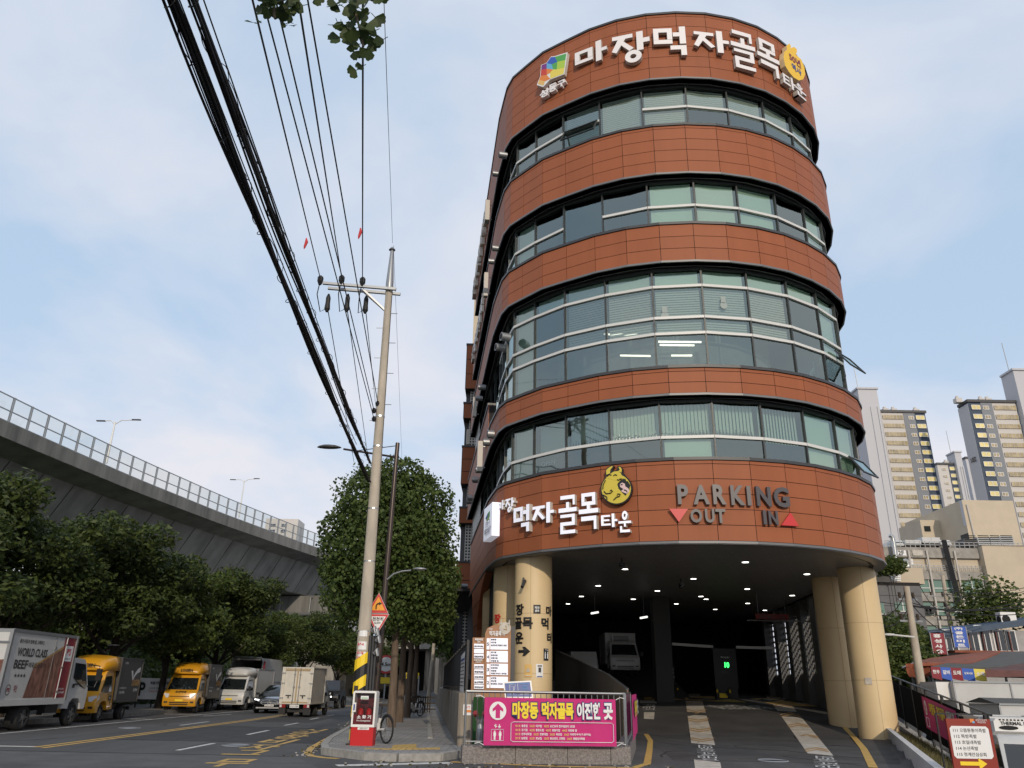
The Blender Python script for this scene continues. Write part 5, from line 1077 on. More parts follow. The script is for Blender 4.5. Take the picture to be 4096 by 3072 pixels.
# ticket booth with green figures
bo_ = thing('ticket_machine', 'black parking display machine with green figures and yellow guard posts between the lanes', 'ticket machine', onfloor(1566, 1511)+Vector((0, .3, 0)))
fz0 = bo_.location.copy()
def bl_(x, y): q = aty(x, y, fz0.y); return q-fz0
a = bl_(1543, 1450); c = bl_(1589, 1405); m1 = MB(); zt_ = bl_(1566, 1401).z; m1.box(a.x, c.x, 0, .5, .55, zt_); m1.box(a.x+.05, c.x-.05, .02, .48, 0, .55); obj('cabinet', m1, 'black_paint', bo_)
m2 = MB(); q = bl_(1570, 1436.5); text(m2, '10', (q.x, -.01, q.z), w=.26, h=.30, bold=.03, mt='led_green'); obj('display_figures', m2, 'led_green', bo_)
m3 = MB(); q = bl_(1566, 1420); text(m3, '주차가능대수', (q.x, -.01, q.z), w=.5, bold=.01, mt='sign_white'); q = bl_(1566, 1452); text(m3, '만차시', (q.x, -.01, q.z), w=.35, mt='parking_letter'); obj('lettering', m3, 'sign_white', bo_)
for s in (-1, 1): m4 = MB(); m4.tube([(s*.36, -.15, 0), (s*.36, -.15, .62)], .05, 10, 'black_paint'); m4.tube([(s*.36, -.15, .35), (s*.36, -.15, .52)], .054, 10, 'arrow_yellow'); obj('guard_post', m4, 'black_paint', bo_)
m5 = MB(); m5.box(-.22, .22, -.06, -.02, .08, .32); obj('foot_panel', m5, 'arrow_yellow', bo_)
gt = thing('barrier_gate', 'white barrier arms lowered to both sides of the ticket machine', 'barrier', fz0+Vector((0, .7, 0)))
m1 = MB(); m1.box(-.2, .2, 0, .4, 0, 1.1); obj('gate_box', m1, 'black_paint', gt)
for (xa_, ya_), (xb_, yb_), nm in (((1452, 1391), (1540, 1397), 'arm'), ((1590, 1398), (1673, 1400), 'arm')):
    m1 = MB(); m1.bar(aty(xa_, ya_, fz0.y+.7)-gt.location, aty(xb_, yb_, fz0.y+.7)-gt.location, .08, .15); obj(nm, m1, 'white_alu', gt)
hs = thing('height_limit_sign', 'dark red height limit sign hanging on a bar over the entry lane', 'sign', aty(1668, 1332, 41)); q0 = hs.location
m1 = MB(); m1.box(-.85, .85, 0, .05, -.13, .13); obj('panel', m1, 'sign_maroon', hs); m2 = MB(); text(m2, '제한높이 2.3m', (0, -.005, 0), w=1.35, bold=.02, mt='parking_letter'); obj('lettering', m2, 'parking_letter', hs); m3 = MB(); m3.tube([(-1.3, .02, -.2), (2.2, .02, -.2)], .035, 8); m3.bar((-.7, .02, .1), (-.7, .02, 2.2), .02); m3.bar((.7, .02, .1), (.7, .02, 2.2), .02); obj('hanging_bar', m3, 'steel_dull', hs)
vs = thing('pillar_sign', 'small upright black sign beside the inner pillar with striped posts below', 'sign', onfloor(1452, 1505)+Vector((.1, 0, 0))); m1 = MB(); m1.box(-.12, .12, 0, .04, .9, 1.75, 'black_paint'); text(m1, '출', (0, -.004, 1.55), w=.14, mt='sign_white'); text(m1, '구', (0, -.004, 1.32), w=.14, mt='sign_white'); text(m1, '주의', (0, -.004, 1.1), w=.18, mt='sign_white'); m1.box(-.03, .03, .0, .04, 0, .9, 'black_paint'); obj('panel', m1, 'black_paint', vs)
for s in (-.15, .2): m4 = MB(); m4.tube([(s, -.3, 0), (s, -.3, .7)], .05, 10, 'black_paint'); m4.tube([(s, -.3, .3), (s, -.3, .5)], .054, 10, 'arrow_yellow'); obj('guard_post', m4, 'black_paint', vs)
# column lettering, notices
def cyl_text(name, s, px, py, C, r, h_m, m_, label, cat='lettering', vertical=False, bold=.04, w_m=None):
    # place on the cylinder at the pixel's sight line
    d = ray(px, py); ox, oy = -C[0], -C[1]; A = d.x**2+d.y**2; B = 2*(ox*d.x+oy*d.y); Cc = ox**2+oy**2-r**2; disc = B*B-4*A*Cc
    t_ = (-B-math.sqrt(max(0, disc)))/(2*A); p = O+d*t_; n_ = Vector((p.x-C[0], p.y-C[1], 0)).normalized(); rt_ = Vector((0, 0, 1)).cross(n_)
    mb = MB(); vs_ = []
    if s == 'ARROW': mb.add([(u*.1, 0, v*.1) for u, v in ((-2.4, -.5), (0, -.5), (-.6, -1.6), (.5, -1.6), (2.4, 0), (.5, 1.6), (-.6, 1.6), (0, .5), (-2.4, .5))], [(0, 1, 7, 8), (1, 4, 7), (2, 3, 4, 1), (4, 5, 6, 7)], m_)
    else: text(mb, s, (0, 0, 0), h=h_m, w=w_m, right=(1, 0, 0), bold=bold, mt=m_)
    for v in mb.v: an = v[0]/r; ct = Vector((C[0], C[1], p.z)); nn = (n_*math.cos(an)+rt_*math.sin(an)); vs_.append(ct+nn*(r+.03)+Vector((0, 0, v[2])))
    mb.v = [tuple(v) for v in vs_]; o = bp('column_lettering', mb, m_); return p, n_, rt_
for s, x, y, h_, m_ in [('장', 1067, 1336, .36, 'sign_red'), ('헌', 1118+2, 1323, .20, 'sign_black')]:
    cyl_text('t', s, x+8 if s == '장' else x, y, CL2, .70, h_, m_, '')
for s, x, y, h_, m_ in [('장', 1123, 1317, .42, 'sign_black'), ('골목', 1129, 1346, .42, 'sign_black'), ('운', 1122, 1378, .42, 'sign_black'), ('먹', 1177, 1347, .42, 'sign_black'), ('마', 1185, 1320, .36, 'sign_black'), ('터', 1186, 1378, .36, 'sign_black')]:
    cyl_text('t', s, x, y, CL1, .72, h_, m_, '')
cyl_text('t', 'ARROW', 1132, 1407, CL1, .72, .30, 'sign_black', '')
def notice(name, label, x, y, w_, h_, C, r, base, deco):
    p, n_, rt_ = cyl_text('t', '·', x, y, C, r, .01, 'sign_white', ''); t = thing(name, label, 'notice', p+n_*.01); mb = MB(); Nn = n_
    pts = []
    k = 6
    for i in range(k):
        a0, a1 = (-w_/2+w_*i/k), (-w_/2+w_*(i+1)/k)
        f = lambda a, z: (Vector((C[0], C[1], p.z+z))+(n_*math.cos(a/r)+rt_*math.sin(a/r))*(r+.012))-t.location
        mb.quad(f(a0, -h_/2), f(a1, -h_/2), f(a1, h_/2), f(a0, h_/2), base)
    deco(mb, t, n_, rt_); obj('sheet', mb, base, t)
def deco_lift(mb, t, n_, rt_):
    for s in (-.06, .06): mb.obox(n_*.012+rt_*s+Vector((0, 0, -.05)), rt_*.022, n_*.004, (0, 0, .09), 'sign_white'); mb.disc(n_*.018+rt_*s+Vector((0, 0, .07)), n_, .025, 8, 'sign_white')
    text(mb, '↑↓', n_*.02+Vector((0, 0, .16)), w=.16, right=rt_, mt='sign_white')
notice('lift_sign', 'black lift pictogram sign on the right side of the left column', 1179.5, 1414, .24, .42, CL1, .72, 'sign_black', deco_lift)
notice('poster', 'small black restaurant poster on the left column, upper right', 1159+1, 1315+1, .27, .32, CL1, .72, 'sign_black', lambda mb, t, n_, rt_: (text(mb, '먹자', n_*.016+Vector((0, 0, .05)), w=.18, right=rt_, bold=.03, mt='sign_white'), text(mb, '골목', n_*.016+Vector((0, 0, -.06)), w=.16, right=rt_, bold=.03, mt='sign_white')))
notice('safety_notice', 'yellow triangular warning notice low on the left column', 1141, 1449, .27, .44, CL1, .72, 'banner_gold', lambda mb, t, n_, rt_: (mb.add([n_*.02+rt_*-.09+Vector((0, 0, -.04)), n_*.02+rt_*.09+Vector((0, 0, -.04)), n_*.02+Vector((0, 0, .12))], [(0, 1, 2)], 'stripe_beige'), mb.bar(n_*.02+rt_*-.1+Vector((0, 0, -.16)), n_*.02+rt_*.1+Vector((0, 0, -.16)), .02, mt='sign_white')))
notice('floor_notice', 'white lift information sheet low on the left column', 1165.5, 1449, .27, .46, CL1, .72, 'sign_white', lambda mb, t, n_, rt_: (mb.bar(n_*.02+rt_*-.08+Vector((0, 0, .17)), n_*.02+rt_*.08+Vector((0, 0, .17)), .03, mt='sign_black'), mb.obox(n_*.02+Vector((0, 0, .03)), rt_*.05, n_*.002, (0, 0, .08), 'truck_grey'), mb.bar(n_*.02+rt_*-.1+Vector((0, 0, -.19)), n_*.02+rt_*.1+Vector((0, 0, -.19)), .02, mt='board_blue')))
q, n_, rt_ = cyl_text('t', '·', 1876, 1471, CR1, .72, .01, 'sign_white', ''); mb = MB(); mb.obox((0, 0, 0), rt_*.12, n_*.006, (0, 0, .12)); o = obj('pasted_note', mb, 'stripe_beige', loc=q+n_*.012); tag(o, 'small beige square note pasted on the right front column', 'notice')
# ================================================ RAILING CORNER
PLZ = .36
P0 = atz(978, 1620, PLZ); P1 = atz(1359, 1626, PLZ); P2 = atz(1386, 1560, PLZ); P2.y = min(P2.y, 26.5)
P0 = Vector((-.95, 18.75, 0)); P1 = Vector((2.85, 19.25, 0)); P2 = Vector((3.75, 24.2, 0)); P3 = Vector((3.1, 31.5, 0)); P4 = Vector((1.9, 35.5, 0))
pz = MB()
def slabline(mb, a, b, w, z0, z1): d = (b-a).normalized(); n_ = Vector((-d.y, d.x, 0)); mb.prism([((a).x, (a).y), ((b).x, (b).y), ((b+n_*w).x, (b+n_*w).y), ((a+n_*w).x, (a+n_*w).y)], z0, z1)
slabline(pz, P0, P1, .42, 0, PLZ); slabline(pz, P1+Vector((0, 0, 0)), P2, .36, 0, PLZ-.004)
tag(obj('granite_plinth', pz, 'granite'), 'low speckled granite plinth under the corner railing', 'plinth')
jn = MB()
for f in (.31, .62, .88): q = P0.lerp(P1, f); jn.bar((q.x, q.y-.002, 0), (q.x, q.y-.002, PLZ+.002), .012, .006)
o = tag(obj('plinth_joint', jn, 'joint_black'), 'thin dark joints across the face of the granite plinth', 'joint'); 
bpy.data.objects['plinth_joint'].parent = bpy.data.objects['granite_plinth']; del o['category']
rl = thing('railing', 'steel corner railing with thin bars carrying the pink banner', 'railing', P0)
RH = PLZ+1.12
def rl_seg(a, b, n, first=True):
    a, b = a-P0, b-P0; d = (b-a).normalized(); nn = Vector((-d.y, d.x, 0))*.12; a = a+nn; b = b+nn
    tr = MB(); tr.tube([a+Vector((0, 0, RH)), b+Vector((0, 0, RH))], .032, 10); obj('top_rail', tr, 'steel', rl)
    br = MB(); br.tube([a+Vector((0, 0, PLZ+.08)), b+Vector((0, 0, PLZ+.08))], .016, 8); obj('bottom_rail', br, 'steel_dull', rl)
    ba = MB()
    for k in range(n+1):
        q = a.lerp(b, k/n); ba.tube([(q.x, q.y, PLZ), (q.x, q.y, RH-.01)], .011, 6)
    obj('bars', ba, 'steel', rl)
    for q in (a, b): po = MB(); po.tube([(q.x, q.y, PLZ), (q.x, q.y, RH)], .028, 10); obj('post', po, 'steel', rl)
rl_seg(P0+Vector((.05, 0, 0)), P1-Vector((.05, 0, 0)), 28); rl_seg(P1+Vector((.02, .05, 0)), P2, 30)
# banner with all its text
b0 = aty(1047, 1508, 18.62); b1 = aty(1328, 1509, 19.12); b2_ = aty(1047, 1613, 18.62); zT = (b0.z+b1.z)/2; zB = zT-.98
bn = thing('pink_banner', 'magenta cloth banner with yellow title and lift pictogram on the front of the railing', 'banner', (b0.x, b0.y, zB))
bd = Vector((b1.x-b0.x, P1.y-P0.y-.0, 0)); bd = Vector((P1.x-P0.x, P1.y-P0.y, 0)).normalized(); BW_ = (b1.x-b0.x)/bd.x; BH_ = .98; bnrm = Vector((bd.y, -bd.x, 0))
cl_ = MB(); NX = 40
wv = lambda f, g_=0: .012*math.sin(f*23)+.008*math.sin(f*61+g_*4)
for j in range(6):
    for i in range(NX):
        c4 = [(i/NX, j/6), ((i+1)/NX, j/6), ((i+1)/NX, (j+1)/6), (i/NX, (j+1)/6)]; cl_.add([bd*(f*BW_)+bnrm*wv(f, g_)+Vector((0, 0, g_*BH_)) for f, g_ in c4], [(0, 1, 2, 3)])
obj('cloth', cl_, 'banner_magenta', bn, 'all')
def BP(f, g_, o=.03): return bd*(f*BW_)+bnrm*o+Vector((0, 0, g_*BH_))
tt = MB()
for s, f0, f1, mt_, bk_ in (('마장동', .205, .405, 'banner_yellow', 1), ('먹자골목', .425, .675, 'banner_yellow', 1), ('이전한', .695, .885, 'sign_white', 1), ('곳', .90, .975, 'sign_white', 1)):
    text(tt, s, BP((f0+f1)/2, .74, .026), w=(f1-f0)*BW_*1.03, h=.40, right=bd, bold=.085, mt='banner_navy'); text(tt, s, BP((f0+f1)/2, .74, .034), w=(f1-f0)*BW_*.97, h=.355, right=bd, bold=.045, mt=mt_)
obj('title_lettering', tt, 'banner_yellow', bn)
rows = [[('501호', '용문집'), ('502호', '대구집'), ('503호', '손건호의 한우일번지 2호점')], [('401호', '경기집'), ('402호', '충청도집'), ('403호', '쌍둥이집'), ('404호', '마장동 딸')], [('301호', '전주대박집'), ('302호', '전봇대집'), ('303호', '축방집'), ('304호', '마장한우리(구,광주집)')], [('201호', '남원집'), ('202호', '호남집'), ('203호', '변산반도 고향집'), ('206호', '종발엄마족발')]]
rt_m = MB(); em_ = .058
for j, rw_ in enumerate(rows):
    f = .232
    for a, b in rw_:
        for s, mt_ in ((a, 'banner_gold'), (b, 'sign_white')):
            wd_ = em_*.92*sum(.45 if c in ' 0123456789(),' else .84 for c in s)
            text(rt_m, s, BP(f, .41-j*.085), w=wd_, h=em_*.9, right=bd, bold=.025, mt=mt_, anchor='l'); f += (wd_+(.022 if mt_ == 'banner_gold' else .05))/BW_
obj('shop_list_lettering', rt_m, 'sign_white', bn)
fr_ = MB(); c4 = [(.20, .08), (.975, .08), (.975, .49), (.20, .49)]
fr_.tube([BP(f, g_) for f, g_ in [(.215, .08), (.96, .08), (.975, .11), (.975, .46), (.96, .49), (.215, .49), (.20, .46), (.20, .11), (.215, .08)]], .007, 4); obj('list_frame', fr_, 'sign_white', bn)
pc = MB()
pc.add([BP(.1, .72)+bd*(.19*math.cos(2*math.pi*k/32))+Vector((0, 0, .19*math.sin(2*math.pi*k/32))) for k in range(32)], [tuple(range(32))], 'sign_white')
pc.add([BP(.1, .72, .036)+bd*u+Vector((0, 0, v)) for u, v in ((-.05, -.15), (.05, -.15), (.05, .02), (.12, -.02), (.12, .04), (0, .15), (-.12, .04), (-.12, -.02), (-.05, .02))], [tuple(range(9))], 'banner_magenta')
pc.tube([BP(f, g_) for f, g_ in ((.055, .1), (.145, .1), (.145, .33), (.055, .33), (.055, .1))], .006, 4, 'sign_white')
for f in (.08, .12):
    pc.add([BP(f, .2)+bd*u+Vector((0, 0, v)) for u, v in ((-.03, -.0), (-.02, -.0), (-.018, -.085), (-.002, -.085), (0, -.01), (.002, -.085), (.018, -.085), (.02, 0), (.03, 0), (.028, .07), (-.028, .07))], [tuple(range(11))], 'sign_white'); pc.add([BP(f, .29)+bd*(.018*math.cos(k))+Vector((0, 0, .018*math.sin(k))) for k in range(6)], [tuple(range(6))], 'sign_white')
text(pc, '↑↓', BP(.1, .40), w=.16, h=.10, right=bd, bold=.05, mt='sign_white'); obj('pictogram', pc, 'sign_white', bn)
tie = MB()
for f, g_, s in ((0, .99, -1), (0, .01, -1), (1, .99, 1), (1, .01, 1)): tie.tube([BP(f, g_), BP(f, g_)+bd*s*.1+Vector((0, 0, .05)), BP(f, g_)+bd*s*.2+Vector((0, 0, .03))], .008, 5)
obj('tie_cord', tie, 'sign_white', bn)
# side banner
bn2 = thing('side_banner', 'magenta banner seen edge on, tied to the side of the corner railing', 'banner', (P1.x+.12, P1.y+.3, PLZ+.12)); d2 = (P2-P1).normalized(); n2 = Vector((d2.y, -d2.x, 0)); W2 = (P2-P1).length-.5
cl_ = MB(); 
for i in range(20): f, f2 = i/20, (i+1)/20; cl_.quad(*[d2*(a*W2)+n2*(.02*math.sin(a*19))+Vector((0, 0, b)) for a, b in ((f, 0), (f2, 0), (f2, .98), (f, .98))])
obj('cloth', cl_, 'banner_magenta', bn2, 'all'); tt = MB()
for s, f0, f1, mt_ in (('마장동', .12, .38, 'banner_yellow'), ('먹자골목', .40, .68, 'banner_yellow'), ('이전한곳', .70, .96, 'sign_white')):
    text(tt, s, d2*((f0+f1)/2*W2)+n2*.035+Vector((0, 0, .66)), w=(f1-f0)*W2, h=.42, right=d2, bold=.085, mt='banner_navy'); text(tt, s, d2*((f0+f1)/2*W2)+n2*.045+Vector((0, 0, .66)), w=(f1-f0)*W2*.95, h=.38, right=d2, bold=.045, mt=mt_)
obj('title_lettering', tt, 'banner_yellow', bn2)
# slatted wall running back into the garage
sw_ = thing('slatted_wall', 'brown vertical slatted wall running back into the garage behind the railing', 'wall', (0, 0, 0)); mb = MB()
pts_ = [(P2.x-.15, P2.y+.1, 1.55), (3.5, 28, 2.0), (3.0, 32, 2.5), (2.2, 36, 3.1)]
for a, b in zip(pts_[:-1], pts_[1:]):
    A, B = Vector(a), Vector(b); n_ = int((B-A).length/.11)
    for k in range(n_): q = A.lerp(B, k/n_); q2 = A.lerp(B, (k+.82)/n_); mb.add([(q.x, q.y, 0), (q2.x, q2.y, 0), (q2.x, q2.y, q2.z), (q.x, q.y, q.z), (q.x-.05, q.y, 0), (q2.x-.05, q2.y, 0), (q2.x-.05, q2.y, q2.z), (q.x-.05, q.y, q.z)], [(0, 1, 2, 3), (4, 7, 6, 5), (0, 3, 7, 4), (1, 5, 6, 2), (3, 2, 6, 7)])
obj('slats', mb, 'wood_slat', sw_); mb = MB()
for a, b in zip(pts_[:-1], pts_[1:]): mb.bar(Vector(a)+Vector((-.03, 0, .03)), Vector(b)+Vector((-.03, 0, .03)), .1, .05); mb.quad((a[0]-.07, a[1], 0), (b[0]-.07, b[1], 0), (b[0]-.07, b[1], b[2]), (a[0]-.07, a[1], a[2]))
obj('cap_rail', mb, 'dark_grey_metal', sw_)
# directory board
DY = 23.5
dB = thing('directory_board', 'tall tan shop directory board with white numbered name plates behind the railing', 'sign board', aty(1080, 1540, DY).to_2d().to_3d())
dl = dB.location
def dp(x, y, o=0.0): q = aty(x, y, DY-o); return q-dl
mb = MB(); a = dp(1048, 1368); b = dp(1104, 1350); zb_ = .1
mb.prism([(a.x+.0, zb_), (b.x, zb_), (b.x, dp(1104, 1351).z), (a.x+.25, dp(1060, 1350).z), (a.x+.06, dp(1052, 1357).z), (a.x, dp(1048, 1368).z)], 0, .22, lambda u, v, t: (u, t, v)); obj('main_panel', mb, 'board_tan', dB)
mb = MB(); c = dp(1021, 1377); mb.prism([(c.x, zb_), (a.x-.01, zb_), (a.x-.01, dp(1047, 1377).z), (c.x, dp(1021, 1377).z)], .04, .20, lambda u, v, t: (u, t, v)); obj('side_panel', mb, 'board_tan', dB)
mb = MB(); b2 = dp(1109, 1352); mb.box(b.x+.01, b.x+.12, .04, .2, zb_, dp(1104, 1353).z); obj('edge_panel', mb, 'dark_grey_metal', dB)
pm = MB(); tm = MB()
def plate(x0, y0, x1, y1): a_, b_ = dp(x0, y1), dp(x1, y0); pm.box(a_.x, b_.x, -.02, -.004, a_.z, b_.z); return a_, b_
def ptext(s, x0, y0, x1, y1, m_='sign_black', bold=.03, o=.03): a_, b_ = dp(x0, y1), dp(x1, y0); text(tm, s, ((a_.x+b_.x)/2, -o, (a_.z+b_.z)/2), w=b_.x-a_.x, h=b_.z-a_.z, bold=bold, mt=m_)
names = {5: ['용문집', '대구집', '손건호소한우일번지 2호점', ''], 4: ['경기집', '충청도집', '쌍둥이집', '마장동 딸'], 3: ['전주대박집', '전봇대집', '축방집', '마장한우리(구, 광주집)'], 2: ['남원집', '호남집', '변산반도 고향집', '']}
for k, (fl, y0) in enumerate(zip((5, 4, 3, 2), (1379, 1406.5, 1434, 1462))):
    plate(1051, y0, 1058, y0+24); ptext(str(fl), 1052, y0+9, 1056.5, y0+16)
    for j, nm in enumerate(names[fl]):
        plate(1059, y0+j*6.2, 1097, y0+j*6.2+5.3)
        if nm: ptext(nm, 1060.5, y0+j*6.2+1, 1060.5+min(34, 3.6+len(nm)*2.7), y0+j*6.2+4.3, bold=.05)
for j, nm in enumerate(['벌건이쭈려(족발)', '', '종필암대족발', None, '모둠 뚱뚱이족발', '뚝방족발', '호일네족발', '논산족발', '청계안심상회']):
    y0 = 1391+j*11.0
    if nm is None: ptext('족발취급점', 1024, y0+0, 1042, y0+4, 'sign_white'); ptext('(1층외부)', 1027, y0+5, 1039, y0+8, 'sign_white'); continue
    plate(1024, y0, 1045, y0+9)
    if nm: ptext(nm, 1025, y0+3.5, 1044, y0+7.5, bold=.05)
ptext('족발판매대', 1026, 1379, 1043, 1384, 'sign_white'); ptext('(2F)', 1031, 1385, 1038, 1389, 'sign_white')
ptext('마장', 1056, 1357, 1064, 1361, 'sign_white', .01); ptext('먹자골목', 1057, 1363, 1083, 1374, 'sign_white', .03); ptext('타운', 1084, 1369, 1091, 1373, 'sign_white', .01)
obj('name_plates', pm, 'lit_letter', dB); obj('plate_lettering', tm, 'sign_black', dB)
rg = MB(); q = dp(1091, 1357, .01); rg.tube([(q.x, -.01, q.z), (q.x, -.03, q.z)], .17, 20, 'stripe_beige'); rg.tube([(q.x-.13, -.02, q.z+.1), (q.x-.11, -.02, q.z+.24)], [.04, .01], 6, 'stripe_beige'); rg.tube([(q.x+.11, -.02, q.z+.1), (q.x+.13, -.02, q.z+.24)], [.04, .01], 6, 'stripe_beige'); rg.tube([(q.x-.05, -.034, q.z-.02), (q.x+.05, -.034, q.z-.05), (q.x+.02, -.034, q.z+.08)], .012, 5, 'chevron_brown'); obj('round_emblem', rg, 'stripe_beige', dB)
# blue plan board
pb = thing('plan_board', 'tilted blue floor plan board in a silver frame right behind the railing', 'sign board', (aty(1121, 1490, 20.6).x, 20.6, .15)); pl_ = pb.location
def pq(x, y, o=0): q = aty(x, y, 20.6)-pl_; return Vector((q.x, q.y+.25*(q.z-1.0)-o, q.z))
mb = MB(); A = [pq(1093, 1500), pq(1150, 1503), pq(1150, 1469), pq(1088, 1474)]; A = [pq(1091, 1508), pq(1152, 1508), pq(1148, 1470), pq(1087, 1473)]; mb.add(A+[p_+Vector((0, .06, 0)) for p_ in A], [(0, 1, 2, 3), (4, 7, 6, 5), (0, 4, 5, 1), (1, 5, 6, 2), (2, 6, 7, 3), (3, 7, 4, 0)]); obj('frame', mb, 'steel_dull', pb)
mb = MB(); A = [pq(1093, 1505, .006), pq(1149, 1505, .006), pq(1145, 1473, .006), pq(1090, 1476, .006)]; mb.add(A, [(0, 1, 2, 3)], 'board_blue')
for pts in ([(1100, 1480), (1113, 1478), (1109, 1500), (1103, 1500), (1100, 1480)], [(1103, 1484), (1110, 1483), (1108, 1494)], [(1118, 1476), (1120, 1504)], [(1123, 1495), (1143, 1494), (1144, 1499), (1124, 1500), (1123, 1495)]): mb.tube([pq(x, y, .012) for x, y in pts], .006, 4, 'sign_white')
for y, x0, x1 in ((1477, 1122, 1143), (1482, 1128, 1140), (1485, 1128, 1139), (1488, 1128, 1141), (1477, 1094, 1112)): mb.tube([pq(x0, y, .012), pq(x1, y, .012)], .006, 4, 'logo_lblue')
obj('plan_panel', mb, 'board_blue', pb); mb = MB(); 
for x in (1100, 1138): q = pq(x, 1506); mb.tube([(q.x, q.y+.08, q.z+.2), (q.x, q.y+.08, 0)], .03, 8)
obj('legs', mb, 'steel_dull', pb)
# things just behind the railing on the left: green turf screen and siamese hydrant
tf = MB(); tf.box(-.85, .25, 21.5, 21.6, .1, 1.33); tag(obj('turf_screen', tf, 'turf'), 'dark green artificial turf screen behind the left end of the railing', 'screen')
hy = thing('hydrant_inlet', 'silver twin hydrant inlet with red caps behind the railing', 'hydrant', (aty(1037, 1560, 20.6).x, 20.6, .15))
mb = MB(); mb.tube([(0, 0, 0), (0, 0, .3), (.0, 0, .5), (-.0, 0, .62)], [.06, .09, .09, .05], 12); mb.tube([(0, 0, .55), (-.1, -.08, .78)], .05, 10); mb.tube([(0, 0, .55), (.1, -.08, .78)], .05, 10); obj('pipe', mb, 'steel_dull', hy, True)
for s in (-1, 1): mb = MB(); mb.tube([(s*.1, -.08, .78), (s*.12, -.14, .84)], .065, 12); obj('cap', mb, 'lamp_red', hy)
# ================================================ RETAINING WALL, BLACK FENCE
wl = thing('retaining_wall', 'tall stained concrete retaining wall along the right side of the sidewalk', 'wall', (0, 0, 0)); mb = MB()
wp = [(wallx(21.8)-.02, 21.8), (.35, 21.9), (.15, 24), (-.8, 30), (-1.6, 38), (-5.6, 70), (-6.2, 70), (wallx(62), 62), (wallx(40), 40), (wallx(24.5), 24.5)]
mb.prism([(wallx(21.8), 21.8), (wallx(21.8)+.45, 21.8), (wallx(70)+.45, 70), (wallx(70), 70)], .1, 1.42); obj('wall', mb, 'concrete_stained', wl)
mb = MB(); mb.prism([(wallx(21.8)+.46, 21.805), (wallx(21.8)+1.05, 21.805), (wallx(21.8)+.46, 21.805)], .1, 1.0) if False else mb.loft([[(wallx(21.8)+.452, 21.8, .1), (wallx(21.8)+.95, 21.8, .1), (wallx(21.8)+.55, 21.8, 1.40), (wallx(21.8)+.452, 21.8, 1.40)], [(wallx(21.8)+.452, 22.3, .1), (wallx(21.8)+.95, 22.3, .1), (wallx(21.8)+.55, 22.3, 1.40), (wallx(21.8)+.452, 22.3, 1.40)]]); obj('end_buttress', mb, 'concrete', wl)
mb = MB(); mb.prism([(wallx(21.8)+.5, 22.4), (-.3, 30), (-3.5, 60), (wallx(60)+.5, 60)], 1.2, 1.3); struct(obj('planting_bed', mb, 'hill'))
fc = thing('black_fence', 'black metal fence standing on the stained retaining wall', 'fence', (0, 0, 0)); fx_ = lambda y: wallx(y)+.22
ys_ = [22.3+i*1.9 for i in range(16)]
for y in ys_: mb = MB(); mb.box(fx_(y)-.03, fx_(y)+.03, y-.03, y+.03, 1.42, 2.78); obj('post', mb, 'black_paint', fc)
for z in (1.55, 2.7): mb = MB(); mb.bar((fx_(22.3), 22.3, z), (fx_(ys_[-1]), ys_[-1], z), .05); obj('rail', mb, 'black_paint', fc)
mb = MB(); y = 22.35
while y < ys_[-1]: mb.bar((fx_(y), y, 1.56), (fx_(y), y, 2.68), .02); y += .06
o = obj('bars', mb, 'black_paint', fc)
cb_ = thing('notice_banner', 'white printed cloth notice tied to the black fence', 'banner', (fx_(24)-.06, 24, 1.9)); mb = MB(); d_ = Vector((-.098, 1, 0)).normalized(); mb.add([d_*-1.4+Vector((0, 0, -.55)), d_*1.2+Vector((0, 0, -.5)), d_*1.2+Vector((0, 0, .55)), d_*-1.4+Vector((0, 0, .6))], [(0, 1, 2, 3)], 'sign_white')
for k in range(8): mb.bar(d_*-1.2+Vector((-.012, 0, .4-k*.1)), d_*.9+Vector((-.012, 0, .4-k*.1)), .004, .025 if k else .06, 'truck_grey' if k else 'board_blue')
obj('cloth', mb, 'sign_white', cb_)
mb = MB(); q = aty(1743/K, 2630/K, 30); mb.add([(q.x, 30, q.z), (q.x+.02, 31.2, q.z), (q.x+.02, 31.2, q.z-1.3), (q.x, 30, q.z-1.2)], [(0, 1, 2, 3)]); tag(obj('cloth_strip', mb, 'sign_white'), 'narrow white cloth strip hanging on the black fence, farther back', 'banner')
mb = MB(); q = atz(1700/K, 2945/K, .15); q = Vector((wallx(21.8)+.25, 21.79, 1.05)); mb.box(q.x-.12, q.x+.12, 21.78, 21.795, .88, 1.14, 'sign_white'); text(mb, '금연', (q.x, 21.777, 1.08), w=.12, mt='sign_red'); mb.bar((q.x-.09, 21.777, .98), (q.x+.09, 21.777, .98), .006, .06, mt='logo_orange'); tag(obj('wall_notice', mb, 'sign_white'), 'small white notice on the end face of the retaining wall', 'notice')
# ================================================ EXTINGUISHER CABINET, MARKER POST
ex = thing('extinguisher_cabinet', 'red and white fire extinguisher cabinet with glass door standing at the kerb corner', 'cabinet', (-3.62, 21.2, .15), -.05); CW, CH = .30, 1.28
mb = MB(); mb.prism([(-CW+.015, 0), (CW-.015, 0), (CW-.015, .43), (-CW+.015, .43)], 0, .34, lambda u, v, t: (u, t, v)); obj('base', mb, 'red_gloss', ex)
mb = MB(); f_ = lambda u, v, t: (u, t, v); mb.box(-CW, -CW+.045, -.02, .36, .431, CH-.05); mb.box(CW-.045, CW, -.02, .36, .431, CH-.05); mb.box(-CW+.0455, CW-.0455, -.019, .36, .431, .49); mb.prism([(-CW, CH-.0499), (CW, CH-.0499), (CW, CH-.03), (CW-.04, CH), (-CW+.04, CH), (-CW, CH-.03)], -.02, .36, f_); obj('case_frame', mb, 'white_gloss', ex, False)
mb = MB(); mb.box(-CW+.046, CW-.046, .3, .35, .491, CH-.051); obj('inner_back', mb, 'red_dark', ex)
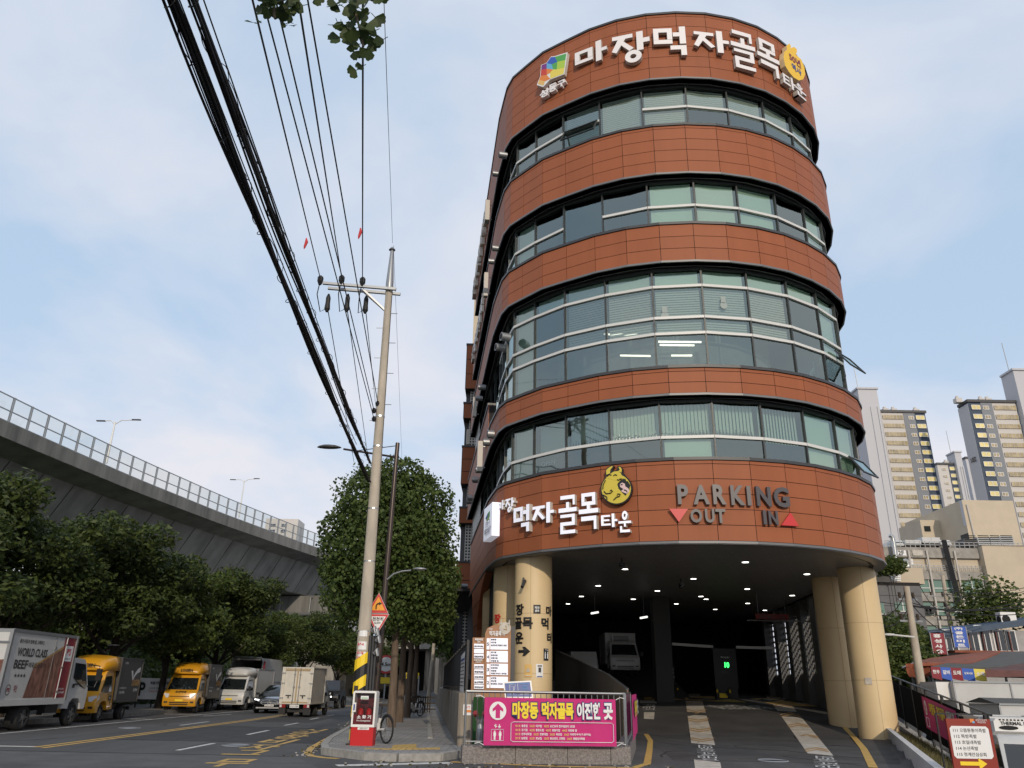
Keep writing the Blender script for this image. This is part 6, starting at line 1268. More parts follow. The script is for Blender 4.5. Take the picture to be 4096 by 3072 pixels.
mb = MB(); mb.box(-CW+.046, CW-.046, -.012, -.008, .491, .72); obj('tinted_strip', mb, 'red_dark', ex)
mb = MB(); mb.quad((-CW+.046, -.005, .492), (CW-.046, -.005, .492), (CW-.046, -.005, CH-.052), (-CW+.046, -.005, CH-.052)); obj('glass_door', mb, 'glass_clear', ex, recalc=False)
mb = MB(); mb.box(-CW+.02, -CW+.10, -.05, -.021, .78, 1.0, 'white_gloss'); mb.box(-CW+.04, -CW+.075, -.06, -.051, .82, .96, 'board_blue'); obj('door_handle', mb, 'white_gloss', ex)
tm = MB(); text(tm, '소 화 기', (.02, -.016, .665), w=.36, h=.09, bold=.03, mt='sign_white'); text(tm, 'Fire Extinguisher', (.02, -.016, .575), w=.36, bold=.01, mt='sign_white'); text(tm, '성동소방서', (.03, -.004, .40), w=.2, mt='sign_black'); tm.box(-.12, .17, -.003, .0, .37, .43, 'sign_white'); obj('lettering', tm, 'sign_white', ex)
mb = MB(); mb.box(-.1, .1, -.013, -.009, 1.08, 1.16, 'sign_white'); mb.box(-.08, .08, -.016, -.014, 1.10, 1.12, 'logo_green'); obj('inspection_card', mb, 'sign_white', ex)
for x in (-.1, .11):
    t = thing('fire_extinguisher', 'red fire extinguisher standing inside the glass cabinet', 'extinguisher', (-3.62+x, 21.36, .66), 0, 'extinguishers in the cabinet'); mb = MB(); mb.tube([(0, 0, 0), (0, 0, .3), (0, 0, .36)], [.07, .07, .02], 12); obj('cylinder', mb, 'red_gloss', t, True); mb = MB(); mb.tube([(0, 0, .36), (0, 0, .41)], .02, 8); mb.tube([(0, 0, .40), (.09, 0, .40), (.08, 0, .2)], .01, 6); obj('valve_and_hose', mb, 'black_paint', t)
mb = MB(); q = atz(787/K*0+779, 1618, .15); mp_ = (aty(762, 1560, 21.4).x, 21.45); mb.box(mp_[0]-.045, mp_[0]+.045, mp_[1]-.045, mp_[1]+.045, .15, 1.55); mb.box(mp_[0]-.12, mp_[0]+.12, mp_[1]-.12, mp_[1]+.12, .1505, .19); tag(obj('marker_post', mb, 'bronze_pole'), 'slim square brown post just left of the extinguisher cabinet', 'post')
# ================================================ UTILITY POLE
PY = 23.4; pb_ = Vector((-4.13, PY, 0)); ptop = Vector((-4.32, PY, 16.0))
up_ = thing('utility_pole', 'tall leaning concrete utility pole with crossarm and black and yellow guard at its foot', 'utility pole', (pb_.x, PY, .15))
def pl_at(z): f = z/16.0; return pb_.lerp(ptop, f)
def L_(v): return Vector(v)-up_.location
mb = MB(); mb.tube([L_(pl_at(z)) for z in (.1, 4, 8, 12, 14.2)], [.20, .18, .155, .13, .12], 20); obj('shaft', mb, 'pole_concrete', up_, True)
mb = MB(); mb.tube([L_(pl_at(z)) for z in (14.2, 14.25, 14.6, 15.8, 15.85)], [.12, .135, .13, .06, .05], 12); mb.tube([L_(pl_at(15.85)), L_(pl_at(15.95))], [.12, .05], 10); obj('top_cap', mb, 'steel_dull', up_, True)
for i in range(7):
    z0 = .25+i*.30; mb = MB(); 
    for k in range(12):
        a0, a1 = 2*math.pi*k/12, 2*math.pi*(k+1)/12; c0 = L_(pl_at(z0)); r_ = .213
        sh_ = lambda a: .16*math.sin(a)
        mb.quad(c0+Vector((math.cos(a0)*r_, math.sin(a0)*r_, math.cos(a0)*.14)), c0+Vector((math.cos(a1)*r_, math.sin(a1)*r_, math.cos(a1)*.14)), c0+Vector((math.cos(a1)*r_, math.sin(a1)*r_, math.cos(a1)*.14+.30)), c0+Vector((math.cos(a0)*r_, math.sin(a0)*r_, math.cos(a0)*.14+.30)))
    obj('guard_stripe', mb, 'arrow_yellow' if i % 2 == 0 else 'black_paint', up_, recalc=False)
mb = MB()
for z in (3.0, 5.0, 6.6, 8.6, 9.6): mb.tube([L_(pl_at(z)), L_(pl_at(z+.04))], .19-.005*z+.012, 16)
obj('steel_band', mb, 'steel', up_)
mb = MB()
for i in range(8): z = 9.5+i*.55; s = 1 if i % 2 else -1; q = L_(pl_at(z)); mb.tube([q, q+Vector((s*.34, 0, 0))], .012, 5)
obj('climbing_peg', mb, 'steel_dull', up_)
A_ = aty(700, 617, PY); B_ = aty(857, 630, PY); C_ = aty(703, 628, PY+.2); D__ = aty(857, 633, PY+.2)
mb = MB(); mb.bar(L_(A_)+Vector((0, -.18, 0)), L_(B_)+Vector((0, -.18, 0)), .09, .09); obj('crossarm', mb, 'steel_dull', up_); mb = MB(); mb.bar(L_(A_)+Vector((.1, .18, -.0)), L_(B_)+Vector((.1, .18, 0)), .09, .09); obj('crossarm', mb, 'steel_dull', up_)
mb = MB(); q = aty(838, 676, PY); mb.bar(L_(aty(785, 628, PY))+Vector((0, -.1, 0)), L_(q), .06); mb.bar(L_(aty(785, 628, PY))+Vector((0, .1, 0)), L_(q)+Vector((0, .05, 0)), .06); obj('brace', mb, 'steel_dull', up_)
ins = [(692, 605), (738, 604), (783, 608)]; ins2 = [(708, 655), (750, 655), (790, 658)]
for (x, y) in ins: q = L_(aty(x, y, PY-.2)); mb = MB(); mb.tube([q+Vector((0, 0, -.18)), q+Vector((0, 0, -.05)), q+Vector((0, 0, .1)), q+Vector((0, 0, .16))], [.05, .1, .1, .05], 10); obj('insulator', mb, 'black_cable', up_)
for (x, y) in ins2: q = L_(aty(x, y, PY+.3)); mb = MB(); mb.tube([q+Vector((0, 0, .36)), q+Vector((0, 0, .22)), q, q+Vector((0, 0, -.22)), q+Vector((0, 0, -.34))], [.03, .08, .08, .10, .04], 10); obj('insulator', mb, 'black_cable', up_)
mb = MB()
for (x, y), (x2, y2) in zip(ins, ins2): a = L_(aty(x, y, PY-.2)); b = L_(aty(x2, y2+10, PY+.3)); mb.tube([a, a+Vector((-.08, .1, -.5)), b+Vector((-.25, 0, -.15)), b], .018, 6)
obj('jumper_loop', mb, 'black_cable', up_)
for (x, y) in ((816, 872), (808, 887), (808, 905)): q = L_(aty(x, y, PY-.1)); mb = MB(); mb.tube([q+Vector((0, 0, -.08)), q+Vector((0, 0, 0)), q+Vector((0, 0, .08))], [.05, .08, .05], 10); obj('insulator', mb, 'black_cable', up_)
mb = MB(); 
for dx, r_ in ((.19, .045), (.28, .04), (.36, .035)): mb.tube([L_(Vector((pb_.x+dx, PY-.1, .15))), L_(Vector((pb_.x+dx-.02, PY-.1, 2.9)))], r_, 8)
obj('cable_riser', mb, 'dark_grey_metal', up_)
for dx, z in ((.22, 3.0), (.36, 2.75), (.33, 2.4), (.30, 2.95)): q = L_(Vector((pb_.x+dx, PY-.22, z))); mb = MB(); mb.tube([q, q+Vector((.08, -.03, .10)), q+Vector((.12, -.05, -.06))], [.05, .07, .04], 10); obj('lamp_head', mb, 'steel_dull', up_)
mb = MB(); q = L_(pl_at(2.9)); 
for z, w_, m_ in ((2.95, .16, 'sign_white'), (2.62, .22, 'sign_white'), (2.35, .2, 'sign_white')):
    for k in range(4): a0, a1 = R(-125+k*18), R(-125+(k+1)*18); c0 = L_(pl_at(z)); r_ = .192; mb.quad(*[c0+Vector((math.cos(a)*r_, math.sin(a)*r_, zz_)) for a, zz_ in ((a0, -w_/2), (a1, -w_/2), (a1, w_/2), (a0, w_/2))], m_)
obj('pasted_label', mb, 'sign_white', up_, recalc=False); mb = MB()
text(mb, '67-6', L_(Vector((-4.2, PY-.197, 2.66))), w=.17, bold=.03, mt='sign_red'); text(mb, '자+밀', L_(Vector((-4.2, PY-.197, 2.42))), w=.19, bold=.03, mt='sign_red'); text(mb, '2298-9', L_(Vector((-4.2, PY-.197, 2.30))), w=.19, bold=.02, mt='sign_red'); obj('pasted_label', mb, 'sign_white', up_, recalc=False)
mb = MB(); q = L_(pl_at(9)); mb.tube([L_(pl_at(z))+Vector((.17-.004*z, -.05, 0)) for z in (2.9, 6, 9.5, 14)], .012, 5); obj('ground_wire', mb, 'black_cable', up_)
# traffic warning signs on the pole
tsy = PY+.32
ts = thing('warning_sign', 'red edged orange triangle sign with a black bending arrow on the utility pole', 'traffic sign', aty(817, 1306, tsy)); l0 = ts.location
def tri(mb, k, o, m_, inv=False):
    s = -1 if inv else 1; P = [(-.31*k, -.24*k*s), (.31*k, -.24*k*s), (0, .33*k*s)]
    mb.prism(P, -o, -o+.006, lambda u, v, t: (u, t, v), m_)
mb = MB(); tri(mb, 1.04, .0, 'sign_white'); tri(mb, 1.0, .01, 'sign_red'); tri(mb, .70, .02, 'sign_orange'); obj('plate', mb, 'sign_red', ts)
mb = MB(); mb.tube([(-.05, -.03, -.13), (-.05, -.03, -.03), (-.02, -.03, .02), (.04, -.03, .03)], .02, 6); mb.add([(.03, -.035, .08), (.03, -.035, -.02), (.12, -.035, .03)], [(0, 1, 2)]); obj('arrow', mb, 'sign_black', ts)
ts2 = thing('slow_sign', 'inverted white triangle sign with red border reading SLOW on the utility pole', 'traffic sign', aty(816, 1345, tsy)); mb = MB(); tri(mb, 1.04, .0, 'sign_white', True); tri(mb, 1.0, .01, 'sign_red', True); tri(mb, .74, .02, 'sign_white', True); obj('plate', mb, 'sign_red', ts2)
mb = MB(); text(mb, '천천히', (0, -.03, .10), w=.32, bold=.02, mt='sign_black'); text(mb, 'SLOW', (0, -.03, -.01), w=.19, bold=.02, mt='sign_black'); obj('lettering', mb, 'sign_black', ts2)
# street lamp
sl = thing('street_lamp', 'dark bronze street lamp pole with long arm and flat oval head', 'street lamp', (-3.88, 24.5, .15), 0); l0 = sl.location.copy(); lt = aty(859, 957, 24.5)-l0
mb = MB(); mb.tube([Vector((0, 0, 0)), lt*.5, lt], [.11, .09, .07], 16); obj('pole', mb, 'bronze_pole', sl, True)
a1 = aty(852, 987, 24.5)-l0; e1 = aty(742, 970, 24.5)-l0; mb = MB(); mb.tube([a1, e1], .035, 8); mb.tube([aty(856, 963, 24.5)-l0, aty(760, 975, 24.5)-l0], .014, 6); obj('arm', mb, 'bronze_pole', sl)
hd_ = aty(711, 968, 24.5)-l0; mb = MB(); mb.loft([[Vector((hd_.x+u*.40, hd_.y+w_*math.cos(t_)*.16, hd_.z+.02+w_*(.10 if math.sin(t_) > 0 else .03)*math.sin(t_))) for t_ in [2*math.pi*k/14 for k in range(14)]] for u, w_ in ((-1, .15), (-.8, .6), (-.4, .95), (0, 1), (.5, .85), (.85, .45), (1, .2))]); obj('lamp_head', mb, 'dark_grey_metal', sl, 'all')
sl2 = thing('side_lamp', 'grey curved arm lamp fixed on the bronze street lamp pole', 'street lamp', aty(838, 1250, 24.4)); l0 = sl2.location.copy(); mb = MB(); mb.tube([aty(x, y, 24.4)-l0 for x, y in ((836, 1252), (850, 1240), (868, 1234), (888, 1232))], .025, 8); obj('arm', mb, 'steel_dull', sl2); hd_ = aty(907, 1229, 24.4)-l0
mb = MB(); mb.loft([[Vector((hd_.x+u*.22, hd_.y+w_*math.cos(t_)*.12, hd_.z+w_*.05*math.sin(t_))) for t_ in [2*math.pi*k/12 for k in range(12)]] for u, w_ in ((-1, .3), (-.5, .8), (0, 1), (.6, .8), (1, .2))]); obj('lamp_head', mb, 'steel_dull', sl2, 'all')
# ================================================ WIRES
def wire(name, label, pts, r, group=None, cat='wire', sag=0.0, m_='black_cable', n=10):
    P = [Vector(p) for p in pts]; mb = MB()
    if len(P) == 2: P = [P[0].lerp(P[1], k/n)-Vector((0, 0, sag*4*(k/n)*(1-k/n))) for k in range(n+1)]
    l0 = P[0].copy(); mb.tube([p-l0 for p in P], r, 6); o = obj(name, mb, m_, loc=l0); tag(o, label, cat, group); return o
# heavy bundles
def bundle(name, label, S_, E_, cnt, spread, r_, seed, sagv):
    rd_ = random.Random(seed); t = thing(name, label, 'cable bundle', S_); S_, E_ = Vector(S_), Vector(E_); mb = MB(); n = 26
    offs = [(rd_.gauss(0, spread*.45), rd_.gauss(0, spread*.45), rd_.uniform(.5, 1.25)) for _ in range(cnt)]
    for (ox, oz, rr_), k0 in zip(offs, range(cnt)):
        ph = rd_.uniform(0, 6); wob = spread*.35
        mb.tube([S_.lerp(E_, k/n)-Vector((0, 0, sagv*4*(k/n)*(1-k/n)))+Vector((ox+wob*math.sin(k*.55+ph), 0, oz+wob*math.cos(k*.43+ph*2)))*(1-.45*k/n)-S_ for k in range(n+1)], r_*rr_, 6)
    obj('cables', mb, 'black_cable', t); tw = MB()
    d_ = (E_-S_).normalized(); x_ = d_.cross(Vector((0, 0, 1))).normalized(); y_ = d_.cross(x_); hp = []
    for k in range(0, 640):
        f = k/640; c = S_.lerp(E_, f)-Vector((0, 0, sagv*4*f*(1-f)))-S_; q = (f*17) % 1; R_ = spread*(1.0+(.55*math.sin(q*math.pi/.16) if q < .16 else 0))*(1-.35*f); a = k*.42*(1 if q < .3 else .25)
        hp.append(c+x_*math.cos(a)*R_+y_*math.sin(a)*R_)
    tw.tube(hp, .007, 4)
    obj('lashing_wire', tw, 'black_cable', t, recalc=False)
pe = pl_at(8.0)
SB1 = aty(360, -20, 6.2); SB2 = aty(412, -20, 6.2)
E1 = aty(797, 1040, PY-.1); E2 = aty(800, 1000, PY-.1)
bundle('cable_bundle', 'thick black cable bundle, leftmost of the two crossing the sky', SB1, E1, 14, .085, .017, 4, .12)
bundle('cable_bundle', 'thick black cable bundle just right of the leftmost one, ending at the pole', SB2, E2, 13, .080, .017, 9, .12)
wire('messenger_wire', 'thin wire running between the two thick cable bundles', [aty(380, -20, 6.4), aty(770, 960, PY-.3)], .010, sag=.1)
wire('messenger_wire', 'thin wire just right of the two thick cable bundles', [aty(433, -20, 6.4), aty(785, 960, PY-.3)], .010, sag=.1)
hv = 'power wires running to the crossarm'
for i, ((x0, y0), (x1, y1)) in enumerate([((543, -10), (692, 602)), ((643, -10), (738, 600)), ((784, -10), (783, 604))]):
    wire('power_wire', ['power wire ending at the outer end of the crossarm', 'power wire ending at the middle of the crossarm', 'near vertical power wire passing the ginkgo twig down to the crossarm'][i], [aty(x0, y0, 7.5), aty(x1, y1, PY-.2)], .016, hv)
for i, ((x0, y0), (x1, y1)) in enumerate([((565, -10), (808, 905)), ((593, -10), (808, 887)), ((663, -10), (816, 870))]):
    wire('service_wire', ['service wire to the lowest pole insulator, second from the left', 'service wire to the middle pole insulator, third from the left', 'service wire to the upper pole insulator, crossing in front of the crossarm'][i], [aty(x0, y0, 7.5), aty(x1, y1, PY-.1)], .013, 'service wires to the pole insulators')
wire('earth_wire', 'hair thin wire running up from the pole tip', [aty(829, -10, 9), aty(848, 525, PY)], .006)
wire('earth_wire', 'hair thin wire running down behind the pole to the ginkgo', [aty(850, 530, PY), aty(868, 985, 48)], .006)
for i, ((x0, y0), (x1, y1)) in enumerate([((708, 668), (765, 1000)), ((750, 668), (798, 1010)), ((790, 670), (812, 880))]):
    wire('power_wire', ['lower power wire from the outer hanging insulator down to the tree', 'lower power wire from the middle hanging insulator', 'lower power wire from the inner hanging insulator'][i], [aty(x0, y0, PY+.3), aty(x1, y1, 60)], .016, 'power wires leaving beyond the crossarm')
for i, (x, y, z_) in enumerate(((661, 522, 0), (778, 500, 0))):
    q = aty(x, y, 20.2 if i == 0 else 19.6); mb = MB(); mb.tube([(0, 0, .12), (.02, 0, 0), (-.02, 0, -.18), (-.03, 0, -.26)], [.02, .05, .035, .01], 6); o = obj('wire_tag', mb, 'sign_red', loc=q); tag(o, ['faded red tag hanging on the outer power wire', 'red tag hanging on the near vertical power wire'][i], 'tag')
# ================================================ BICYCLES
def bicycle(label, loc, rz, s=1.0):
    t = thing('bicycle', label, 'bicycle', loc, rz); 
    for y, in ((-.52,), (.52,)):
        mb = MB(); mb.tube([(0, y+.32*math.cos(a), .34+.32*math.sin(a)) for a in [2*math.pi*k/24 for k in range(25)]], .024, 6, cap=False); w_ = obj('tyre', mb, 'tyre', t); mb = MB()
        for k in range(6): a = math.pi*k/6; mb.tube([(0, y+.3*math.cos(a), .34+.3*math.sin(a)), (0, y-.3*math.cos(a), .34-.3*math.sin(a))], .007, 4)
        mb.tube([(-.05, y, .34), (.05, y, .34)], .04, 8); obj('spokes', mb, 'steel_dull', w_)
    mb = MB(); mb.tube([(0, .52, .34), (0, .38, .72), (0, .33, .92)], .03, 8); mb.tube([(0, .40, .62), (0, .1, .34), (0, -.08, .32), (0, -.14, .60)], .045, 8); mb.tube([(0, -.08, .32), (0, -.52, .34)], .03, 8); obj('frame', mb, 'white_gloss', t)
    mb = MB(); mb.obox((0, .16, .42), (.05, 0, 0), (0, .16, .12), (0, -.05, .08)); obj('battery_case', mb, 'white_gloss', t)
    mb = MB(); mb.tube([(0, -.14, .58), (0, -.20, .88)], .018, 8); mb.obox((0, -.22, .92), (.07, 0, 0), (0, .13, 0), (0, 0, .03)); obj('saddle', mb, 'bark_dark', t)
    mb = MB(); mb.tube([(0, .33, .92), (0, .30, 1.05)], .02, 8); mb.tube([(-.28, .20, 1.08), (-.12, .30, 1.05), (.12, .30, 1.05), (.28, .20, 1.08)], .016, 8); obj('handlebar', mb, 'black_paint', t)
    mb = MB(); mb.tube([(0, -.52+.36*math.cos(a), .34+.36*math.sin(a)) for a in [R(20+k*16) for k in range(9)]], .02, 6); mb.bar((0, -.1, .3), (-.18, -.15, .03), .02); mb.bar((0, -.1, .3), (.15, -.15, .03), .02); obj('mudguard_and_stand', mb, 'black_paint', t); return t
bicycle('white shared bicycle leaning behind the extinguisher cabinet at the pole foot', (-3.45, 22.5, .15), R(38))
b2 = bicycle('small far white bicycle parked by the trees along the sidewalk', (aty(895, 1530, 41).x, 41, .15), R(150))
# far end: low barrier, underpass, railway bridge, signs
rb = thing('log_railing', 'low dark wooden railing across the far end of the sidewalk', 'railing', (0, 0, 0)); YB = 46
a = aty(900, 1520, YB); b = aty(940, 1520, YB); mb = MB()
for z in (.35, .65, .95): mb.bar((a.x-.6, YB, z), (b.x, YB+.3, z), .06)
for k in range(9): q = a.lerp(b, k/8); mb.bar((q.x-.3, YB+.1, .15), (q.x-.3, YB+.1, 1.02), .06)
obj('rails', mb, 'bark_dark', rb)
br_ = thing('rail_bridge', 'concrete railway bridge with thin railings crossing the street far behind the ginkgo trees', 'bridge', (0, 0, 0)); BY = 92
mb = MB(); mb.box(-40, 6, BY, BY+8, 5.4, 6.7); obj('girder', mb, 'concrete', br_); mb = MB()
for x in (-9.3, ): mb.box(x, x+7, BY+.5, BY+7.5, 0, 5.38)
obj('abutment', mb, 'concrete_stained', br_); mb = MB(); mb.box(-26, -19.5, BY+.5, BY+7.5, 0, 5.38); obj('abutment', mb, 'concrete', br_); mb = MB(); mb.box(-19.4, -9.4, BY+7.0, BY+7.4, 0, 5.38); obj('underpass_shade', mb, 'hole_black', br_)  # last box: black sheet standing in for the shade under the bridge
mb = MB()
for z in (7.0, 7.35, 7.7): mb.bar((-40, BY-.05, z), (6, BY-.05, z), .06)
for x in range(-40, 6, 2): mb.bar((x, BY-.05, 6.71), (x, BY-.05, 7.72), .07)
obj('railing', mb, 'steel_dull', br_)
gs = thing('clearance_bar', 'yellow and black striped height bar under the far railway bridge', 'barrier', (0, 0, 0)); a = aty(865, 1459, BY-3); b = aty(905, 1459, BY-3); mb = MB()
for k in range(10): p_, q_ = a.lerp(b, k/10), a.lerp(b, (k+1)/10); mb.box(p_.x, q_.x, BY-3, BY-2.9, a.z-.3, a.z+.3, 'arrow_yellow' if k % 2 else 'black_paint')
mb.bar((b.x, BY-3, 0), (b.x, BY-3, a.z), .12, mt='steel_dull'); mb.bar((a.x, BY-3, 0), (a.x, BY-3, a.z), .12, mt='steel_dull'); obj('striped_beam', mb, 'arrow_yellow', gs)
hl_ = thing('height_sign', 'small round red and white height sign beside the first ginkgo trunk', 'traffic sign', aty(834, 1435, 50)); mb = MB(); mb.tube([(0, 0, 0), (0, .02, 0)], .55, 20, 'sign_red'); mb.tube([(0, -.02, 0), (0, -.002, 0)], .42, 20, 'sign_white'); text(mb, '4.5m', (0, -.025, 0), w=.6, bold=.03, mt='sign_black'); mb.box(-.5, .3, 0, .02, -1.1, -.75, 'arrow_yellow'); mb.bar((0, .1, -hl_.location.z), (0, .1, .4), .08, mt='steel_dull'); obj('plate', mb, 'sign_red', hl_)
fp = thing('far_pole', 'thin pale utility pole near the far railway bridge', 'utility pole', (aty(925, 1500, 60).x, 60, 0)); mb = MB(); zt_ = aty(932, 1345, 60).z; mb.tube([(0, 0, 0), (.3, 0, zt_)], [.16, .11], 10); mb.bar((-.4, 0, zt_-.6), (.8, 0, zt_-.6), .08); obj('shaft', mb, 'pole_concrete', fp)
gb = leaf_mesh('far_green', [(aty(965, 1360, 75).x, 75, 8.2, 3.2, 2, 2.6), (aty(970, 1390, 75).x+.8, 75, 5.6, 2.6, 2, 2)], 6000, .2, 'leaf_bright', 31, .4); t = thing('far_tree', 'pale bright green tree beyond the bridge, right of the ginkgo crown', 'tree', (0, 0, 0)); crown('crown', gb, t); mb = MB(); mb.tube([(aty(970, 1390, 75).x, 75, 0), (aty(970, 1390, 75).x, 75, 6)], .18, 8); obj('trunk', mb, 'bark_dark', t)
# parking banner on the far side
pbn = thing('parking_banner', 'white banner with a large letter P hung on the railing between the two yellow trucks', 'banner', aty(352, 1489, 45.5)); mb = MB(); w_ = 1.5; mb.add([(-w_, .0, -.52), (w_, .1, -.52), (w_, .1, .52), (-w_, 0, .58)], [(0, 1, 2, 3)], 'sign_white')
text(mb, 'P', (-w_+.35, -.02, 0), w=.34, h=.7, bold=.03, mt='sign_black'); text(mb, '화물차량 밤샘주차 단속구역 안내', (.3, -.03, .32), w=2.1, bold=.02, mt='sign_black')
for z in (.05, -.12): text(mb, '이곳은 주차단속 구역입니다 과태료 부과', (.3, -.03, z), w=2.1, h=.09, bold=.01, mt='sign_red' if z < 0 else 'truck_grey')
obj('cloth', mb, 'sign_white', pbn, recalc=False)
rf_ = thing('far_railing', 'dark metal railing behind the far sidewalk under the street trees', 'railing', (0, 0, 0)); mb = MB()
for z in (.5, .9, 1.3): mb.bar((-20.8, 20, z), (-20.2, 75, z), .05)
for y in range(20, 76, 2): mb.bar((-20.8+(y-20)*.011, y, .15), (-20.8+(y-20)*.011, y, 1.32), .06)
obj('rails', mb, 'black_paint', rf_)
# ================================================ VIADUCT
KV = 1.5
vp = [(-28.2, 0), (-27.8, 10), (-27.0, 25), (-25.6, 37.1), (-24.8, 43.6), (-24.1, 48.7), (-23.2, 53.7), (-22.3, 58.6), (-21.3, 63), (-19.9, 68.9), (-18.0, 76), (-15.6, 84), (-12.4, 93), (-8.5, 102), (-2, 114)]
VP = [Vector((x*KV, y*KV)) for x, y in vp]
# resample at 2 m
def resample(P, st):
    out = [P[0]]; acc = 0
    for a, b in zip(P[:-1], P[1:]):
        d = (b-a).length; t_ = st-acc
        while t_ <= d: out.append(a.lerp(b, t_/d)); t_ += st
        acc = d-(t_-st)
    return out
def smooth_path(P):
    out = []
    for i in range(len(P)-1):
        p0, p1, p2, p3 = P[max(i-1, 0)], P[i], P[i+1], P[min(i+2, len(P)-1)]
        for k in range(6):
            t_ = k/6; out.append(.5*((2*p1)+(-p0+p2)*t_+(2*p0-5*p1+4*p2-p3)*t_*t_+(-p0+3*p1-3*p2+p3)*t_**3))
    return out
VS = resample(smooth_path(VP), 2.0)
zv = lambda z: 1.6+(z-1.6)*KV
ZR, ZD, ZE = zv(15.0), zv(13.68), zv(12.85)
via = thing('viaduct', 'long curving concrete road viaduct with clear noise barrier rising over the trees', 'viaduct', (0, 0, 0))
def vsweep(prof, mt_, name, P=VS):
    mb = MB(); secs = []
    for i, p in enumerate(P):
        a, b = P[max(i-1, 0)], P[min(i+1, len(P)-1)]; d = (b-a).normalized(); n_ = Vector((-d.y, d.x))   # points to the left, away from the camera
        secs.append([(p.x+n_.x*u, p.y+n_.y*u, z) for u, z in prof])
    mb.loft(secs); return obj(name, mb, mt_, via)
vsweep([(0, ZE), (0, ZD), (.35, ZD), (.35, ZE+.35), (20.0, ZE+.35), (20.0, ZD), (20.35, ZD), (20.35, ZE), (18, ZE-.5), (15.5, ZE-4.6), (5.0, ZE-4.6), (2.6, ZE-.6), (.25, ZE-.05)], 'girder_concrete', 'box_girder')
vsweep([(-.02, ZE+.02), (-.02, ZD-.01), (-.006, ZD-.01), (-.006, ZE+.02)], 'concrete_viaduct', 'parapet_face')
mb = MB(); sj = MB()
for i, p in enumerate(VS[:-1]):
    a, b = VS[max(i-1, 0)], VS[i+1]; d = (b-a).normalized(); n_ = Vector((-d.y, d.x))
    q = p+n_*.15; mb.obox((q.x, q.y, (ZD+ZR)/2), (d.x*.05, d.y*.05, 0), (n_.x*.09, n_.y*.09, 0), (0, 0, (ZR-ZD)/2+.04))
    if i % 2 == 0:
        w0, w1 = p+n_*2.58, p+n_*4.98; sj.bar((w0.x, w0.y, ZE-.62), (w1.x, w1.y, ZE-4.62), .04, .03)
o = obj('barrier_posts', mb, 'steel_dull', via); o['kind'] = 'stuff'; GB = bpy.data.objects['box_girder'].data; GB.materials.append(MATS['joint_black']); bm_x = bmesh.new(); bm_x.from_mesh(GB); vx = [bm_x.verts.new(v) for v in sj.v]
for f_ in sj.f: bm_x.faces.new([vx[i] for i in f_]).material_index = 1
bm_x.to_mesh(GB); bm_x.free()
for z in (ZR, (ZD+ZR)/2-.1, ZD+.06): vsweep([(.12, z-.04), (.12, z+.04), (.19, z+.04), (.19, z-.04)], 'steel_dull', 'barrier_rail')
mb = MB()
for a, b in zip(VS[:-1], VS[1:]):
    d = (b-a).normalized(); n_ = Vector((-d.y, d.x)); a2, b2_ = a+n_*.155, b+n_*.155; mb.quad((a2.x, a2.y, ZD+.1), (b2_.x, b2_.y, ZD+.1), (b2_.x, b2_.y, ZR-.05), (a2.x, a2.y, ZR-.05))
glassmat('glass_barrier', (.90, .92, .90), (.6, .62, .62), base=.02); obj('barrier_panes', mb, 'glass_barrier', via, recalc=False)
# pier with hammerhead
i0 = min(range(len(VS)), key=lambda i: abs(VS[i].y-118)); p = VS[i0]; d = (VS[i0+1]-VS[i0-1]).normalized(); n_ = Vector((-d.y, d.x)); ZC_ = ZE-4.8
def vn(u, t_, z): return (p.x+n_.x*u+d.x*t_, p.y+n_.y*u+d.y*t_, z)
mb = MB(); mb.prism([(-1.0, ZC_), (21.5, ZC_), (21.5, ZC_-2.2), (13.5, ZC_-6.2), (13.5, 0), (7.5, 0), (7.5, ZC_-6.2), (-1.0, ZC_-2.4)], -1.6, 1.6, lambda u, v, t_: vn(u, t_, v)); o = obj('pier', mb, 'concrete_viaduct', via)
mb = MB(); 
for u in (3, 8, 13): mb.bar(vn(u, -2.2, ZC_-.3), vn(u, -2.2, ZC_-2.6), .1); mb.bar(vn(u, -2.2, ZC_-.3), vn(u, -1.6, ZC_-.3), .1)
mb.tube([vn(0, -2.2, ZC_-2.7), vn(14, -2.2, ZC_-2.7)], .22, 10); obj('service_pipe', mb, 'steel_dull', via)
for q_, lab in ((46, 'nearer'), (22, 'farther')): pass
for (x, y, x0, x1, ytop, yb, lab) in ((245, 960, 210, 303, 909, 960, 'double armed grey lamp rising above the viaduct, nearer and taller'), (524, 1085, 498, 560, 1036, 1090, 'double armed grey lamp rising above the viaduct, farther and smaller')):
    Yl = {245: 76, 524: 120}[x]; tp_ = aty(x+4, ytop+2, Yl); bt_ = aty(x, yb, Yl); t = thing('viaduct_lamp', lab, 'street lamp', (tp_.x, Yl, bt_.z)); l0 = t.location.copy()
    mb = MB(); mb.tube([Vector((0, 0, -2)), tp_-l0], [.13, .08], 8); obj('pole', mb, 'white_alu', t); mb = MB()
    for xe in (x0, x1): e = aty(xe, ytop+(0 if xe == x0 else -2), Yl)-l0; mb.tube([tp_-l0-Vector((0, 0, .3)), tp_-l0+(e-(tp_-l0))*.25+Vector((0, 0, .1)), e], .05, 6)
    obj('arms', mb, 'white_alu', t); mb = MB()
    for xe in (x0, x1): e = aty(xe, ytop+(0 if xe == x0 else -2), Yl)-l0; s = 1 if xe == x0 else -1; mb.obox(e+Vector((s*.4, 0, 0)), (.45, 0, 0), (0, .12, 0), (0, 0, .05))
    obj('lamp_heads', mb, 'dark_grey_metal', t)
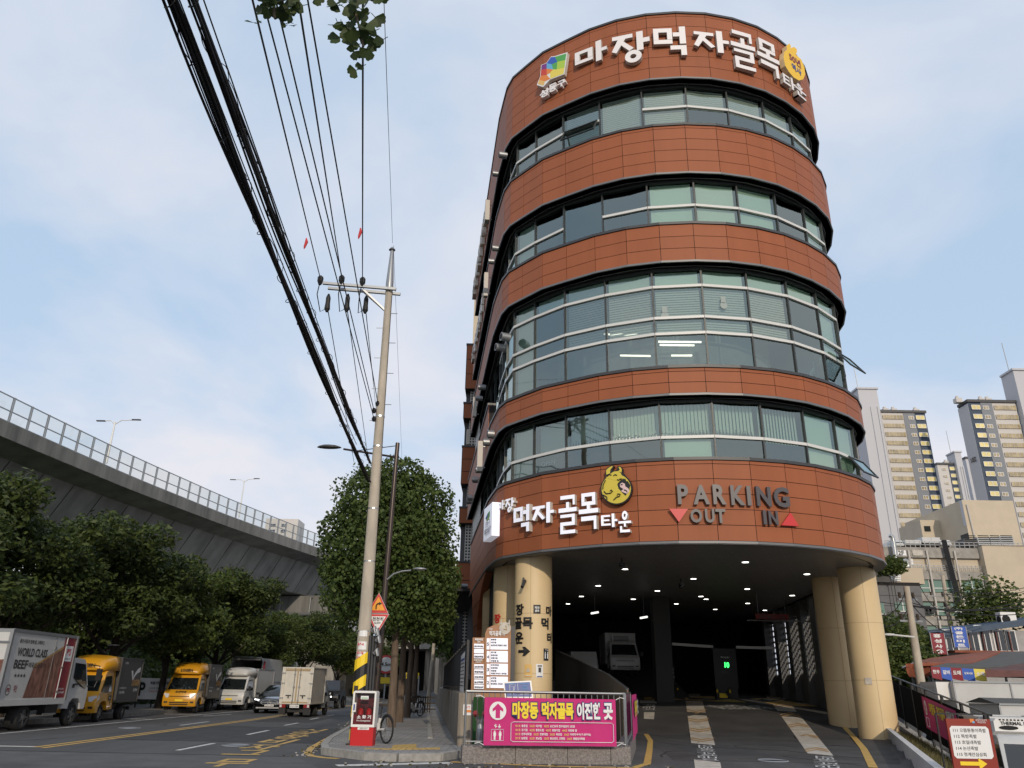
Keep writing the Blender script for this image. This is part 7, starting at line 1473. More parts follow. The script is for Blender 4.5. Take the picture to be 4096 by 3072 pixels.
# ================================================ SIGNS ON THE FACADE
UP = Vector((0, 0, 1))
GZ = lambda x, y: ((2200+x*.4973)/K, (y*.4973)/K)
AZ = lambda x, y: ((1900+x*.6781)/K, (y*.6781)/K)
CZ = lambda x, y: ((1930+x*.5877)/K, (1850+y*.5877)/K)
def facbox(cv, x0, y0, x1, y1, skew=0):
    xm, ym = (x0+x1)/2, (y0+y1)/2; c, e = onfac(*cv(xm, ym)); a, _ = onfac(*cv(x0, ym)); b, _ = onfac(*cv(x1, ym))
    e2 = Vector((b.x-a.x, b.y-a.y, 0)); w = e2.length; e2.normalize()
    t_, _ = onfac(*cv(xm, y0+skew)); b_, _ = onfac(*cv(xm, y1-skew)); return c, e2, w, t_.z-b_.z
def fin(t, mbs): pass
def letters(t, cv, L_, depth, mf, ms, nm='letter'):
    for ch, x0, y0, x1, y1, sk in L_:
        c, e, w, h = facbox(cv, x0, y0, x1, y1, sk); mb = MB()
        if ch in HAN: han(mb, ch, c-t.location, w, h, e, UP, depth, mf, ms)
        else: text(mb, ch, c-t.location, w=w, h=h, right=e, up=UP, bold=.035, depth=depth, off=.05, mt=mf)
        obj(nm, mb, mf, t)
c0, e0 = onfac(*GZ(1000, 370)); s1 = thing('main_rooftop_sign', 'large white block lettering in Korean across the top brick red band', 'sign', c0)
letters(s1, GZ, [('마', 212, 350, 470, 560, 25), ('장', 500, 285, 808, 535, 8), ('먹', 830, 245, 1120, 475, 0), ('자', 1145, 268, 1422, 448, 5), ('골', 1442, 265, 1630, 600, 22), ('목', 1648, 335, 1812, 645, 28)], .15, 'white_letter', 'white_side')
c0, e0 = onfac(*GZ(1940, 720)); s2 = thing('small_rooftop_sign', 'two small white Korean letters under the golden pouch emblem near the roof', 'sign', c0)
letters(s2, GZ, [('타', 1848, 628, 1935, 735, 10), ('운', 1936, 690, 2012, 822, 15)], .17, 'white_letter', 'white_side')
def fpt2(cv, x, y, o=.0):
    p, e = onfac(*cv(x, y)); return p
def flatsign(cv, xc, yc):
    c, e = onfac(*cv(xc, yc)); n = e.cross(UP); n = n if n.y < 0 else -n
    def q(x, y, o=0.0):   # project onto the tangent plane
        d = ray(*cv(x, y)); t_ = (c-O).dot(n)/d.dot(n); return O+d*t_+n*(o+.06)-c
    return c, e, n, q
def slab_poly(mb, q, pts, o0, o1, mf, ms=None):
    n = len(pts); a = [q(x, y, o0) for x, y in pts]; b = [q(x, y, o1) for x, y in pts]; mb.add(a+b, [tuple(range(n, 2*n))], mf); mb.add(a+b, [(i, (i+1) % n, (i+1) % n+n, i+n) for i in range(n)], ms or mf)
c, e, n, q = flatsign(GZ, 1920, 530); s3 = thing('pouch_emblem', 'golden yellow pouch shaped emblem with red and blue lettering near the roof', 'sign', c)
mb = MB(); slab_poly(mb, q, [(1855, 400), (1880, 382), (1892, 400), (1890, 420), (1915, 408), (1938, 425), (1940, 450), (1930, 470), (1975, 510), (2000, 570), (2006, 630), (1990, 668), (1955, 678), (1915, 655), (1875, 610), (1845, 560), (1832, 500), (1838, 450), (1860, 432)], 0, .25, 'emblem_yellow', 'cream_column'); obj('pouch', mb, 'emblem_yellow', s3)
mb = MB(); rt_ = (q(1985, 575)-q(1865, 490)).normalized(); up_n = n.cross(e); 
text(mb, '50년', q(1922, 517, .26), w=(q(1975, 560)-q(1868, 485)).length*.85, right=e*.93+Vector((0, 0, -.0)), up=UP, bold=.03, mt='maroon'); text(mb, '역사', q(1935, 590, .26), w=(q(1985, 625)-q(1890, 560)).length*.8, right=e, up=UP, bold=.03, mt='board_blue'); obj('lettering', mb, 'maroon', s3)
c, e, n, q = flatsign(AZ, 475, 440); s4 = thing('district_logo', 'angular district logo in green blue purple and yellow facets near the roof', 'sign', c)
mb = MB(); OUT_ = [(410, 405), (440, 393), (465, 358), (488, 355), (558, 334), (540, 457), (460, 487), (422, 528), (386, 517), (405, 468)]; slab_poly(mb, q, [((x-472)*1.05+472, (y-435)*1.05+435) for x, y in OUT_], 0, .2, 'sign_white', 'truck_cream'); obj('plate', mb, 'sign_white', s4); mb = MB()
for pts, m_ in [([(440, 393), (465, 358), (488, 356), (503, 385), (470, 400)], 'logo_blue'), ([(488, 356), (556, 337), (550, 375), (503, 385)], 'logo_green'), ([(410, 405), (440, 393), (440, 425), (408, 432)], 'logo_purple'), ([(440, 393), (470, 400), (478, 430), (440, 425)], 'logo_lblue'), ([(503, 385), (550, 375), (545, 420), (500, 430)], 'logo_lime'), ([(470, 400), (503, 385), (500, 430), (478, 430)], 'logo_green'), ([(478, 430), (500, 430), (545, 420), (539, 455), (462, 485), (460, 450)], 'logo_yellow'), ([(408, 432), (440, 425), (440, 462), (405, 466)], 'logo_red'), ([(440, 425), (478, 430), (460, 450), (440, 462)], 'logo_orange'), ([(405, 467), (440, 462), (462, 485), (430, 500), (396, 492)], 'logo_orange'), ([(396, 492), (430, 500), (422, 525), (388, 515)], 'banner_gold')]: mb.add([q(x, y, .205) for x, y in pts], [tuple(range(len(pts)))], m_)
obj('facets', mb, 'logo_green', s4, recalc=False)
c0, e0 = onfac(*AZ(475, 540)); s5 = thing('district_name_sign', 'three small white Korean letters below the faceted district logo', 'sign', c0); letters(s5, AZ, [('성', 398, 542, 447, 595, 4), ('동', 450, 508, 498, 562, 4), ('구', 500, 488, 550, 532, 4)], .2, 'white_letter', 'white_side')
# lower sign
c0, e0 = onfac(*CZ(600, 360)); s6 = thing('lower_main_sign', 'lit white block lettering in Korean on the lowest band, left of the bull emblem', 'sign', c0)
letters(s6, CZ, [('마', 133, 262, 180, 330, 3), ('장', 182, 242, 245, 348, 6), ('먹', 238, 298, 360, 480, 0), ('자', 360, 282, 508, 420, 0), ('골', 538, 230, 660, 490, 0), ('목', 675, 213, 806, 463, 0), ('타', 820, 357, 930, 448, 0), ('운', 940, 340, 1025, 484, 0)], .16, 'lit_letter', 'white_side')
c, e, n, q = flatsign(CZ, 98, 410); s7 = thing('light_box_sign', 'upright white light box with small logo at the left end of the lower sign', 'sign', c); a, b = onfac(*CZ(70, 410))[0], onfac(*CZ(124, 410))[0]; WB = (b-a).length/2+.02; HB = (onfac(*CZ(98, 300))[0].z-onfac(*CZ(98, 520))[0].z)/2; ex_ = Vector((b.x-a.x, b.y-a.y, 0)).normalized(); n7 = ex_.cross(UP)
mb = MB(); mb.obox(n7*.22, ex_*WB, n7*.16, UP*HB, 'lit_letter'); obj('box', mb, 'lit_letter', s7); mb = MB()
for pts, m_ in [([(-.6, .35), (-.1, .55), (0, .3), (-.35, .2)], 'logo_blue'), ([(-.1, .55), (.5, .6), (.45, .25), (0, .3)], 'logo_green'), ([(-.35, .2), (0, .3), (.45, .25), (.3, .12), (-.3, .08)], 'logo_lime')]: mb.add([n7*.385+ex_*(u*WB)+UP*(v*HB) for u, v in pts], [tuple(range(len(pts)))], m_)
text(mb, '성동구', n7*.385+UP*(-.08*HB), w=WB*1.1, right=ex_, up=UP, mt='sign_black'); text(mb, '성동안심상가', n7*.385+UP*(-.48*HB), w=WB*1.6, right=ex_, up=UP, bold=.02, mt='sign_black'); text(mb, '마장청계점', n7*.385+UP*(-.68*HB), w=WB*1.1, right=ex_, up=UP, mt='sign_black'); obj('lettering', mb, 'sign_black', s7)
c, e, n, q = flatsign(CZ, 925, 170); s8 = thing('bull_emblem', 'gold and black round emblem of a horned bull holding a small pink pig', 'sign', c)
cx, cy = 922, 188; circ = lambda r_, n_=36, x=cx, y=cy, ry=None: [(x+r_*math.cos(2*math.pi*k/n_), y+(ry or r_)*math.sin(2*math.pi*k/n_)) for k in range(n_)]
mb = MB(); slab_poly(mb, q, circ(107), 0, .14, 'sign_black'); slab_poly(mb, q, [(850, 100), (848, 62), (862, 42), (893, 28), (908, 34), (893, 62), (926, 66), (931, 32), (950, 34), (965, 52), (966, 76), (985, 100), (985, 140), (850, 140)], 0, .142, 'sign_black'); obj('backing', mb, 'sign_black', s8)
mb = MB(); P_ = lambda pts, o, m_: mb.add([q(x, y, o) for x, y in pts], [tuple(range(len(pts)))], m_)
P_(circ(99), .150, 'emblem_gold'); P_([(855, 92), (854, 62), (868, 48), (892, 34), (900, 36), (882, 60), (880, 84)], .156, 'emblem_gold'); P_([(936, 70), (946, 58), (937, 40), (950, 40), (960, 56), (958, 78)], .156, 'emblem_gold')
P_([(852, 112), (880, 88), (905, 72), (935, 68), (955, 84), (962, 108), (968, 122), (962, 136), (945, 140), (930, 128), (900, 128), (872, 118)], .156, 'emblem_gold')
P_([(944, 138), (930, 155), (938, 185), (962, 212), (985, 235), (1008, 205), (1018, 165), (1000, 135), (975, 118)], .160, 'sign_black'); P_([(948, 158), (962, 146), (982, 155), (984, 172), (1005, 186), (1012, 205), (998, 222), (978, 216), (955, 204), (972, 190), (950, 176)], .166, 'emblem_pink'); P_([(985, 112), (1002, 130), (1003, 138), (990, 136)], .164, 'emblem_gold')
obj('figure', mb, 'emblem_gold', s8, recalc=False); mb = MB()
def curl(pts, r_=.02): mb.tube([q(x, y, .168) for x, y in pts], r_, 5)
for pts in ([(905, 100), (915, 92), (928, 98)], [(948, 118), (955, 128), (964, 118)], [(930, 126), (942, 130), (950, 124)], [(862, 104), (875, 92), (890, 96)], [(840, 205), (855, 222), (885, 218), (898, 205), (890, 196), (882, 204)], [(905, 265), (925, 245), (945, 240), (950, 225), (935, 222), (930, 234)], [(835, 230), (860, 245), (862, 262)], [(850, 130), (835, 160), (832, 190)], [(955, 162), (966, 158)], [(975, 196), (990, 200), (998, 212)]): curl(pts)
obj('outline_strokes', mb, 'sign_black', s8)
c0, e0 = onfac(*CZ(1700, 240)); s9 = thing('parking_sign', 'dark grey raised letters reading PARKING on the lowest band', 'sign', c0)
letters(s9, CZ, [('P', 1325, 156, 1398, 290, 0), ('A', 1430, 158, 1541, 291, 0), ('R', 1562, 156, 1650, 291, 0), ('K', 1682, 162, 1778, 296, 0), ('I', 1792, 166, 1818, 298, 0), ('N', 1852, 170, 1950, 303, 0), ('G', 1970, 174, 2074, 310, 0)], .10, 'parking_letter', 'parking_letter')
c0, e0 = onfac(*CZ(1520, 370)); s10 = thing('out_sign', 'dark grey letters reading OUT beside a red triangle pointing down', 'sign', c0); letters(s10, CZ, [('O', 1412, 321, 1492, 415, 0), ('U', 1512, 321, 1576, 415, 0), ('T', 1580, 322, 1648, 417, 0)], .10, 'parking_letter', 'parking_letter')
def facetri(t, pts): mb = MB(); c, e, n, q = flatsign(CZ, sum(p[0] for p in pts)/3, sum(p[1] for p in pts)/3); dlt = c-t.location; slab_poly(mb, lambda x, y, o=0: q(x, y, o)+dlt, pts, 0, .08, 'sign_red'); obj('triangle', mb, 'sign_red', t)
facetri(s10, [(1268, 320), (1396, 322), (1335, 411)])
c0, e0 = onfac(*CZ(1950, 380)); s11 = thing('in_sign', 'dark grey letters reading IN beside a red triangle pointing up', 'sign', c0); letters(s11, CZ, [('I', 1898, 331, 1919, 427, 0), ('N', 1935, 334, 1998, 430, 0)], .10, 'parking_letter', 'parking_letter'); facetri(s11, [(2022, 432), (2140, 438), (2082, 346)])
# open sign in the window
c, e = onfac(*((1850+440*.7838)/K, (1000+1088*.7838)/K), P=off(WL, -.15)); t = thing('open_sign', 'dark framed OPEN sign inside a second floor window at the left', 'sign', c); nn = e.cross(UP); mb = MB(); mb.obox(nn*.01, e*.42, nn*.01, UP*.16, 'sign_black'); text(mb, 'OPEN', nn*.03, w=.72, h=.2, right=e, up=UP, bold=.02, mt='wall_pale'); obj('panel', mb, 'sign_black', t)
# snow figures stuck on the glass, as pale window film
for (x, y) in ((2660, 1262), (2895, 1222)):
    c, e = onfac(x/K, y/K, off(WL, .012)); t = thing('window_sticker', ['pale snowman sticker on the third floor glass, left one', 'pale snowman sticker on the third floor glass, right one'][x > 2800], 'sticker', c); nn = e.cross(UP); mb = MB()
    for dz, r_ in ((0, .15), (.20, .11)): mb.add([nn*.01+e*(r_*math.cos(k*.39))+UP*(dz+r_*math.sin(k*.39)) for k in range(16)], [tuple(range(16))])
    mb.add([nn*.012+e*u+UP*v for u, v in ((-.12, .28), (.12, .28), (.08, .40), (-.08, .40))], [(0, 1, 2, 3)]); obj('film', mb, 'film', t, recalc=False)
# ================================================ RIGHT SIDE
def onwall(A, B, x, y):
    d = ray(x, y); e = (B-A); den = d.x*e.y-d.y*e.x; t_ = (A.x*e.y-A.y*e.x)/den; return O+d*t_
pw_ = thing('parapet', 'low white painted parapet wall along the right edge of the driveway', 'wall', (0, 0, 0)); mb = MB()
mb.prism([(rightline(11), 11), (rightline(11)+.17, 11), (rightline(31.6)+.17, 31.6), (rightline(31.6), 31.6)], -.3, .40); obj('wall', mb, 'white_wall', pw_)
BA = aty(1917, 1457, 39).to_2d(); BB = aty(2141, 1545, 23).to_2d()
zt1, zt2 = aty(1917, 1457, 39).z, aty(2141, 1545, 23).z
fb = thing('street_barrier', 'black panelled barrier sloping down along the street on the right', 'fence', (0, 0, 0))
FP = lambda f, dz=0.0: Vector((BA.x+(BB.x-BA.x)*f, 39-16*f, zt1+(zt2-zt1)*f+dz))
for dz, r_ in ((0, .035),): mb = MB(); mb.tube([FP(-.3, dz), FP(1.0, dz)], r_, 8); obj('top_rail', mb, 'black_paint', fb)
bz1 = aty(1928, 1535, 32.4).z-zt1; mb = MB(); T0 = -.22; B0 = -1.70
mb.loft([[FP(f, B0)+Vector((-.02, 0, 0)), FP(f, B0)+Vector((.02, 0, 0)), FP(f, T0)+Vector((.02, 0, 0)), FP(f, T0)+Vector((-.02, 0, 0))] for f in (-.3, .96)]); obj('panel', mb, 'black_matte', fb)
for k in range(9): f = -.28+k*.155; mb = MB(); mb.bar(FP(f, -2.0), FP(f, .0), .08); obj('post', mb, 'black_paint', fb)
mb = MB(); mb.loft([[FP(f, -1.98)+Vector((-.15, 0, 0)), FP(f, -1.98)+Vector((.15, 0, 0)), Vector((FP(f).x+.15, FP(f).y, -2.6)), Vector((FP(f).x-.15, FP(f).y, -2.6))] for f in (-.3, 1.0)]); obj('kerb', mb, 'concrete', fb)
sb = thing('street_banner', 'magenta banner with yellow title tied to the black street barrier', 'banner', FP(.46)); l0 = FP(.46); dB_ = (FP(1)-FP(0)).normalized(); nB = Vector((-dB_.y, dB_.x, 0)).normalized(); nB = nB if nB.x < 0 else -nB
upB = Vector((0, 0, 1)); BPt = lambda s, z, o=.06: dB_*s+nB*o+upB*z
mb = MB(); Wb = 5.2; mb.quad(BPt(0, -1.4), BPt(Wb, -1.4), BPt(Wb, -.28), BPt(0, -.28)); obj('cloth', mb, 'banner_magenta', sb, recalc=False); mb = MB()
def btext(s, a, b, z, h, m_, bold, o): text(mb, s, BPt((a+b)/2, z, o), w=b-a, h=h, right=dB_, up=upB, bold=bold, mt=m_, off=0)
for s, a, b, m_ in (('마장동', 1.15, 2.2, 'banner_yellow'), ('먹자골목', 2.35, 3.6, 'banner_yellow'), ('이전한곳', 3.75, 4.9, 'sign_white')): btext(s, a, b, -.60, .44, 'banner_navy', .085, .068); btext(s, a+.03, b-.03, -.60, .40, m_, .045, .075)
mb.add([BPt(.5+.22*math.cos(k*.3), -.65+.26*math.sin(k*.3), .07) for k in range(21)], [tuple(range(21))], 'sign_white'); mb.add([BPt(.5+u, -.65+v, .078) for u, v in ((-.06, -.18), (.06, -.18), (.06, .02), (.14, -.02), (0, .18), (-.14, -.02), (-.06, .02))], [tuple(range(7))], 'banner_magenta')
mb.tube([BPt(a, z, .07) for a, z in ((.3, -1.3), (.75, -1.3), (.75, -1.0), (.3, -1.0), (.3, -1.3))], .01, 4, 'sign_white'); obj('lettering', mb, 'sign_white', sb, recalc=False)
# grass slope
rg = random.Random(11); gs_ = MB()
for k in range(9000):
    y = rg.uniform(13, 33); x0 = rightline(y)+.19; f = (39-y)/16; x1 = FP(f).x-.15; x = rg.uniform(x0, max(x0+.2, x1)); z = hgt(x, y); h_ = rg.uniform(.06, .24); a = rg.uniform(0, 6.28); w_ = .014
    dx, dy = math.cos(a)*w_, math.sin(a)*w_; lx_, ly_ = rg.uniform(-.12, .12), rg.uniform(-.12, .12); gs_.add([(x-dx, y-dy, z-.02), (x+dx, y+dy, z-.02), (x+lx_, y+ly_, z+h_)], [(0, 1, 2)])
o = obj('dry_grass', gs_, 'leaf_grass', recalc=False); o['kind'] = 'stuff'
mat('soil', (0.09, 0.075, 0.05), .95, noise=.4, nscale=3, bump=.6)
sl_ = MB(); yq = [12+i*1.0 for i in range(22)]
for a, b in zip(yq[:-1], yq[1:]):
    for k in range(5):
        xa_, xb_ = lambda y: rightline(y)+.17+k*.5, lambda y: rightline(y)+.17+(k+1)*.5; P_ = [(xa_(a), a), (xb_(a), a), (xb_(b), b), (xa_(b), b)]; sl_.add([(x, y, hgt(x, y)+.012) for x, y in P_], [(0, 1, 2, 3)])
struct(obj('grass_bank', sl_, 'soil', recalc=False))
# shop sign stand
SY = 14.6; st_ = thing('shop_sign_stand', 'maroon standing sign with a white list of five shops and a yellow arrow', 'sign', aty(2090, 1553, SY)); l0 = st_.location.copy()
sq = lambda x, y, o=0: aty(x, y, SY-o)-l0; SX = lambda zx, zy: (1782.1+.3002*zx, 1161.1+.3002*zy)
a, b = sq(2043, 1553), sq(2137.5, 1553); Wp = b.x-a.x; mb = MB(); mb.box(a.x, b.x, 0, .04, -1.35, 0); obj('panel', mb, 'sign_maroon', st_)
mb = MB(); wa, wb_ = sq(*SX(892, 1355)), sq(*SX(1170, 1355)); wbt = sq(*SX(1000, 1590)).z; r_ = .04
x0, x1, z0, z1 = wa.x, wb_.x, wbt, wa.z; mb.prism([(x0+r_, z0), (x1-r_, z0), (x1, z0+r_), (x1, z1-r_), (x1-r_, z1), (x0+r_, z1), (x0, z1-r_), (x0, z0+r_)], -.006, -.001, lambda u, v, t: (u, t, v)); obj('list_panel', mb, 'sign_white', st_)
mb = MB()
for k, s in enumerate(['111 으뜸뚱뚱이족발', '112 뚝방족발', '113 호일네족발', '114 논산족발', '115 청계안심상회']):
    z = z1-(z1-z0)*(.13+.185*k); ln_ = {0: .84, 1: .58, 2: .66, 3: .56, 4: .74}[k]; text(mb, s, (x0+.05*(x1-x0)+.02, -.008, z), w=(x1-x0)*ln_, h=(z1-z0)*.12, bold=.006, mt='sign_black', anchor='l', off=.002)
text(mb, '성동안심상가', (x1-.10, -.008, z1+.10), w=.2, mt='sign_white', off=.002); text(mb, '마장청계점', (x1-.10, -.008, z1+.065), w=.14, mt='sign_white', off=.002); mb.box(x1-.30, x1-.23, -.006, -.003, z1+.06, z1+.12, 'logo_orange'); mb.box(x1-.26, x1-.22, -.008, -.0065, z1+.05, z1+.08, 'logo_lblue')
obj('lettering', mb, 'sign_black', st_)
mb = MB(); za = sq(*SX(1070, 1627)).z; xa_, xb_ = x0+.12*(x1-x0), x0+.80*(x1-x0); mb.prism([(xa_, za-.03), (xb_-.14, za-.03), (xb_-.14, za-.09), (xb_, za), (xb_-.14, za+.09), (xb_-.14, za+.03), (xa_, za+.03)], -.006, -.002, lambda u, v, t: (u, t, v)); obj('arrow', mb, 'arrow_yellow', st_)
mb = MB(); fa, fb_ = sq(*SX(820, 1268)), sq(*SX(1200, 1275))
for x in (fa.x, fb_.x): mb.bar((x, .12, -1.8), (x, .12, fa.z), .025)
mb.bar((fa.x, .12, fa.z), (fb_.x, .12, fa.z), .025); obj('stand_frame', mb, 'black_paint', st_)
# ---- vehicles on the lower street
LZ = -1.4
t6, d6 = small_truck('refrigerated_truck', 'white refrigerated truck with lettered cooling unit over its cab, nearest on the lower street', 'truck', (aty(2147, 1600, 22.4).x+1.0, 22.4, LZ+.06), math.pi-.33, 'truck_white', 'truck_white', fair=False, boxl=3.0, boxh=1.62, boxw=1.8, trim='truck_white')
mb = MB(); zc_ = d6[3]-.10; y_ = d6[1]
mb.loft([[(-w, yy_, zc_-h_), (w, yy_, zc_-h_), (w*1.0, yy_, zc_+.03), (w*.9, yy_, zc_+.10), (-w*.9, yy_, zc_+.10), (-w, yy_, zc_+.03)] for yy_, w, h_ in ((y_-.02, .72, .32), (y_+.35, .72, .30), (y_+.5, .66, .22))]); cu_ = obj('cooling_unit', mb, 'white_gloss', t6)
mb = MB(); yq = y_+.51
for s in (-1, 1): mb.add([(s*.32+.24*math.cos(k*.39), yq+.004, zc_-.13+.055*math.sin(k*.39)) for k in range(16)], [tuple(range(16))])
for k in range(12): mb.box(-.52+k*.09, -.47+k*.09, yq-.12, yq+.004, zc_+.055, zc_+.09)
obj('air_grilles', mb, 'hole_black', cu_); mb = MB(); text(mb, 'THERMAL MASTER', (0, yq, zc_-.015), w=1.0, right=(-1, 0, 0), bold=.03, mt='sign_black', off=.004); obj('lettering', mb, 'sign_black', cu_)
def side_truck(name, label, x0, x1, Y, ztop, hb, mt2, wdt=2.0, group=None, tarp=None):
    t = thing(name, label, 'truck', ((x0+x1)/2, Y, LZ)); mb = MB(); hx = (x1-x0)/2; zt_ = ztop-LZ; mb.box(-hx+1.7, hx, 0, wdt, zt_-hb, zt_); b_ = obj('cargo_box', mb, mt2, t); mb = MB()
    for z in (zt_-hb, zt_): mb.bar((-hx+1.7, -.02, z), (hx, -.02, z), .07)
    for x in (-hx+1.7, -hx+4.2, hx): mb.bar((x, -.02, zt_-hb+.04), (x, -.02, zt_-.04), .06)
    obj('edge_frame', mb, 'steel_dull', b_); mb = MB(); mb.prism([(-hx-.1, .4), (-hx-.1, 1.1), (-hx+.25, 1.95), (-hx+1.6, 1.98), (-hx+1.6, .4)], .08, wdt-.08, lambda u, v, t_: (u, t_, v)); c_ = obj('cab', mb, 'truck_white', t); mb = MB(); mb.add([(-hx+.1, .074, 1.15), (-hx+1.2, .074, 1.15), (-hx+1.2, .074, 1.8), (-hx+.35, .074, 1.8)], [(0, 1, 2, 3)]); obj('side_window', mb, 'car_glass', c_)
    mb = MB(); mb.box(-hx+.2, hx-.1, .4, wdt-.4, .4, zt_-hb-.02); obj('chassis', mb, 'truck_black', t)
    for x in (-hx+.7, hx-1.2):
        for yy_ in (.15, wdt-.15): w_ = bpy.data.objects.new('wheel', _wc[(.32, .2)][0]); COL.objects.link(w_); w_.parent = t; w_.location = (x, yy_, .34); w_.rotation_euler = (0, 0, math.pi/2)
    if tarp:
        mb = MB(); mb.loft([[(-hx+1.6, -.06, zt_+.02), (-hx+1.6, wdt/2, zt_+.22), (-hx+1.6, wdt+.06, zt_+.02)], [(hx+.1, -.06, zt_+.02), (hx+.1, wdt/2, zt_+.18), (hx+.1, wdt+.06, zt_+.02)]]); obj('tarpaulin', mb, tarp, t)
    return t, hx, zt_
z_ = aty(2100, 1473, 36).z; xa_ = aty(1976, 1480, 36).x; t7, hx, zq = side_truck('box_truck', 'long white box truck standing side on under the market awnings', xa_, xa_+11.0, 36, z_, 2.0, 'truck_white')
mb = MB(); mb.box(-hx+1.1, -hx+1.68, .3, 1.7, zq-.75, zq-.02)
for k in range(4): mb.box(-hx+1.08, -hx+1.099, .45, 1.55, zq-.65+k*.14, zq-.58+k*.14, 'hole_black')
mb.mi = [0]*len(mb.f); mb.mats = []; obj('cooling_unit', mb, 'white_gloss', t7)
z_ = aty(2100, 1520, 31).z; xa_ = aty(2032, 1530, 31).x+.5; side_truck('canvas_truck', 'truck with a grey canvas roof standing side on behind the refrigerated truck', xa_, xa_+8.4, 31, z_, 1.5, 'truck_white', tarp='tarp_grey')
t9 = copy_tree(t3, loc=(aty(2190, 1520, 34).x, 34.0, LZ), rz=math.pi/2+.1, label='white truck with roof deflector half hidden between the long box truck and the canvas truck'); t9.scale = (.93, .93, .93)
# ---- market awnings and building
def awn(name, label, pts, thick, m_, cat='awning', extra=None):
    P_ = [aty(x, y, Y*1.2) for x, y, Y in pts]; t = thing(name, label, cat, P_[0]); mb = MB(); n_ = len(P_); mb.add([p-P_[0] for p in P_]+[p-P_[0]-Vector((0, 0, thick)) for p in P_], [tuple(range(n_)), tuple(range(2*n_-1, n_-1, -1))]+[(i, (i+1) % n_, (i+1) % n_+n_, i+n_) for i in range(n_)]); obj('sheet', mb, m_, t); return t, P_[0]
t, l0 = awn('market_awning', 'faded orange market awning with a loose hanging flap', [(1953, 1441, 35), (1990, 1433, 34.5), (2100, 1432, 35), (2160, 1408, 41), (2140, 1406, 43), (2010, 1421, 41), (1985, 1428, 38)], .12, 'tarp_orange')
mb = MB(); 
for i in range(10):
    f0, f1 = i/10, (i+1)/10; g_ = lambda f: aty(1956+f*52, 1434+f*0-f*4, 41.7)-l0; dn = lambda f: .45+.35*math.sin(f*3.1)+.08*math.sin(f*17); w_ = lambda f: Vector((0, .12*math.sin(f*26), 0)); mb.quad(g_(f0), g_(f1), g_(f1)+w_(f1)-Vector((0, 0, dn(f1))), g_(f0)+w_(f0)-Vector((0, 0, dn(f0))))
obj('loose_flap', mb, 'tarp_orange', t, 'all'); mb = MB(); mb.tube([aty(1949, 1443, 42)-l0, aty(1985, 1428, 43)-l0], .05, 6); 
for x in (1968, 2003): p_ = aty(x, 1440, 43)-l0; mb.bar(p_, (p_.x, p_.y, LZ-l0.z), .1)
obj('support_poles', mb, 'steel_dull', t)
t, l0 = awn('market_awning', 'grey canvas market awning with a coloured lettered valance', [(2010, 1440, 33), (2129, 1446, 33), (2215, 1437, 33), (2330, 1430, 34), (2330, 1405, 42), (2155, 1408, 42)], .06, 'tarp_grey')
va = thing('valance_banner', 'row of red blue and yellow lettered valance panels along the grey awning', 'banner', aty(2010, 1440, 39.4)); lv = va.location.copy()
for i, (x0, x1, m_, s) in enumerate([(2010, 2031, 'maroon', '한우'), (2031, 2053, 'logo_blue', '갈비'), (2053, 2077, 'maroon', '도매'), (2077, 2103, 'logo_blue', '정육식당'), (2103, 2128, 'logo_yellow', '소매')]):
    a = aty(x0, 1440+(x0-2010)*.05, 39.4)-lv; b = aty(x1-.3, 1440+(x1-2010)*.05, 39.4)-lv; mb = MB(); mb.quad(a, b, b-Vector((0, 0, .60)), a-Vector((0, 0, .50))); text(mb, s, (a+b)/2+Vector((0, -.01, -.22)), w=(b-a).length*.7, bold=.03, mt='sign_white'); mb.mats = [m_, 'sign_white']; mb.mi = [0]+[1]*(len(mb.f)-1); obj('panel', mb, m_, va, recalc=False)
mb = MB()
for x in (2012, 2090, 2170): p_ = aty(x, 1450, 39.9)-l0; mb.bar(p_, (p_.x, p_.y, LZ-l0.z), .08)
obj('support_poles', mb, 'steel_dull', t)
awn('market_awning', 'brown rolled market tarpaulin at the right edge below the grey awning', [(2127, 1447, 31.5), (2215, 1449, 31.5), (2340, 1445, 31.5), (2340, 1425, 34), (2215, 1432, 34), (2150, 1442, 33)], .32, 'tarp_maroon')
ST = MB(); p_ = aty(2000, 1450, 46); 
mk = thing('market_building', 'low pale market building with small windows and a blue sheet roof', 'building', (0, 0, 0)); MY = 56
a = aty(2037, 1372, MY); xr = a.x+22; mb = MB(); mb.box(a.x, xr, MY, MY+6, LZ, aty(2100, 1360, MY).z); obj('wall', mb, 'wall_pale', mk)
ra, rb_ = aty(2030, 1364, MY-.6), aty(2212, 1340, MY-.6); ex = (xr+1-ra.x); zr2 = ra.z+(rb_.z-ra.z)*ex/(rb_.x-ra.x)
mb = MB(); mb.loft([[(ra.x, MY-.6, ra.z-.35), (ra.x, MY-.6, ra.z), (ra.x+.8, MY+3, ra.z+.3), (ra.x, MY+6, ra.z)], [(ra.x+ex, MY-.6, zr2-.35), (ra.x+ex, MY-.6, zr2), (ra.x+ex, MY+3, zr2+.3), (ra.x+ex, MY+6, zr2)]]); obj('roof', mb, 'roof_blue', mk)
for x in (2056, 2103, 2129, 2160, 2184): 
    p_ = aty(x, 1385, MY-.05); mb = MB(); mb.box(p_.x-.42, p_.x+.42, MY-.06, MY-.01, p_.z-.7, p_.z+.75); w_ = obj('window', mb, 'sign_white', mk); mb = MB(); mb.box(p_.x-.34, p_.x-.03, MY-.08, MY-.065, p_.z-.62, p_.z+.67); mb.box(p_.x+.03, p_.x+.34, MY-.08, MY-.065, p_.z-.62, p_.z+.67); obj('pane', mb, 'car_glass', w_)
mb = MB(); b_ = aty(2010, 1402, MY-.2); mb.box(b_.x+1, xr, MY-1.4, MY-.1, b_.z-.25, b_.z-.1); obj('red_ledge', mb, 'tarp_orange', mk)
mb = MB()
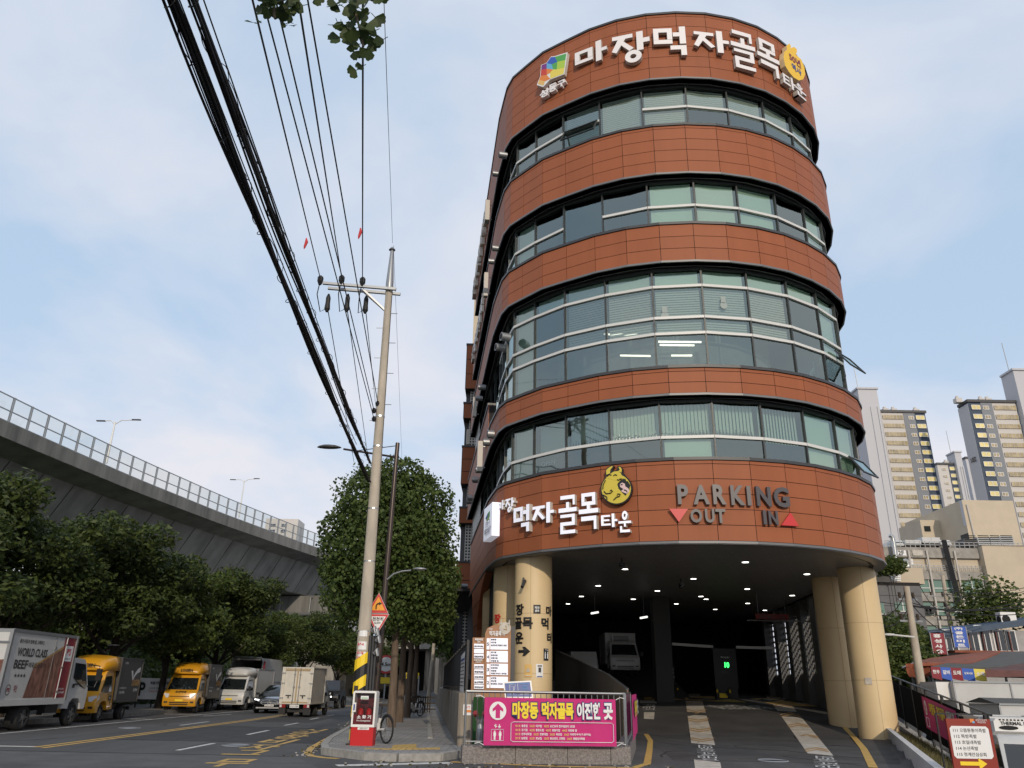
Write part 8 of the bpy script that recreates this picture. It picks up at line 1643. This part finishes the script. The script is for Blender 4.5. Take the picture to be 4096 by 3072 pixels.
for x in (2090, 2120, 2150, 2178): p_ = aty(x, 1364, MY-.1); mb.bar(p_, p_-Vector((0, 0, 2.4)), .09)
obj('wall_pipes', mb, 'tarp_maroon', mk)
p_ = aty(2178, 1330, MY+.5); ac = thing('rooftop_ac_unit', 'white air conditioner box standing on the blue sheet roof', 'air conditioner', p_); mb = MB(); mb.box(-.55, .55, 0, .6, -.75, .25); obj('casing', mb, 'white_gloss', ac); mb = MB(); mb.disc((-.556, .3, -.25), (-1, 0, 0), .26, 16); mb.disc((-.2, -.006, -.25), (0, -1, 0), .3, 16); obj('fan_grille', mb, 'hole_black', ac); mb = MB(); mb.tube([(-1, -.1, -.7), (-2.8, -.3, -.75), (-2.9, -.4, -1.9), (-2.4, -.5, -2.1)], .06, 6); obj('frame_pipe', mb, 'white_alu', ac)
def hang_sign(label, x0, y0, x1, y1, Y, m_, lines, tm_, sub=None):
    a, b = aty(x0, y1, Y), aty(x1, y0, Y); xm = (a.x+b.x)/2; t = thing('hanging_sign', label, 'sign', (xm, Y, (a.z+b.z)/2)); W_ = (b.x-a.x)/2; Hh = (b.z-a.z)/2; mb = MB(); mb.box(-W_, W_, 0, .15, -Hh, Hh, m_)
    for i, s in enumerate(lines): text(mb, s, (-.05*W_, -.01, Hh*(1-2*(i+.5)/len(lines))), w=W_*1.15, h=Hh*2/len(lines)*.72, bold=.04, mt=tm_)
    obj('panel', mb, m_, t); mb = MB(); mb.bar((W_*.8, .07, Hh*.7), (W_+1.2, 1.5, Hh*.7), .06); mb.box(-W_-.04, -W_-.001, -.02, .17, -Hh-.03, Hh+.03); mb.box(W_+.001, W_+.04, -.02, .17, -Hh-.03, Hh+.03); obj('bracket', mb, 'steel_dull', t)
hang_sign('narrow red hanging sign with white Korean letters left of the blue one', 2017, 1368, 2038, 1413, 52, 'maroon', ['흥', '성', '사', '유'], 'sign_white')
hang_sign('narrow blue hanging sign with white Korean letters by the market roof', 2063, 1354, 2085, 1398, 52, 'logo_blue', ['(주)', '골', '든', '미', '트'], 'sign_white')
# ---- poles and wires on the right
def rpole(label, x0, y0, x1, y1, Y, arms):
    b, t_ = aty(x0, y0, Y), aty(x1, y1, Y); p_ = b+(b-t_)*((b.z-LZ)/(t_.z-b.z)); t = thing('utility_pole', label, 'utility pole', (p_.x, Y, LZ)); l0 = t.location.copy(); mb = MB(); mb.tube([p_-l0, t_-l0], [.24, .14], 12); obj('shaft', mb, 'pole_concrete', t, True); mb = MB()
    for dz, w_ in arms: mb = MB(); c = t_-l0-Vector((0, 0, dz)); mb.bar(c+Vector((-w_, 0, 0)), c+Vector((w_, .2, 0)), .09); obj('crossarm', mb, 'steel_dull', t)
    for dz, w_ in arms:
        for u in (-.8, -.2, .5): mb = MB(); c = t_-l0-Vector((0, 0, dz)); mb.tube([c+Vector((w_*u, 0, .05)), c+Vector((w_*u, 0, .32))], .07, 8); obj('insulator', mb, 'bark_dark', t)
    return t_
pt1 = rpole('near concrete utility pole rising through the dark trees on the right', 1987, 1460, 1957.7, 1267, 38, [(.6, .5), (1.6, .6)])
pt2 = rpole('farther utility pole with several crossarms in front of the factory windows', 2054, 1356, 2036, 1243, 62, [(1.6, 1.5), (2.4, 1.4), (3.4, 1.0)])
for i, (a, b) in enumerate([((1905, 1330), (1958, 1272)), ((1905, 1350), (1962, 1312)), ((1962, 1278), (2045, 1330)), ((1965, 1300), (2060, 1368)), ((1962, 1300), (2240, 1322)), ((1963, 1306), (2240, 1300)), ((1970, 1310), (2240, 1290)), ((2040, 1275), (2240, 1262)), ((2040, 1283), (2240, 1270)), ((1985, 1262), (2030, 1318)), ((1962, 1430), (2240, 1458)), ((1900, 1300), (2240, 1310))]):
    Y = 38 if i < 7 else 50
    wire('street_wire', ['black wire from the near right pole toward the building', 'lower black wire from the near right pole toward the building', 'black wire sagging from the near right pole to the farther pole', 'black wire hanging from the near right pole to the market roof', 'long black wire crossing below the factory windows', 'long black wire just above the blue roof', 'long black wire crossing the factory facade', 'upper long wire from the farther pole', 'second long wire from the farther pole', 'short slanting wire beside the grey panelled building', 'black wire sagging over the market awnings', 'long thin wire from behind the round building'][i], [aty(a[0], a[1], Y), aty(b[0], b[1], Y)], .022, 'street wires on the right', sag=.35)
al = thing('arm_lamp', 'pale street lamp arm reaching left from the near right pole', 'street lamp', aty(1975, 1376, 37.7)); l0 = al.location.copy(); mb = MB(); mb.tube([(0, 0, 0), aty(1925, 1371, 37.7)-l0], .04, 6); obj('arm', mb, 'white_alu', al); mb = MB(); c = aty(1922, 1371, 37.7)-l0; mb.loft([[Vector((c.x+u*.3, c.y+.1*w_*math.cos(k*.785), c.z+.06*w_*math.sin(k*.785))) for k in range(8)] for u, w_ in ((-1, .2), (-.4, 1), (.5, .9), (1, .3))]); obj('lamp_head', mb, 'white_alu', al)
# ---- trees on the right
def rtree(label, blobs, n, size, m_, seed, tx_, tr=.15, dens=.5):
    g_ = 1.2 if blobs[0][2] < 50 else 1.0; B = [(aty(x, y, Y*g_).x, Y*g_, aty(x, y, Y*g_).z, rx*g_, ry, rz*g_) for x, y, Y, rx, ry, rz in blobs]; tx_ = (tx_[0], tx_[1], tx_[2]*g_); t = thing('leafy_tree', label, 'tree', (0, 0, 0)); crown('crown', leaf_mesh('crown', B, n, size, m_, seed, dens), t); mb = MB(); p_ = aty(*tx_); mb.tube([(p_.x, p_.y, LZ), (p_.x+.1, p_.y, p_.z)], [tr, tr*.5], 8)
    for dx, dz in ((-.8, .9), (.9, 1.0)): mb.tube([(p_.x, p_.y, p_.z-1.2), (p_.x+dx, p_.y, p_.z-1.2+dz*1.3)], [tr*.5, tr*.2], 6)
    obj('trunk', mb, 'bark_dark', t)
rtree('dense dark tree directly right of the building columns', [(1925, 1400, 44, 1.8, 1.6, 1.9), (1945, 1425, 43, 1.9, 1.6, 1.6), (1915, 1440, 42, 1.6, 1.4, 1.6), (1960, 1400, 45, 1.6, 1.4, 1.3), (1935, 1370, 46, 1.5, 1.4, 1.2), (1950, 1450, 42, 1.8, 1.4, 1.2)], 12000, .13, 'leaf_mid', 41, (1935, 1420, 43))
rtree('lighter leafy tree behind the near right pole', [(1978, 1405, 48, 1.4, 1.5, 1.3), (1990, 1392, 49, 1.0, 1.4, .9), (1975, 1425, 47, 1.6, 1.4, 1.2), (1960, 1380, 49, 1.2, 1.2, .9)], 7000, .13, 'leaf_mid', 43, (1985, 1410, 48))
rtree('thin airy tree in front of the factory windows above the blue roof', [(2125, 1310, 60, 2.6, 1.6, 2.2), (2150, 1290, 60, 2.2, 1.4, 1.8), (2145, 1330, 60, 2.8, 1.6, 1.4), (2110, 1335, 60, 1.8, 1.3, 1.1), (2170, 1315, 60, 1.8, 1.3, 1.2)], 2600, .17, 'leaf_mid', 45, (2135, 1330, 60), dens=.35)
rtree('small shrub growing on the terrace beside the round building', [(1925, 1222, 74, 1.4, 1.2, .9), (1920, 1230, 74, 1.6, 1.2, .6)], 1800, .15, 'leaf_mid', 47, (1924, 1228, 74), .06)
# ---- factory building with roof parking
FY = 125
fa_ = thing('factory_building', 'long beige and grey factory building marked 2F with vehicles parked on its roof', 'building', (0, 0, 0))
fx0 = aty(1860, 1250, FY).x; fxr = aty(2130, 1250, FY).x
def fz_(y, x=2030): return aty(x, y, FY).z
ZS = [1177+4, 1205, 1232, 1254, 1280, 1302, 1331, 1354, 1372, 1410]
zt_ = fz_(1184)
mb = MB(); mb.box(fx0, fxr, FY+.5, FY+18, LZ, zt_-.3); obj('core_wall', mb, 'beige_wall', fa_)
for y0, y1, m_ in ((1183, 1205, 'concrete'), (1233, 1252, 'concrete'), (1281, 1299, 'concrete'), (1332, 1351, 'concrete')): mb = MB(); mb.box(fx0, fxr, FY, FY+.49, fz_(y1), fz_(y0)); obj('floor_band', mb, m_, fa_)
for y0, y1 in ((1252.5, 1279), (1302, 1329), (1353, 1375)):
    for i, (xa_, xb_) in enumerate([(1983, 2014), (2020, 2072), (2082, 2132)]):
        a, b = aty(xa_, 1290, FY).x, aty(xb_, 1290, FY).x; mb = MB(); mb.box(a, b, FY+.3, FY+.49, fz_(y1), fz_(y0)); w_ = obj('window', mb, 'green_glass', fa_); mb = MB(); n_ = int((b-a)/1.5)
        for k in range(n_+1): x = a+(b-a)*k/n_; mb.box(x-.06, x+.06, FY+.22, FY+.295, fz_(y1), fz_(y0))
        mb.box(a, b, FY+.225, FY+.29, fz_((y0+y1*2)/3)-.06, fz_((y0+y1*2)/3)+.06); obj('frame', mb, 'white_alu', w_)
mb = MB()
for z in (fz_(1222), fz_(1226), fz_(1230)): mb.bar((fx0, FY-.05, z), (fxr, FY-.05, z), .08)
for k in range(30): x = fx0+(fxr-fx0)*k/30; mb.bar((x, FY-.05, fz_(1232)), (x, FY-.05, fz_(1221)), .08)
for z in (zt_+.5, zt_+1.0): mb.bar((fx0, FY-.02, z), (fxr+12, FY-.02, z), .07)
for k in range(40): x = fx0+(fxr+12-fx0)*k/40; mb.bar((x, FY-.02, zt_), (x, FY-.02, zt_+1.05), .07)
obj('balcony_rails', mb, 'steel_dull', fa_)
for x_ in (2018, 2079, 1978): mb = MB(); x = aty(x_, 1290, FY).x; mb.tube([(x, FY-.2, fz_(1375)), (x, FY-.2, fz_(1190))], .16, 8); obj('drain_pipe', mb, 'white_side', fa_)
mb = MB()
for k in range(6): x0_, x1_ = aty(2058+k*1.6, 1170, FY-.6), aty(2083+k*1.6, 1302, FY-.6); mb.tube([Vector((aty(2058+k*1.6, 1290, FY-.6).x+.0, FY-.6, fz_(1168))), Vector((aty(2058+k*1.6+8, 1290, FY-.6).x, FY-.6, fz_(1302)))], .13, 5)
obj('black_ducts', mb, 'black_cable', fa_)
mb = MB(); a, b = aty(1936, 1200, FY-.1), aty(1956, 1189, FY-.1); mb.box(a.x, b.x, FY-.15, FY-.05, a.z, b.z, 'sign_white'); text(mb, '2F', ((a.x+b.x)/2, FY-.16, (a.z+b.z)/2), w=(b.x-a.x)*.6, bold=.03, mt='sign_black'); obj('storey_sign', mb, 'sign_white', fa_); mb = MB(); a, b = aty(1972, 1200, FY-.1), aty(1993, 1189, FY-.1); mb.box(a.x, b.x, FY-.15, FY-.05, a.z, b.z, 'stripe_beige'); obj('storey_sign', mb, 'sign_white', fa_)
for x_, y_ in ((1996, 1317), (2004, 1317), (2012, 1317), (2053, 1317), (2104, 1317)):
    mb = MB(); c = aty(x_, y_, FY-.3); mb.tube([(c.x, FY-.5, c.z), (c.x, FY+.2, c.z)], .62, 14); mb.tube([(c.x, FY-.52, c.z), (c.x, FY-.505, c.z)], .5, 14, ) ; o = obj('fan_outlet', mb, 'black_paint', fa_)
mb = MB(); a, b = aty(1960, 1218, FY), aty(1974, 1206, FY); mb.box(a.x, b.x, FY+.4, FY+.49, a.z, b.z, 'sign_white'); mb.box(a.x+.1, (a.x+b.x)/2-.1, FY+.35, FY+.39, a.z+.1, b.z-.1, 'hole_black'); obj('window', mb, 'sign_white', fa_)
sp2 = thing('steel_flue', 'shiny steel flue pipe rising bent above the factory parapet', 'pipe', aty(1930, 1220, FY-1)); l0 = sp2.location.copy(); mb = MB(); mb.tube([aty(x, y, FY-1)-l0 for x, y in ((1937, 1222), (1934, 1200), (1930, 1172), (1927, 1160), (1921, 1156))], .38, 12); obj('flue', mb, 'steel', sp2, True)
sp3 = thing('steel_duct', 'bent steel duct low in front of the factory wall', 'pipe', aty(1950, 1225, FY-1.5)); l0 = sp3.location.copy(); mb = MB(); mb.tube([aty(x, y, FY-1.5)-l0 for x, y in ((1935, 1224), (1950, 1226), (1962, 1224), (1958, 1212), (1949, 1211))], .4, 10); obj('duct', mb, 'steel_dull', sp3, True)
# plain beige wall to the right of the factory
bw = thing('beige_block', 'plain windowless beige tiled block at the right edge behind the factory bands', 'building', (0, 0, 0)); a = aty(2127, 1290, FY-1).x; mb = MB(); mb.box(a+1.2, a+60, FY-1, FY+20, LZ, aty(2150, 1179, FY-1).z); obj('wall', mb, 'beige_wall', bw); mb = MB(); mb.box(a+1.1, a+60, FY-1.1, FY+20, aty(2150, 1179, FY-1).z+.005, aty(2150, 1177.5, FY-1).z+.05); obj('coping', mb, 'concrete', bw)
# roof vehicles
def mini(kind, label, x0, x1, y0, y1):
    a, b = aty(x0, y1, FY+2), aty(x1, y0, FY+2); W_ = b.x-a.x; h_ = b.z-a.z; t = thing('parked_'+kind, label, kind, ((a.x+b.x)/2, FY+2, a.z), 0, 'vehicles parked on the factory roof'); mb = MB()
    if kind == 'truck':
        mb.box(-W_/2, W_/2, 0, 3.2, .6, h_); obj('cargo_box', mb, 'truck_white', t); mb = MB(); mb.box(-.03, .03, -.02, -.005, .65, h_-.05); mb.box(-W_/2+.05, W_/2-.05, -.02, -.005, .62, .70); obj('door_seam', mb, 'steel_dull', t); mb = MB(); mb.box(-W_/2+.1, W_/2-.1, .05, 4.8, .3, .58); obj('chassis', mb, 'truck_black', t)
    else:
        mb.loft([[(-W_/2*w_, y_, .3), (-W_/2*w_, y_, h2*.6), (-W_/2*w_*.85, y_, h2), (W_/2*w_*.85, y_, h2), (W_/2*w_, y_, h2*.6), (W_/2*w_, y_, .3)] for y_, h2, w_ in ((0, h_*.5, .95), (.4, h_*.95, 1), (3.8, h_, 1), (4.2, h_*.8, .95))]); obj('body', mb, 'truck_white', t); mb = MB(); mb.quad((-W_/2*.8, -.0+.05, h_*.58), (W_/2*.8, .05, h_*.58), (W_/2*.72, .38, h_*.9), (-W_/2*.72, .38, h_*.9)); obj('windshield', mb, 'car_glass', t)
    wx = MB()
    for s in (-1, 1): wm = MB(); wm.tube([(s*(W_/2-.2)-.1, .8, .3), (s*(W_/2-.2)+.1, .8, .3)], .3, 12); obj('wheel', wm, 'tyre', t)
mini('van', 'white van parked on the factory roof, right of the steel flue', 1930, 1952, 1166, 1182); mini('truck', 'white box truck on the factory roof, second from the flue', 1958, 1989, 1167, 1182); mini('truck', 'white box truck on the factory roof with the tallest cargo box', 1995, 2030, 1161, 1180.5); mini('van', 'white van parked on the factory roof next to the black ducts', 2032, 2055, 1165, 1180)
for i, (x0, x1, y0) in enumerate(((2084, 2110, 1164), (2114, 2138, 1161), (2140, 2160, 1160), (2163, 2188, 1159))):
    a, b = aty(x0, 1178, FY+1), aty(x1, y0, FY+1); t = thing('roof_cooling_unit', ['dark cooling unit on the factory roof, next to the black ducts', 'grey cooling unit on the factory roof, second from the ducts', 'narrow grey cooling unit on the factory roof, third from the ducts', 'grey cooling unit on the factory roof nearest the right edge'][i], 'cooling unit', ((a.x+b.x)/2, FY+1, a.z), 0, 'cooling units on the factory roof'); W_ = (b.x-a.x)/2; mb = MB(); mb.box(-W_, W_, 0, 2.5, 0, b.z-a.z); obj('casing', mb, 'steel_dull' if i else 'dark_grey_metal', t); mb = MB()
    for k in range(5): mb.box(-W_+.15, W_-.15, -.03, -.005, .3+k*.3, .45+k*.3)
    obj('louvre', mb, 'hole_black', t)
# grey panelled building and terrace block
gp = thing('grey_panel_building', 'dark grey square panelled building beside the round building', 'building', (0, 0, 0)); GY = 75; x0, x1 = aty(1870, 1320, GY).x, aty(1997, 1320, GY).x; zt_ = aty(1950, 1258, GY).z; mb = MB(); mb.box(x0, x1, GY, GY+12, LZ, zt_); obj('backing', mb, 'joint_black', gp); mb = MB(); nX = int((x1-x0)/1.15)
for i in range(nX):
    for k in range(14):
        za = LZ+.3+k*.95
        if za+.9 < zt_: mb.box(x0+(x1-x0)*i/nX+.02, x0+(x1-x0)*(i+1)/nX-.02, GY-.04, GY-.004, za, za+.91)
o = obj('panels', mb, 'factory_grey', gp)
for (xa_, xb_, y0, y1) in ((1893, 1909, 1303, 1326), (1936, 1966, 1302, 1320), (1945, 1960, 1356, 1368)): a, b = aty(xa_, y1, GY-.1), aty(xb_, y0, GY-.1); mb = MB(); mb.box(a.x, b.x, GY-.09, GY-.05, a.z, b.z); w_ = obj('window', mb, 'green_glass', gp); mb = MB(); mb.box((a.x+b.x)/2-.05, (a.x+b.x)/2+.05, GY-.12, GY-.095, a.z, b.z); mb.box(a.x, b.x, GY-.115, GY-.096, a.z-.05, a.z+.03); obj('frame', mb, 'white_alu', w_)
tb = thing('terrace_block', 'beige terrace block with white louvres on top of the grey panelled building', 'building', (0, 0, 0)); a, b = aty(1905, 1256, GY+2), aty(1981, 1230, GY+2); mb = MB(); mb.box(a.x-3, b.x, GY+1, GY+9, zt_+.01, b.z); obj('wall', mb, 'beige_wall', tb)
for k in range(5): mb = MB(); p_ = aty(1925, 1238+k*4, GY+.9); mb.box(p_.x, p_.x+.95, GY+.9, GY+.98, p_.z-.05, p_.z+.09); obj('louvre', mb, 'sign_white', tb)
mb = MB(); 
for z in (.5, 1.0): mb.bar((a.x, GY+.9, b.z+z*.6), (b.x, GY+.9, b.z+z*.6), .05)
obj('railing', mb, 'steel_dull', tb)
lr = thing('long_low_roof', 'sunlit corrugated low roof glimpsed behind the trees on the right', 'roof', aty(1975, 1400, 66)); a, b = aty(1972, 1425, 66)-lr.location, aty(2050, 1402, 66)-lr.location; mb = MB(); mb.box(a.x, b.x, 0, 3, a.z, b.z); obj('wall', mb, 'beige_wall', lr); mb = MB()
for k in range(6): mb.box(a.x, b.x, -.06, -.01, a.z+(b.z-a.z)*(k+.2)/6, a.z+(b.z-a.z)*(k+.7)/6)
obj('corrugation', mb, 'cream_column', lr)
# elevated beige building behind the factory
EY = 160; eb = thing('warehouse_block', 'pale beige warehouse block rising behind the factory roof', 'building', (0, 0, 0)); QZ = lambda zx, zy: (1782.1+.293*zx, 756.1+.293*zy)
def ep(zx, zy, Y=EY): return aty(*QZ(zx, zy), Y)
a, b = ep(1065, 1390), ep(1385, 1112); mb = MB(); mb.box(a.x, b.x, EY, EY+25, a.z-8, b.z); obj('front_wall', mb, 'beige_wall', eb)
c = ep(860, 1225, EY+30); mb = MB(); mb.prism([(a.x-.02, EY), (c.x, EY+28), (c.x+1, EY+28.5), (a.x-.01, EY+1)], ep(1065, 1290).z, b.z); obj('side_wall', mb, 'apartment_side', eb)
mb = MB(); mb.prism([(a.x-.02, EY), (c.x, EY+28), (c.x+3, EY+28.5), (a.x-.01, EY+3)], a.z-8, ep(1065, 1292).z-1.6); obj('underside', mb, 'interior_wall', eb)
for f in (.06, .3, .68, .86): p_ = Vector((a.x+(c.x-a.x)*f, EY+28*f, 0)); mb = MB(); mb.box(p_.x-.5, p_.x-.12, p_.y-.5, p_.y+.3, b.z-5.5, b.z-2.8); obj('window', mb, 'car_glass', eb)
mb = MB(); mb.tube([(a.x+.8, EY-.2, b.z-1), (a.x+1.2, EY-.2, a.z-4)], .2, 8); obj('drain_pipe', mb, 'white_side', eb)
lb = thing('low_annex', 'small beige annex with one window between the tower block and the warehouse', 'building', (0, 0, 0)); a, b = ep(722, 1380, 170), ep(862, 1256, 170); mb = MB(); mb.box(a.x, b.x+4, 170, 180, a.z-10, b.z); obj('wall', mb, 'beige_wall', lb); a, b = ep(738, 1335, 169.8), ep(775, 1298, 169.8); mb = MB(); mb.box(a.x, b.x, 169.8, 169.95, a.z, b.z); obj('window', mb, 'car_glass', lb)
# ---- apartment towers
def tower(label, Y, x0z, x1z, ytop, secs, n, pitch, pylon=None, side=None, refy=None, num=None, chim=()):
    # secs: list of (x0, x1, wall material, window spec) in zoom pixels measured at height ytop
    t = thing('apartment_tower', label, 'building', (0, 0, 0), 0, 'white and navy apartment towers'); zt_ = ep(x0z, ytop, Y).z
    for i, (xa, xb, m_, ws) in enumerate(secs):
        a, b = ep(xa, ytop, Y).x, ep(xb, ytop, Y).x; mb = MB(); mb.box(a+.01, b-.01, Y-.15*(i % 2), Y+5, -5, zt_); obj('wall', mb, m_, t)
        for k in range(n):
            z = zt_-pitch*(k+.78)
            for (u0, u1, hh, wm, npane) in ws:
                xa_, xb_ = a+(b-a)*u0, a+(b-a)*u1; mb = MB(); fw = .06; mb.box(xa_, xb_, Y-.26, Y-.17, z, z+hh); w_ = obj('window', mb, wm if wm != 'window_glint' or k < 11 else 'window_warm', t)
                fr_ = MB()
                for q_ in range(npane+1): x = xa_+(xb_-xa_)*q_/npane; fr_.box(x-fw, x+fw, Y-.31, Y-.265, z, z+hh)
                if npane < 4: fr_.box(xa_+fw, xb_-fw, Y-.305, Y-.266, z-.06, z+.06); fr_.box(xa_+fw, xb_-fw, Y-.305, Y-.266, z+hh-.06, z+hh+.06)
                obj('frame', fr_, 'sign_white' if npane < 4 else 'white_side', w_)
    a, b = ep(x0z, ytop, Y).x, ep(x1z, ytop, Y).x; mb = MB(); mb.box(a-.3, b+.3, Y-.5, Y+5, zt_+.01, zt_+.8); obj('roof_edge', mb, 'dark_grey_metal', t)
    for cx_ in chim: x = ep(cx_, ytop, Y).x; mb = MB(); mb.box(x-.9, x+.9, Y+2, Y+3.8, zt_+.81, zt_+2.2); mb.tube([(x, Y+3, zt_+2.21), (x, Y+3, zt_+3.0)], .5, 10); obj('chimney', mb, 'chevron_brown' if False else 'apartment_white', t)
    if side: xa, xb, yb = side; a, b = ep(xa, ytop, Y).x, ep(xb, ytop, Y).x; mb = MB(); mb.box(b-.12, b-.005, Y+.05, Y+5.4, -5, zt_-.4); obj('side_wall', mb, 'apartment_side', t)
    if pylon:
        xa, xb, yt = pylon; p_, q_ = ep(xa, yt, Y-2), ep(xb, yt, Y-2); mb = MB(); mb.box(p_.x, q_.x, Y-2, Y+4, -5, p_.z); obj('stair_shaft', mb, 'apartment_side', t); mb = MB(); w3 = (q_.x-p_.x)
        for f in (.55, .9): mb.box(p_.x+w3*f-.25, p_.x+w3*f+.25, Y-2.3, Y-2.01, -5, p_.z-6)
        mb.box(p_.x-.4, q_.x+.4, Y-2.4, Y+4, p_.z+.01, p_.z+.6); obj('shaft_ribs', mb, 'apartment_side', t); mb = MB(); mb.tube([(p_.x+w3*.35, Y+2, p_.z+.6), (p_.x+w3*.3, Y+2, p_.z+11)], .12, 5); obj('antenna', mb, 'steel_dull', t)
    if num: mb = MB(); c_ = ep(*num[1:], Y); text(mb, num[0], (ep(1050, 400, Y).x-.14, Y+2.6, c_.z), w=2.6, right=(0, -1, 0), bold=.02, mt='sign_black'); obj('number', mb, 'sign_black', t)
    return t
bal = [(.06, .97, 1.35, 'window_warm', 6)]
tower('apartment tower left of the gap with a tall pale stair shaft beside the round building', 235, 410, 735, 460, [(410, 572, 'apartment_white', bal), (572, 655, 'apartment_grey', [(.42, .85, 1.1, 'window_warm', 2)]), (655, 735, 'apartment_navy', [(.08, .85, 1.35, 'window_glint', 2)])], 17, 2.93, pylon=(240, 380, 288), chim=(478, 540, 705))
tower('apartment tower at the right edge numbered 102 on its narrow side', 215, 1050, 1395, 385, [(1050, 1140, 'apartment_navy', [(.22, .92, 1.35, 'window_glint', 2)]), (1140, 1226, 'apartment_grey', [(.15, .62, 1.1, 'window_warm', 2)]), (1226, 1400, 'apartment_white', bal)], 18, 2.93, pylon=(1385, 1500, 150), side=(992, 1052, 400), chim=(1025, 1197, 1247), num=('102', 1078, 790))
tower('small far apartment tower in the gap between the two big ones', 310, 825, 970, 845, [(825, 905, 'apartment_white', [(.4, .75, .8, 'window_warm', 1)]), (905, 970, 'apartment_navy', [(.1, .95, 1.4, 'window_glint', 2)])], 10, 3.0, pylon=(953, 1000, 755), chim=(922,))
tower('pale far apartment tower partly hidden behind the numbered tower', 330, 1035, 1100, 800, [(1035, 1120, 'apartment_side', [(.3, .5, 1.0, 'window_warm', 1)])], 9, 3.0)
tower('sliver of apartment tower between the round building and the pale shaft', 250, 200, 330, 700, [(200, 330, 'apartment_white', [(.3, .95, 1.35, 'window_warm', 3)])], 9, 2.93)
def ltower(label, x0, x1, ytop, Y, cols, n, pitch, m_='apartment_white', wm='apartment_navy', frame='cream_column'):
    t = thing('apartment_tower', label, 'building', (0, 0, 0)); a, b = aty(x0, ytop, Y), aty(x1, ytop, Y); mb = MB(); mb.box(a.x, b.x, Y, Y+14, -2, a.z); obj('wall', mb, m_, t); 
    for k in range(n):
        for (u, w_) in cols: z = a.z-1.2-pitch*(k+1); x = a.x+(b.x-a.x)*u; mb = MB(); mb.box(x, x+w_, Y-.12, Y-.02, z, z+1.5); o_ = obj('window', mb, wm, t); mb = MB(); mb.box(x+w_/2-.06, x+w_/2+.06, Y-.16, Y-.125, z, z+1.5); mb.box(x, x+w_, Y-.155, Y-.126, z+.5, z+.58); obj('frame', mb, 'sign_white', o_)
    return t
ltower('cream apartment tower seen through the gap under the viaduct, right of the pier', 690, 756, 1215, 260, [(.12, 2.6), (.30, 2.6), (.52, .8), (.72, 2.4)], 16, 3.0)
ltower('grey and blue apartment tower right behind the cream one by the pole', 757, 785, 1225, 258, [(.1, 1.6), (.5, 1.8)], 14, 3.0, 'apartment_grey', 'apartment_navy')
ltower('white apartment tower behind the left street trees under the viaduct', 498, 560, 1235, 250, [(.1, 2.2), (.4, 2.2), (.7, 2.2)], 12, 3.0)
ltower('pale apartment tower glimpsed right of the ginkgo crown', 968, 1000, 1216, 270, [(.2, 2.0), (.6, 2.0)], 12, 3.0)
ltower('hazy white tower seen through the clear viaduct barrier', 575, 645, 1120, 420, [(.15, 3), (.5, 3)], 18, 3.2)
